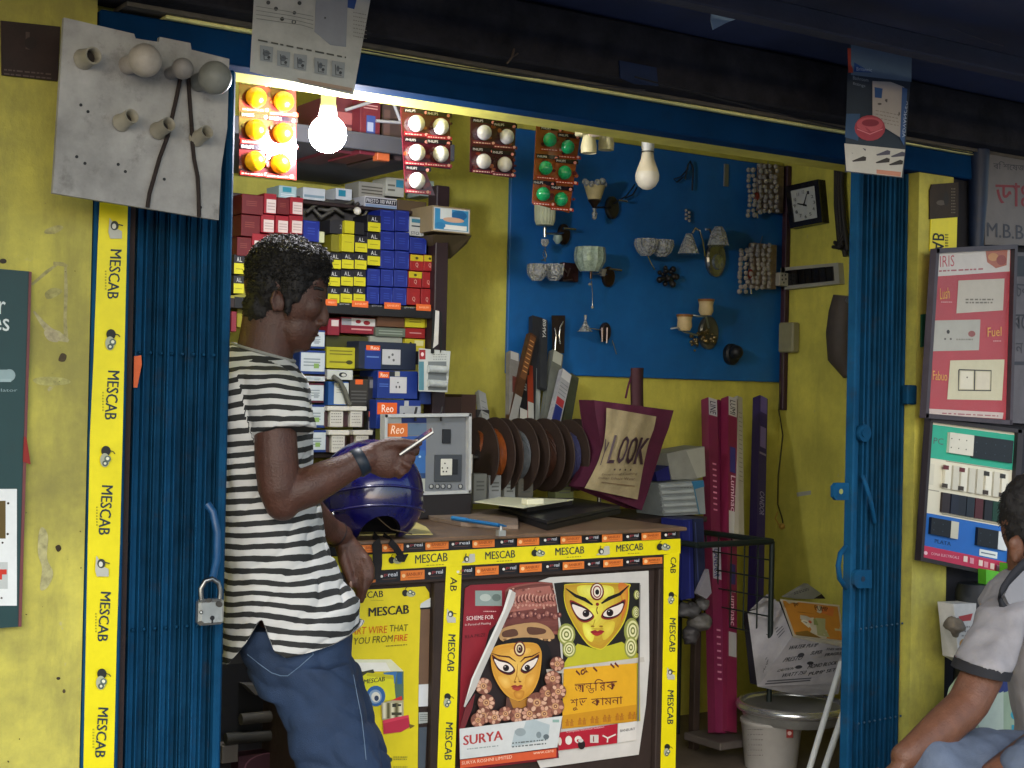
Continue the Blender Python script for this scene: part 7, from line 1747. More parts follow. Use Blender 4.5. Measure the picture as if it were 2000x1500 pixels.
m.prism([U(*p, FY - .16) for p in zz], (0, .06, 0)); m.build('bag_body', parent=gb)
P = Print(WY(FY - .16)); P.ell('#2c3a74', 1956, 1336, 22, 17).ell('#3c4878', 1922, 1388, 22, 9, .1).ell('#44508a', 1895, 1412, 12, 16, .3).ell('#3aa0b4', 1990, 1396, 16, 12).rect('#3aa0b4', 1976, 1416, 2010, 1442).rect('#9cc4c0', 1980, 1422, 2000, 1438).pg('#7aa84a', (1880, 1440), (1900, 1420), (1880, 1470)).pg('#5aa03a', (1964, 1440), (2040, 1446), (2040, 1460), (1964, 1456)).pg('#c4cdb8', (1900, 1380), (1960, 1350), (1960, 1440), (1920, 1446)).build('bag_print', parent=gb)
# ================================================================== PEOPLE
def remesh(mb, voxel, smooth_it=2):
    """fuse overlapping volumes into one continuous surface; returns (verts, faces)"""
    me = bpy.data.meshes.new('tmp_body')
    me.from_pydata(mb.v, [], mb.f)
    bm = bmesh.new(); bm.from_mesh(me); bmesh.ops.remove_doubles(bm, verts=bm.verts, dist=1e-5); bmesh.ops.recalc_face_normals(bm, faces=bm.faces[:]); bm.to_mesh(me); bm.free()
    o = bpy.data.objects.new('tmp_body', me); COL.objects.link(o)
    r = o.modifiers.new('r', 'REMESH'); r.mode = 'VOXEL'; r.voxel_size = voxel
    if smooth_it:
        s = o.modifiers.new('s', 'SMOOTH'); s.factor = 0.5; s.iterations = smooth_it
    dg = bpy.context.evaluated_depsgraph_get()
    e = o.evaluated_get(dg); em = e.to_mesh()
    vs = [v.co.copy() for v in em.vertices]; ns = [v.normal.copy() for v in em.vertices]; fs = [tuple(p.vertices) for p in em.polygons]
    e.to_mesh_clear(); bpy.data.objects.remove(o); bpy.data.meshes.remove(me)
    return vs, ns, fs
def capsule(mb, pts, rad, n=14):
    """tube with rounded ends"""
    mb.tube(pts, rad, n)
    mb.ball(pts[0], rad[0] if isinstance(rad, (list, tuple)) else rad, 12, 8)
    mb.ball(pts[-1], rad[-1] if isinstance(rad, (list, tuple)) else rad, 12, 8)
def body_mesh(vs, fs, mat, name, parent, fattr=None):
    m = MB(mat); m.add(vs, fs, True); o = m.build(name, parent=parent)
    if fattr:
        for nm, vals in fattr.items():
            a = o.data.attributes.new(nm, 'FLOAT', 'POINT'); a.data.foreach_set('value', vals)
    return o
def skin_mat(name, base, sheen=0.5):
    m = M(base, sheen, var=.28, scale=26, bump=.45, bscale=210)
    b = m.node_tree.nodes['Principled BSDF']; b.inputs['Subsurface Weight'].default_value = 0.08; b.inputs['Subsurface Radius'].default_value = (.012, .005, .003)
    return m
def denim(name, base):
    return M(base, .8, var=.4, scale=7, bump=.5, bscale=420)
Rv, Bv = Vector((math.cos(YAW), -math.sin(YAW), 0)), Vector((math.sin(YAW), math.cos(YAW), 0))
Uz = Vector((0, 0, 1))

# ------------------------------------------------------------------ the standing man
D0 = 3.46
K0 = D0 / FPX
def S3(px, py, b=0.0): return UD(px, py, D0 + b)
man = thing('person', 'young man in a striped shirt and jeans leaning by the counter reading a phone', 'person', Vector((S3(640, 1300).x, S3(640, 1300).y, 0.1)))
def ring(px, py, hw, hd, b=0.0, tilt=0.0, n=28, sq=2.4):
    """superellipse section: half width in photo pixels, half depth in metres, tilt = rise of the right end in pixels"""
    c = S3(px, py, b); k = (D0 + b) / FPX; out = []
    ax = Rv * hw * k + Uz * (tilt * k); ay = Bv * hd
    for i in range(n):
        t = 6.28318 * i / n; ct_, st_ = math.cos(t), math.sin(t)
        out.append(c + ax * (abs(ct_) ** (2 / sq) * (1 if ct_ > 0 else -1)) + ay * (abs(st_) ** (2 / sq) * (1 if st_ > 0 else -1)))
    return out
skin = skin_mat('skin', '#4a2d21')
B = MB()
# trunk and legs under the clothes
B.loft([ring(512, 705, 48, .06), ring(508, 745, 66, .13), ring(508, 860, 72, .14), ring(520, 1000, 70, .12), ring(548, 1120, 74, .115), ring(578, 1230, 66, .10), ring(590, 1310, 56, .10)])
for sb, dx in ((-.085, 0), (.085, 16)):
    B.loft([ring(606 + dx, 1280, 46, .048, sb), ring(632 + dx, 1400, 52, .055, sb), ring(664 + dx, 1540, 54, .056, sb), ring(684 + dx, 1650, 48, .052, sb), ring(694 + dx, 1760, 44, .05, sb), ring(698 + dx, 1845, 30, .034, sb)])
    capsule(B, [S3(692 + dx, 1858, sb), S3(735 + dx, 1866, sb), S3(780 + dx, 1872, sb)], [.036, .042, .034])
# neck and head
B.loft([ring(508, 722, 62, .075, tilt=6), ring(515, 690, 57, .066, tilt=10), ring(522, 650, 54, .06, tilt=12), ring(530, 610, 54, .058), ring(540, 570, 50, .055)])
hx, hz = (Rv * .955 + Uz * -.296), (Uz * .955 + Rv * .296)      # head bows: face direction and crown direction
HA = (hx.normalized(), Bv, hz.normalized())
B.ball(S3(556, 549), (79 * K0, .074, 82 * K0), 26, 18, HA)
B.ball(S3(585, 585), (50 * K0, .064, 76 * K0), 22, 16, HA)
B.ball(S3(578, 640), (42 * K0, .054, 50 * K0), 20, 14, HA)
B.ball(S3(607, 600, -.030), (21 * K0, .026, 26 * K0), 14, 10, HA); B.ball(S3(607, 600, .030), (21 * K0, .026, 26 * K0), 14, 10, HA)   # cheekbones
B.ball(S3(622, 553), (16 * K0, .048, 20 * K0), 16, 10, HA)                       # brow
B.ball(S3(593, 674), (15 * K0, .026, 13 * K0), 12, 9, HA)                        # chin
capsule(B, [S3(626, 578), S3(632, 604), S3(634, 620)], [.007, .0095, .012])      # nose bridge
B.ball(S3(632, 629), (10 * K0, .013, 9 * K0), 12, 9, HA)
for b in (-.013, .013): B.ball(S3(624, 632, b), (8 * K0, .009, 7 * K0), 10, 8, HA)
B.ball(S3(611, 645), (12 * K0, .03, 9 * K0), 12, 9, HA); B.ball(S3(614, 650), (7.5 * K0, .022, 5.5 * K0), 12, 9, HA); B.ball(S3(608, 661), (8 * K0, .022, 5.5 * K0), 12, 9, HA)
# jaw line to the ear
capsule(B, [S3(560, 640, -.040), S3(570, 660, -.036), S3(588, 674, -.016)], [.013, .013, .012])
# ears
for b, s in ((-.078, -1), (.078, 1)):
    B.ball(S3(544, 590, b * .96), (12 * K0, .008, 20 * K0), 14, 10, (Rv * .97 + Uz * .24, Bv * .95 + Rv * .3 * s, Uz * .97 - Rv * .24))
    capsule(B, [S3(536, 570, b + s * .006), S3(530, 588, b + s * .009), S3(536, 606, b + s * .004)], [.0045, .0045, .005], 8)
# near arm: shoulder, elbow, wrist
def arm(pts): capsule(B, [S3(*p[:3]) for p in pts], [p[3] * K0 * (1 + p[2] / D0) for p in pts], 18)
arm([(530, 760, -.15, 34), (537, 820, -.195, 41), (540, 900, -.205, 43), (545, 955, -.205, 41), (552, 982, -.2, 36)])
arm([(553, 972, -.2, 37), (600, 952, -.185, 40), (640, 932, -.17, 35), (680, 913, -.155, 28), (708, 899, -.145, 26), (722, 893, -.14, 25)])
# near hand: palm seen from the back of the hand, thumb on top, phone gripped
HB = -.135
def fing(pts, r0, r1):
    n = len(pts); capsule(B, [S3(*p) for p in pts], [(r0 + (r1 - r0) * i / (n - 1)) * K0 * (1 + p[2] / D0) for i, p in enumerate(pts)], 10)
B.loft([ring(716, 892, 20, .016, HB, 0), ring(735, 890, 27, .019, HB), ring(758, 888, 31, .021, HB + .004), ring(775, 886, 27, .018, HB + .012), ring(784, 885, 18, .013, HB + .018)], smooth=True) if False else None
def palm(sections):
    """sections along the hand: (px, py, half height px, half thickness m, b)"""
    rs = []
    for px, py, hh, th, b in sections:
        c = S3(px, py, b); rs.append([c + Uz * (math.sin(6.2832 * i / 20) * hh * K0) + Bv * (math.cos(6.2832 * i / 20) * th) for i in range(20)])
    B.loft(rs)
palm([(706, 900, 24, .020, -.142), (722, 894, 28, .021, -.139), (745, 896, 36, .022, -.137), (765, 897, 37, .020, -.135), (780, 893, 31, .016, -.131), (786, 890, 22, .011, -.128)])
fing([(735, 878, -.14), (760, 867, -.142), (785, 866, -.14), (806, 868, -.136), (818, 865, -.134)], 15, 8)          # thumb along the top
fing([(770, 878, -.125), (796, 876, -.118), (814, 878, -.108), (812, 884, -.095)], 11, 7.5)                           # index behind the phone
fing([(774, 892, -.128), (795, 890, -.132), (806, 893, -.125), (802, 902, -.115)], 10.5, 7.5)
fing([(772, 906, -.13), (790, 903, -.14), (799, 909, -.138), (793, 918, -.128)], 10, 7)
fing([(764, 918, -.132), (778, 917, -.142), (786, 924, -.14), (779, 930, -.13)], 9, 6.5)
# far arm: comes forward behind the body, wrist rests on the counter edge, fingers hang
arm([(520, 760, .13, 36), (548, 850, .19, 42), (580, 950, .24, 40), (600, 1000, .29, 36), (640, 1035, .36, 27), (668, 1046, .39, 22)])
def palm2(sections):
    rs = []
    for px, py, hw, th, b in sections:
        b += .37; c = S3(px, py, b); rs.append([c + Rv * (math.sin(6.2832 * i / 20) * hw * K0 * 1.1) + Bv * (math.cos(6.2832 * i / 20) * th) for i in range(20)])
    B.loft(rs)
palm2([(668, 1044, 22, .017, .03), (678, 1062, 27, .017, .02), (690, 1085, 33, .016, .01), (699, 1102, 31, .014, .004), (704, 1112, 24, .011, 0)])
fing([(715, 1095, 0.374), (722, 1112, 0.366), (723, 1128, 0.362), (716, 1142, 0.364)], 12, 8)         # index bent under
fing([(708, 1105, 0.370), (713, 1128, 0.358), (711, 1150, 0.356), (705, 1172, 0.360)], 12, 7)            # long hanging finger
fing([(698, 1106, 0.370), (703, 1130, 0.360), (703, 1152, 0.360), (700, 1166, 0.364)], 11, 7)
fing([(688, 1104, 0.374), (694, 1124, 0.370), (697, 1142, 0.370), (697, 1152, 0.374)], 10, 7)
fing([(670, 1072, 0.382), (672, 1096, 0.366), (680, 1120, 0.354), (687, 1140, 0.352)], 13, 9)          # thumb
vs, ns, fs = remesh(B, .0042, 2)
body_mesh(vs, fs, skin, 'body', man)
# eye, lids, brow, mouth line, nail
m = MB(M('#b9aca0', .25)); m.ball(S3(620, 584, -.027), .0105, 12, 8); m.ball(S3(620, 584, .027), .0105, 12, 8); m.use(M('#150e0b', .15)); m.ball(S3(624, 586, -.029), .0068, 10, 8); m.ball(S3(624, 586, .029), .0068, 10, 8); m.build('eye', parent=man)
m = MB(skin_mat('skin', '#40261b')); m.tube([S3(611, 583, -.040), S3(619, 579, -.039), S3(628, 583, -.034)], .004, 8); m.tube([S3(611, 583, .040), S3(619, 579, .039), S3(628, 583, .034)], .004, 8); m.build('eyelid', parent=man)
hair_m = M('#0e0a08', .68, var=.3, scale=40)
m = MB(hair_m); m.tube([S3(604, 570, -.046), S3(617, 562, -.045), S3(632, 566, -.036)], [.003, .0045, .003], 8); m.tube([S3(604, 570, .046), S3(617, 562, .045), S3(632, 566, .036)], [.003, .0045, .003], 8); m.build('eyebrow', parent=man)
m = MB(M('#3a1c18', .5)); m.tube([S3(622, 655, -.004), S3(614, 656, -.016), S3(605, 655, -.024)], .0022, 6); m.build('mouth', parent=man)
m = MB(M('#8a6a5a', .3)); m.ball(S3(686, 1141, .343), (.006, .003, .009), 10, 7); m.ball(S3(816, 862, -.139), (.006, .004, .004), 10, 7); m.build('nail', parent=man)
# hair: a cap following the skull plus many short curls
H = MB()
H.ball(S3(561, 532), (80 * K0, .079, 70 * K0), 26, 18, HA)
H.ball(S3(534, 556), (52 * K0, .077, 78 * K0), 24, 16, (Rv, Bv, Uz))
H.ball(S3(612, 512), (33 * K0, .064, 31 * K0), 18, 12, HA)
H.ball(S3(513, 606), (38 * K0, .066, 50 * K0), 18, 12, (Rv, Bv, Uz))
for b in (-.069, .069): H.ball(S3(572, 552, b), (26 * K0, .014, 40 * K0), 14, 10, (Rv, Bv, Uz)); H.ball(S3(562, 590, b), (8 * K0, .010, 26 * K0), 10, 8, (Rv, Bv, Uz))
vs, ns, fs = remesh(H, .005, 2)
vs = [v + n * (.004 * noise.noise(v * 60) + .003 * noise.noise(v * 140)) for v, n in zip(vs, ns)]
hb = body_mesh(vs, fs, hair_m, 'hair', man)
C_ = MB(hair_m); rn = random.Random(5)
cc_ = S3(560, 560)
for _ in range(6500):
    i = rn.randrange(len(vs)); p, n = vs[i], ns[i]
    if p.z < S3(560, 575).z and rn.random() < .7: continue
    t = n.orthogonal().normalized(); t = (t * math.cos(a := rn.uniform(0, 6.28)) + n.cross(t) * math.sin(a)).normalized(); s2 = n.cross(t)
    L_ = rn.uniform(.002, .004) if p.z < S3(560, 552).z else rn.uniform(.004, .0105)
    q0 = p - n * .003; q1 = p + n * L_ * .55 + t * L_ * .4; q2 = p + n * L_ * .75 + t * L_ * .05 + s2 * L_ * .35; q3 = p + n * L_ * .5 - t * L_ * .3 + s2 * L_ * .3
    C_.tube([q0, q1, q2, q3], [.0013, .0012, .0009, .0005], 3, cap=False)
C_.build('curl', parent=hb, kind='stuff')
# shirt
Sh = MB()
secs = [(514, 690, 60, .082, 0, -16), (510, 708, 74, .13, 0, -13), (506, 732, 90, .185, 0, -6), (507, 765, 97, .205, 0, 0), (508, 830, 101, .205, 0, 0), (510, 900, 100, .19, 0, 0), (518, 980, 103, .178, 0, 0), (532, 1060, 104, .172, 0, 4), (552, 1130, 112, .176, 0, 10), (570, 1190, 128, .184, 0, 20), (574, 1232, 132, .190, 0, 14), (574, 1290, 134, .19, 0, 0)]
Sh.loft([ring(*s[:4], b=s[4], tilt=s[5]) for s in secs])
for b, s in ((-1, 1), (1, 1)):
    Sh.loft([[S3(px, py, b * bb) + (Rv * math.cos(6.2832 * i / 24) * hw + (Bv * b * .9 + Uz * .25) * math.sin(6.2832 * i / 24) * hw * .9) * K0 + Uz * (-.0 + tl * math.cos(6.2832 * i / 24)) * K0 for i in range(24)]
             for px, py, bb, hw, tl in ((518, 722, .13, 40, 0), (530, 742, .165, 54, 2), (542, 775, .185, 57, 4), (551, 812, .2, 58, 6), (557, 846, .208, 59, 10))])
vs, ns, fs = remesh(Sh, .0048, 3)
ptop = S3(540, 690); phip = S3(575, 1230)
def armseat(p):
    a, b_ = S3(530, 735, -.165), S3(558, 846, -.208)
    d = b_ - a; t = max(0, min(1.0, (p - a).dot(d) / d.length_squared)); return (p - (a + d * t)).length, t
nv, strp = [], []
for v, n in zip(vs, ns):
    d, t = armseat(v)
    h = (ptop.z - v.z)
    lat = (v - S3(540, 900)).dot(Rv)
    # folds: draping creases low on the back and a pull from the elbow to the hem
    f = .010 * noise.noise(Vector((lat * 7 + h * 5, h * 9, 2))) * min(1, max(0, h * 2.2)) + .005 * noise.noise(v * 16)
    f += .006 * math.sin((h * 34 + lat * 22)) * max(0, min(1, (h - .28) * 4)) * max(0, min(1, (.62 - h) * 5)) * max(0, lat + .06) * 6
    rg = max(0.0, 1 - abs(noise.noise(Vector((lat * 9, (v - S3(540, 900)).dot(Bv) * 9, h * 15 + lat * 9)))) * 3.2)
    f -= .0065 * rg * rg * min(1, max(0, h * 4))
    nv.append(v + n * f)
    sl = lat * .10 - .16 * max(0, lat + .02) * max(0, min(1, (h - .3) * 3)) + .006 * noise.noise(v * 9) + .35 * f
    if d < .075 and n.dot(-Bv) > -.2: sl += .24 * (h - .05) - .10 * (v - S3(500, 760)).dot(Rv) + .10 * max(0, -lat - .03) * max(0, 1 - h * 3)
    strp.append(h + sl + .10 * abs((v - S3(540, 700)).dot(Bv)) * max(0, 1 - h * 5))
sm = bpy.data.materials.new('striped_cotton'); sm.use_nodes = True
t_ = sm.node_tree; b_ = t_.nodes['Principled BSDF']; b_.inputs['Roughness'].default_value = .85
at_ = t_.nodes.new('ShaderNodeAttribute'); at_.attribute_name = 'stripe'
mm = t_.nodes.new('ShaderNodeMath'); mm.operation = 'MULTIPLY'; mm.inputs[1].default_value = 1 / .0262
fr_n = t_.nodes.new('ShaderNodeMath'); fr_n.operation = 'FRACT'
gt = t_.nodes.new('ShaderNodeMath'); gt.operation = 'GREATER_THAN'; gt.inputs[1].default_value = .53
L = t_.links.new
nz_ = t_.nodes.new('ShaderNodeTexNoise'); nz_.inputs['Scale'].default_value = 35; tcn = t_.nodes.new('ShaderNodeTexCoord'); L(tcn.outputs['Object'], nz_.inputs['Vector'])
mr_ = t_.nodes.new('ShaderNodeMapRange'); mr_.inputs[3].default_value = -.0016; mr_.inputs[4].default_value = .0016; L(nz_.outputs['Fac'], mr_.inputs[0])
ad = t_.nodes.new('ShaderNodeMath'); L(at_.outputs['Fac'], ad.inputs[0]); L(mr_.outputs[0], ad.inputs[1]); L(ad.outputs[0], mm.inputs[0]); L(mm.outputs[0], fr_n.inputs[0]); L(fr_n.outputs[0], gt.inputs[0])
mx = t_.nodes.new('ShaderNodeMix'); mx.data_type = 'RGBA'; L(gt.outputs[0], mx.inputs[0]); mx.inputs[6].default_value = (.52, .52, .49, 1); mx.inputs[7].default_value = (.016, .017, .016, 1); L(mx.outputs[2], b_.inputs['Base Color'])
n4 = t_.nodes.new('ShaderNodeTexNoise'); n4.inputs['Scale'].default_value = 500; L(tcn.outputs['Object'], n4.inputs['Vector']); bpn = t_.nodes.new('ShaderNodeBump'); bpn.inputs['Strength'].default_value = .3; bpn.inputs['Distance'].default_value = .002; L(n4.outputs['Fac'], bpn.inputs['Height']); L(bpn.outputs[0], b_.inputs['Normal'])
# hem with a slit at the side: longer tails front and back
HEM = [(425, 1286), (446, 1276), (480, 1232), (504, 1190), (512, 1186), (522, 1215), (536, 1246), (560, 1257), (600, 1250), (650, 1238), (690, 1224), (740, 1210)]
def hem_z(v):
    rel = v - CAM; dd = rel.dot(FWD); px = 1000 + rel.dot(RIGHT) / dd * FPX
    px = max(HEM[0][0], min(HEM[-1][0] - 1, px))
    for (x0, y0), (x1, y1) in zip(HEM[:-1], HEM[1:]):
        if x0 <= px <= x1:
            return S3(px, y0 + (y1 - y0) * (px - x0) / (x1 - x0)).z
nv = [Vector((v.x, v.y, max(v.z, hem_z(v)))) for v in nv]
body_mesh(nv, fs, sm, 'shirt', man, {'stripe': strp})
m = MB(M('#85857e', .85)); 
col_ = [S3(514, 690) + Rv * (math.cos(6.2832 * i / 28) * 61 * K0) + Bv * (math.sin(6.2832 * i / 28) * .082) + Uz * (math.cos(6.2832 * i / 28) * -16 * K0 + .002) for i in range(29)]
m.tube(col_, .0042, 8, cap=False); m.build('shirt_collar', parent=man)
m = MB(M('#b9b6aa', .8)); q = [S3(557, 846, -.208) + (Rv * math.cos(6.2832 * i / 28) * 59 + (-Bv * .9 + Uz * .25) * math.sin(6.2832 * i / 28) * 59 * .9) * K0 * .98 + Uz * (10 * math.cos(6.2832 * i / 28)) * K0 for i in range(29)]
pass
# jeans
J = MB()
J.loft([ring(574, 1212, 112, .165), ring(578, 1250, 112, .168), ring(588, 1310, 104, .17), ring(602, 1350, 98, .165)])
for sb, dx in ((-.085, 0), (.085, 14)):
    J.loft([ring(596 + dx, 1290, 88, .095, sb), ring(618 + dx, 1350, 88, .094, sb), ring(638 + dx, 1410, 88, .092, sb), ring(658 + dx, 1480, 90, .088, sb), ring(676 + dx, 1560, 78, .078, sb), ring(692 + dx, 1660, 66, .07, sb), ring(700 + dx, 1760, 62, .066, sb), ring(706 + dx, 1850, 62, .066, sb)])
vs, ns, fs = remesh(J, .0065, 3)
vs = [v + n * (.008 * noise.noise(Vector((v.x * 6, v.y * 6, v.z * 16))) + .003 * noise.noise(v * 26) - .007 * max(0.0, 1 - abs(noise.noise(Vector((v.x * 7, v.y * 7, v.z * 13 + v.x * 6)))) * 3.0) ** 2) for v, n in zip(vs, ns)]
jm = denim('denim', '#21344f'); jeans = body_mesh(vs, fs, jm, 'jeans', man)
m = MB(M('#5c7085', .7))
def on_jean(px, py, b0=-.17):
    d = ray(px, py).normalized(); best = None
    return S3(px, py, b0)
from mathutils.bvhtree import BVHTree
bvh = BVHTree.FromPolygons(vs, fs)
def stick_to(px, py, off=.0015):
    d = ray(px, py).normalized(); h = bvh.ray_cast(CAM, d)
    return (h[0] - d * off) if h[0] is not None else S3(px, py, -.15)
for seam in (((483, 1278), (505, 1296), (530, 1314), (548, 1320), (562, 1320), (585, 1302), (612, 1278), (606, 1258)), ((690, 1318), (698, 1360), (706, 1400), (712, 1450), (716, 1495))):
    pts = []
    for (a, b), (c, d) in zip(seam[:-1], seam[1:]):
        for k in range(4): pts.append(stick_to(a + (c - a) * k / 4, b + (d - b) * k / 4))
    m.tube(pts, .0011, 5)
m.build('stitched_seam', parent=jeans, kind='stuff')
for sb, dx in ((-.085, 0), (.085, 14)):
    m = MB(M('#1a1412', .5)); capsule(m, [S3(690 + dx, 1880, sb), S3(740 + dx, 1888, sb), S3(800 + dx, 1893, sb)], [.045, .046, .04], 14); m.build('shoe', parent=man)
# watch and bracelet
m = MB(M('#14202c', .5, var=.2)); a, b_ = S3(694, 907, -.15), S3(713, 897, -.143); ax = (b_ - a).normalized(); m.lathe(a, ax, [(0, .0315), (.003, .034), ((b_ - a).length - .003, .0325), ((b_ - a).length, .030)], 26, cap=False); m.build('wrist_band', parent=man)
m = MB(M('#1a0c0c', .5)); a, b_ = S3(655, 1043, .38), S3(664, 1048, .39); ax = (b_ - a).normalized()
n_ = 20; o1 = ax.orthogonal().normalized(); o2 = ax.cross(o1); m.tube([S3(659, 1044, .385) + (o1 * math.cos(6.2832 * i / n_) + o2 * math.sin(6.2832 * i / n_)) * .0315 for i in range(n_ + 1)], .0045, 8, cap=False); m.build('bracelet', parent=man)
# phone in the hand
ph = thing('phone', 'slim phone with a pale edge held in the standing man\'s hand', 'phone', S3(812, 866, -.125))
A, Bq = S3(782, 884, -.126), S3(845, 841, -.11)
t = (Bq - A).normalized(); nrm = Bv; up_ = t.cross(nrm).normalized()
side = (Bv * .96 + up_ * .12).normalized(); up_ = t.cross(side).normalized()
m = MB(M('#14161a', .2, coat=.6)); m.obox((A + Bq) / 2, t * ((Bq - A).length / 2), side * .034, up_ * .0035); m.build('case', parent=ph)
m = MB(M('#c9c9c6', .3, .4)); m.obox((A + Bq) / 2 + up_ * .001, t * ((Bq - A).length / 2 + .0012), side * .0352, up_ * .0016); m.build('metal_rim', parent=ph)
sgn = 1 if up_.z > 0 else -1
m = MB(M('#30343c', .1, coat=1)); m.obox((A + Bq) / 2 + up_ * sgn * .0038, t * ((Bq - A).length / 2 - .004), side * .031, up_ * .0004); m.build('screen', parent=ph)

# ------------------------------------------------------------------ helmet on the counter
HB_ = .60
KH = (D0 + HB_) / FPX
hc = S3(724, 962, HB_)
hel = thing('helmet', 'glossy blue open face helmet resting on the counter beside the hand', 'helmet', Vector((hc.x, hc.y, ct)))
hm = M('#0b0a4c', .22, var=.45, scale=9, coat=0.7)
HX, HY, HZ = 103, .15, 104
TB = math.acos(max(-.95, (ct + .004 - hc.z) / (HZ * KH)))
def hshell(k):
    """dome whose lower edge rises in an arch on the side that faces the street"""
    n, mrows = 64, 24; vs, fs = [], []
    for i in range(n):
        p = 6.28318 * i / n
        a = math.atan2(math.sin(p), math.cos(p))          # -pi/2 looks at the camera
        d = abs(a + 1.20)
        lift = max(0.0, 1 - (d / .62) ** 2.2) if d < .62 else 0.0
        tm = TB - lift * (TB - .615 * math.pi)
        for j in range(mrows + 1):
            th = .02 * math.pi + (tm - .02 * math.pi) * j / mrows
            v = Vector((math.sin(th) * math.cos(p), math.sin(th) * math.sin(p), math.cos(th)))
            flare = 1.0 + .10 * max(0, -v.z)
            vs.append(hc + Rv * (v.x * HX * KH * k * flare) + Bv * (v.y * HY * k * flare) + Uz * (v.z * HZ * KH * (k if v.z > 0 else 1)))
    R_ = mrows + 1
    for i in range(n):
        for j in range(mrows): fs.append((i * R_ + j, i * R_ + j + 1, ((i + 1) % n) * R_ + j + 1, ((i + 1) % n) * R_ + j))
    fs.append(tuple(i * R_ for i in range(n)))
    return vs, fs
vs_, fs_ = hshell(1.0); m = MB(hm); m.add(vs_, fs_, True); m.build('shell', parent=hel)
vs2, fs2 = hshell(.90); m = MB(M('#101018', .7)); m.add(vs2, fs2, True); m.build('lining', parent=hel)
# rim that closes shell and lining
from collections import Counter
ec = Counter(); 
for f in fs_: 
    for a, b in zip(f, f[1:] + f[:1]): ec[(min(a, b), max(a, b))] += 1
m = MB(M('#0c0c12', .4)); be = [e for e, c in ec.items() if c == 1]
m.add(vs_ + vs2, [(a, b, b + len(vs_), a + len(vs_)) for a, b in be], False); m.build('edge_trim', parent=hel)
# ridge over the brow, side stud, straps
m = MB(hm)
for z0, r0 in ((.10, 1.0), (-.25, 1.03)): m.tube([hc + Rv * (math.cos(a) * HX * KH * (r0 - .012)) + Bv * (math.sin(a) * HY * r0) + Uz * HZ * KH * (z0 + .10 * math.cos((a + 1.2) * 2)) for a in [-2.9 + .1 * i for i in range(30)]], .004, 8)
m.build('ridge', parent=hel)
m = MB(chrome); m.ball(hc + Rv * (-62 * KH) - Bv * .128 - Uz * (36 * KH), .006, 10, 7); m.build('stud', parent=hel)
yb = CY - .03
def ribbon(pts, w, nm, mat):
    q = [(U(x, y, yy), w) for x, y, yy in pts]; a = []
    for i, (p, w_) in enumerate(q):
        t = (q[min(i + 1, len(q) - 1)][0] - q[max(i - 1, 0)][0]).normalized(); s_ = t.cross(Bv).normalized()
        a.append([p + s_ * w_ * .5, p + s_ * w_ * .5 + Bv * .003, p - s_ * w_ * .5 + Bv * .003, p - s_ * w_ * .5])
    mb = MB(mat); mb.loft(a, smooth=False); return mb.build(nm, parent=hel)
sb_ = M('#101014', .8, var=.3, scale=60)
ribbon([(728, 1046, 3.56), (734, 1056, CY - .024), (737, 1075, yb), (737, 1100, yb), (733, 1132, yb)], .026, 'chin_strap', sb_)
ribbon([(748, 1046, 3.55), (762, 1058, CY - .025), (773, 1070, yb), (782, 1084, yb), (786, 1094, yb)], .018, 'chin_strap', sb_)
m = MB(sb_); m.prism([U(*p, yb - .002) for p in ((774, 1086), (798, 1082), (790, 1098), (780, 1097))], (0, .006, 0)); m.build('strap_buckle', parent=hel)
m = MB(M('#3a2c14', .6)); m.tube([S3(735, 1008, HB_ - .12), S3(752, 1024, HB_ - .12), S3(765, 1034, HB_ - .12), S3(805, 1043, HB_ - .12)], .0018, 6); m.build('strap_cord', parent=hel)

# ------------------------------------------------------------------ the seated man at the right edge
D1 = 3.95
K1 = D1 / FPX
def T3(px, py, b=0.0): return UD(px, py, D1 + b)
sit = thing('person', 'man in a grey black trimmed polo shirt sitting at the right edge', 'person', Vector((T3(2060, 1500).x, T3(2060, 1500).y, 0)))
def ring2(px, py, hw, hd, b=0.0, tilt=0.0, n=24):
    c = T3(px, py, b); ax = Rv * hw * K1 + Uz * (tilt * K1); ay = Bv * hd
    return [c + ax * math.cos(6.28318 * i / n) + ay * math.sin(6.28318 * i / n) for i in range(n)]
B = MB()
B.loft([ring2(2040, 1135, 50, .06), ring2(2040, 1180, 84, .09), ring2(2074, 1300, 80, .11), ring2(2092, 1420, 76, .11), ring2(2065, 1490, 90, .11)])
B.loft([ring2(2020, 1150, 50, .06), ring2(2015, 1080, 46, .055), ring2(2018, 1040, 44, .05)])
B.ball(T3(2030, 1020), (74 * K1, .085, 92 * K1), 24, 16, (Rv, Bv, Uz)); B.ball(T3(2055, 1070), (52 * K1, .06, 60 * K1), 18, 12, (Rv, Bv, Uz)); B.ball(T3(2100, 1060), (10 * K1, .014, 14 * K1), 10, 8, (Rv, Bv, Uz)); B.ball(T3(2070, 1118), (22 * K1, .035, 16 * K1), 12, 8, (Rv, Bv, Uz))
B.ball(T3(1985, 1072, -.075), (15 * K1, .012, 27 * K1), 14, 10, (Rv, Bv, Uz)); B.ball(T3(1980, 1062, -.08), (11 * K1, .010, 14 * K1), 12, 8, (Rv, Bv, Uz)); B.ball(T3(1984, 1092, -.078), (9 * K1, .009, 10 * K1), 12, 8, (Rv, Bv, Uz))
def arm1(pts): capsule(B, [T3(*p[:3]) for p in pts], [p[3] * K1 for p in pts], 18)
arm1([(1968, 1205, -.10, 24), (1942, 1262, -.19, 30), (1918, 1320, -.26, 38), (1892, 1372, -.3, 37), (1874, 1394, -.32, 36)])
arm1([(1876, 1390, -.32, 36), (1842, 1420, -.36, 35), (1808, 1446, -.4, 29), (1781, 1467, -.43, 25), (1766, 1478, -.44, 24)])
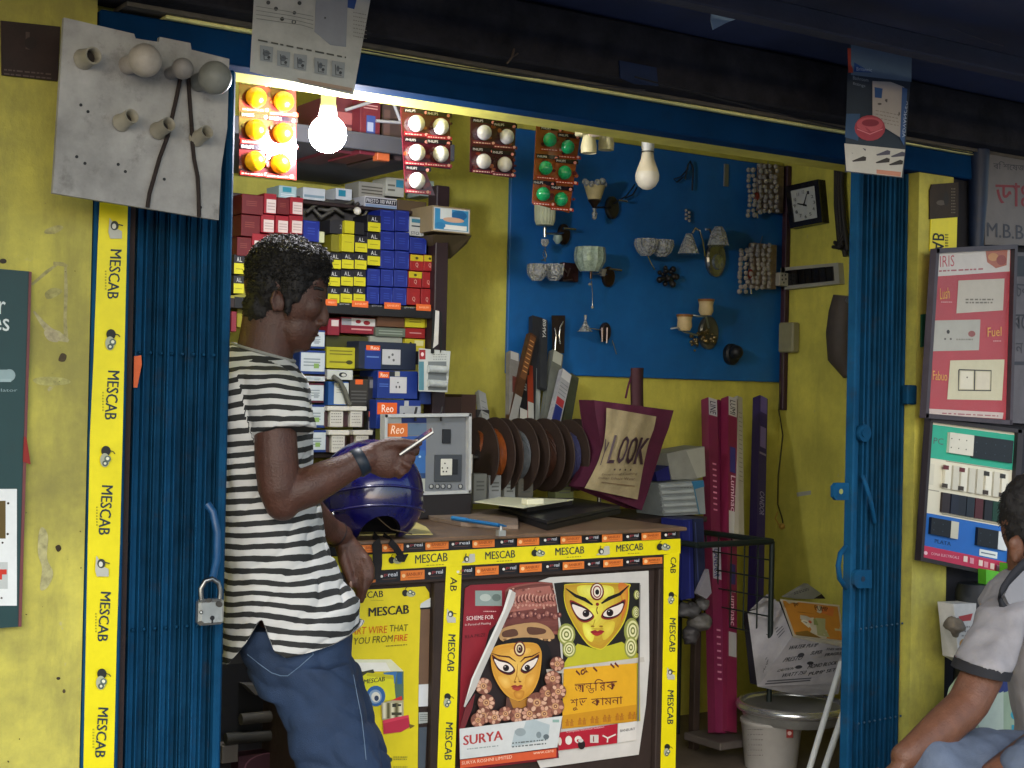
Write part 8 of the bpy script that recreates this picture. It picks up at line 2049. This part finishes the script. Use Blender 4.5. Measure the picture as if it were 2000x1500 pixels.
# hand hanging over the knee
rs = []
for px, py, hw, th, b in ((1770, 1472, 26, .019, -.44), (1755, 1488, 32, .02, -.45), (1742, 1508, 36, .019, -.46), (1735, 1528, 33, .015, -.465)):
    c = T3(px, py, b); ax = (Rv * .85 + Uz * .52) * hw * K1; rs.append([c + ax * math.sin(6.2832 * i / 18) + (Bv * .9) * math.cos(6.2832 * i / 18) * th for i in range(18)])
B.loft(rs)
for (p, r0, r1) in ((((1715, 1512, -.46), (1704, 1538, -.465), (1704, 1560, -.46)), 11, 8), (((1728, 1525, -.465), (1720, 1552, -.47), (1722, 1576, -.46)), 11, 8), (((1742, 1532, -.465), (1738, 1560, -.47), (1742, 1582, -.46)), 11, 8), (((1757, 1532, -.46), (1758, 1556, -.465), (1764, 1574, -.46)), 10, 7), (((1770, 1500, -.44), (1784, 1518, -.43), (1786, 1540, -.425)), 12, 9)):
    capsule(B, [T3(*q) for q in p], [(r0 + (r1 - r0) * i / 2) * K1 for i in range(3)], 10)
# other arm, low at the right border
arm1([(2110, 1215, .06, 30), (2130, 1320, .0, 40), (2100, 1420, -.15, 42), (2010, 1480, -.32, 38), (1940, 1520, -.42, 28)])
for dy in (0, 18, 36): capsule(B, [T3(1945, 1518 + dy, -.42), T3(1915, 1535 + dy, -.44), T3(1900, 1552 + dy, -.43)], [.017, .014, .011], 10)
# legs under the jeans
for px0, b0, px1, b1 in ((2020, -.1, 1830, -.42), (2110, .0, 2010, -.42)):
    capsule(B, [T3(px0, 1500, b0), T3((px0 + px1) / 2, 1490, (b0 + b1) / 2), T3(px1, 1500, b1)], [.075, .07, .055], 16)
    capsule(B, [T3(px1, 1510, b1), T3(px1 + 10, 1650, b1 + .02), T3(px1 + 15, 1770, b1 + .05)], [.052, .05, .036], 14)
vs, ns, fs = remesh(B, .0052, 2)
body_mesh(vs, fs, skin_mat('skin', '#623f2c'), 'body', sit)
H = MB(); H.ball(T3(2034, 1000), (80 * K1, .092, 84 * K1), 24, 16, (Rv, Bv, Uz)); H.ball(T3(2005, 1030, -.02), (42 * K1, .075, 52 * K1), 18, 12, (Rv, Bv, Uz))
vs, ns, fs = remesh(H, .006, 1); vs = [v + n * (.005 * noise.noise(v * 60)) for v, n in zip(vs, ns)]
hb2 = body_mesh(vs, fs, hair_m, 'hair', sit)
C_ = MB(hair_m)
for _ in range(1400):
    i = rn.randrange(len(vs)); p, n = vs[i], ns[i]; d = (n * .35 - Uz * .8 + Rv * rn.uniform(-.4, .4)).normalized(); C_.tube([p - n * .002, p + n * .002 + d * .004, p + d * .010], [.0012, .001, .0005], 3, cap=False)
C_.build('hair_strand', parent=hb2, kind='stuff')
Sh = MB()
Sh.loft([ring2(2030, 1120, 62, .075, tilt=-4), ring2(2030, 1142, 95, .12), ring2(2034, 1180, 118, .16), ring2(2062, 1250, 112, .165), ring2(2084, 1340, 108, .16), ring2(2096, 1420, 112, .16), ring2(2100, 1475, 120, .17)])
Sh.loft([[T3(px, py, b) + (Rv * math.cos(6.2832 * i / 22) * (-.5) * hw + Bv * math.sin(6.2832 * i / 22) * hw + (Rv * math.cos(6.2832 * i / 22) * 1.3 + Uz * math.cos(6.2832 * i / 22) * tl) * hw) * K1 for i in range(22)]
         for px, py, b, hw, tl in ((1990, 1160, -.06, 50, .1), (1962, 1188, -.12, 56, .1), (1945, 1235, -.18, 57, .0), (1926, 1286, -.23, 61, -.14), (1920, 1300, -.24, 61, -.16))])
Sh.loft([ring2(2110, 1160, 50, .07, .08), ring2(2130, 1230, 54, .075, .05), ring2(2135, 1300, 54, .07, .0)])
vs, ns, fs = remesh(Sh, .0065, 3)
vs = [v + n * (.015 * noise.noise(Vector((v.x * 8, v.y * 8, v.z * 5))) + .007 * noise.noise(Vector((v.x * 24, v.y * 24, v.z * 12)))) for v, n in zip(vs, ns)]
body_mesh(vs, fs, M('#868384', .85, var=.2, scale=14, bump=.2, bscale=400), 'shirt', sit)
m = MB(M('#16161a', .8))
def band(px, py, b, hw, tl, w, k=1.06):
    r = [[T3(px, py, b) + off + (Rv * math.cos(6.2832 * i / 26) * .8 * hw + Bv * math.sin(6.2832 * i / 26) * hw + Uz * math.cos(6.2832 * i / 26) * tl * hw) * K1 * k for i in range(26)] for off in (Vector((0, 0, 0)), (T3(1913, 1318, -.25) - T3(1920, 1300, -.24)) * w)]
    m.loft(r, cap=False); m.loft([[c + (q - c) * .9 for q in rr] for rr in r for c in [sum(rr, Vector()) / len(rr)]], cap=False)
band(1921, 1296, -.238, 60, -.16, 1.0)
m.build('sleeve_trim', parent=sit)
m = MB(M('#1b1c22', .8))
cs = [T3(*p) for p in ((2020, 1085, -.11), (1996, 1105, -.125), (1972, 1130, -.135), (1955, 1155, -.145), (1952, 1172, -.15), (1962, 1190, -.155), (1972, 1200, -.155))]
m.loft([[p + Uz * .017, p + Bv * -.006, p - Uz * .017, p + Bv * .016] for p in cs]); m.build('collar_trim', parent=sit)
m = MB(M('#77787c', .85, var=.1)); m.add([T3(*p) for p in ((2024, 1090, -.112), (1976, 1135, -.132), (1962, 1162, -.142), (1978, 1196, -.152), (2030, 1180, -.13), (2060, 1110, -.10))], [(0, 1, 2, 3, 4, 5)]); m.add([T3(*p) for p in ((2024, 1090, -.105), (1976, 1135, -.125), (1962, 1162, -.135), (1978, 1196, -.145), (2030, 1180, -.123), (2060, 1110, -.093))], [(0, 1, 2, 3, 4, 5)]); m.build('collar', parent=sit)
J = MB()
for px0, b0, px1, b1 in ((2030, -.08, 1822, -.42), (2110, .0, 2010, -.42)):
    capsule(J, [T3(px0, 1500, b0), T3((px0 + px1) / 2, 1494, (b0 + b1) / 2), T3(px1, 1508, b1)], [.10, .092, .075], 18)
    capsule(J, [T3(px1, 1512, b1), T3(px1 + 10, 1640, b1 + .02), T3(px1 + 14, 1730, b1 + .05)], [.074, .068, .06], 16)
J.loft([ring2(2096, 1450, 108, .15), ring2(2090, 1500, 120, .16), ring2(2068, 1540, 120, .15)])
vs, ns, fs = remesh(J, .0075, 3)
vs = [v + n * (.008 * noise.noise(v * 11) + .003 * noise.noise(v * 28)) for v, n in zip(vs, ns)]
body_mesh(vs, fs, denim('denim', '#566070'), 'jeans', sit)
for px1, b1 in ((1836, -.37), (2024, -.37)):
    m = MB(M('#2a211c', .6)); a = T3(px1, 1775, b1); a.z = .04; capsule(m, [a, a - Rv * .07 - Bv * .05, a - Rv * .14 - Bv * .1], [.042, .044, .036], 12); m.build('sandal', parent=sit)
st = thing('stool', 'plain wooden stool under the seated man at the right edge', 'stool', Vector((T3(2075, 1550).x, T3(2075, 1550).y, 0)))
c = T3(2072, 1550, .0); zt = T3(2072, 1558, 0).z
m = MB(M('#5a3c26', .6, var=.3)); m.cbox((c.x - .17, c.y - .15, zt - .04), (c.x + .17, c.y + .15, zt), .006); m.build('seat', parent=st)
for sx in (-1, 1):
    for sy in (-1, 1):
        m = MB(M('#5a3c26', .6, var=.3)); m.cbox((c.x + sx * .14 - .02, c.y + sy * .12 - .02, 0), (c.x + sx * .14 + .02, c.y + sy * .12 + .02, zt - .041), .003); m.build('leg', parent=st)
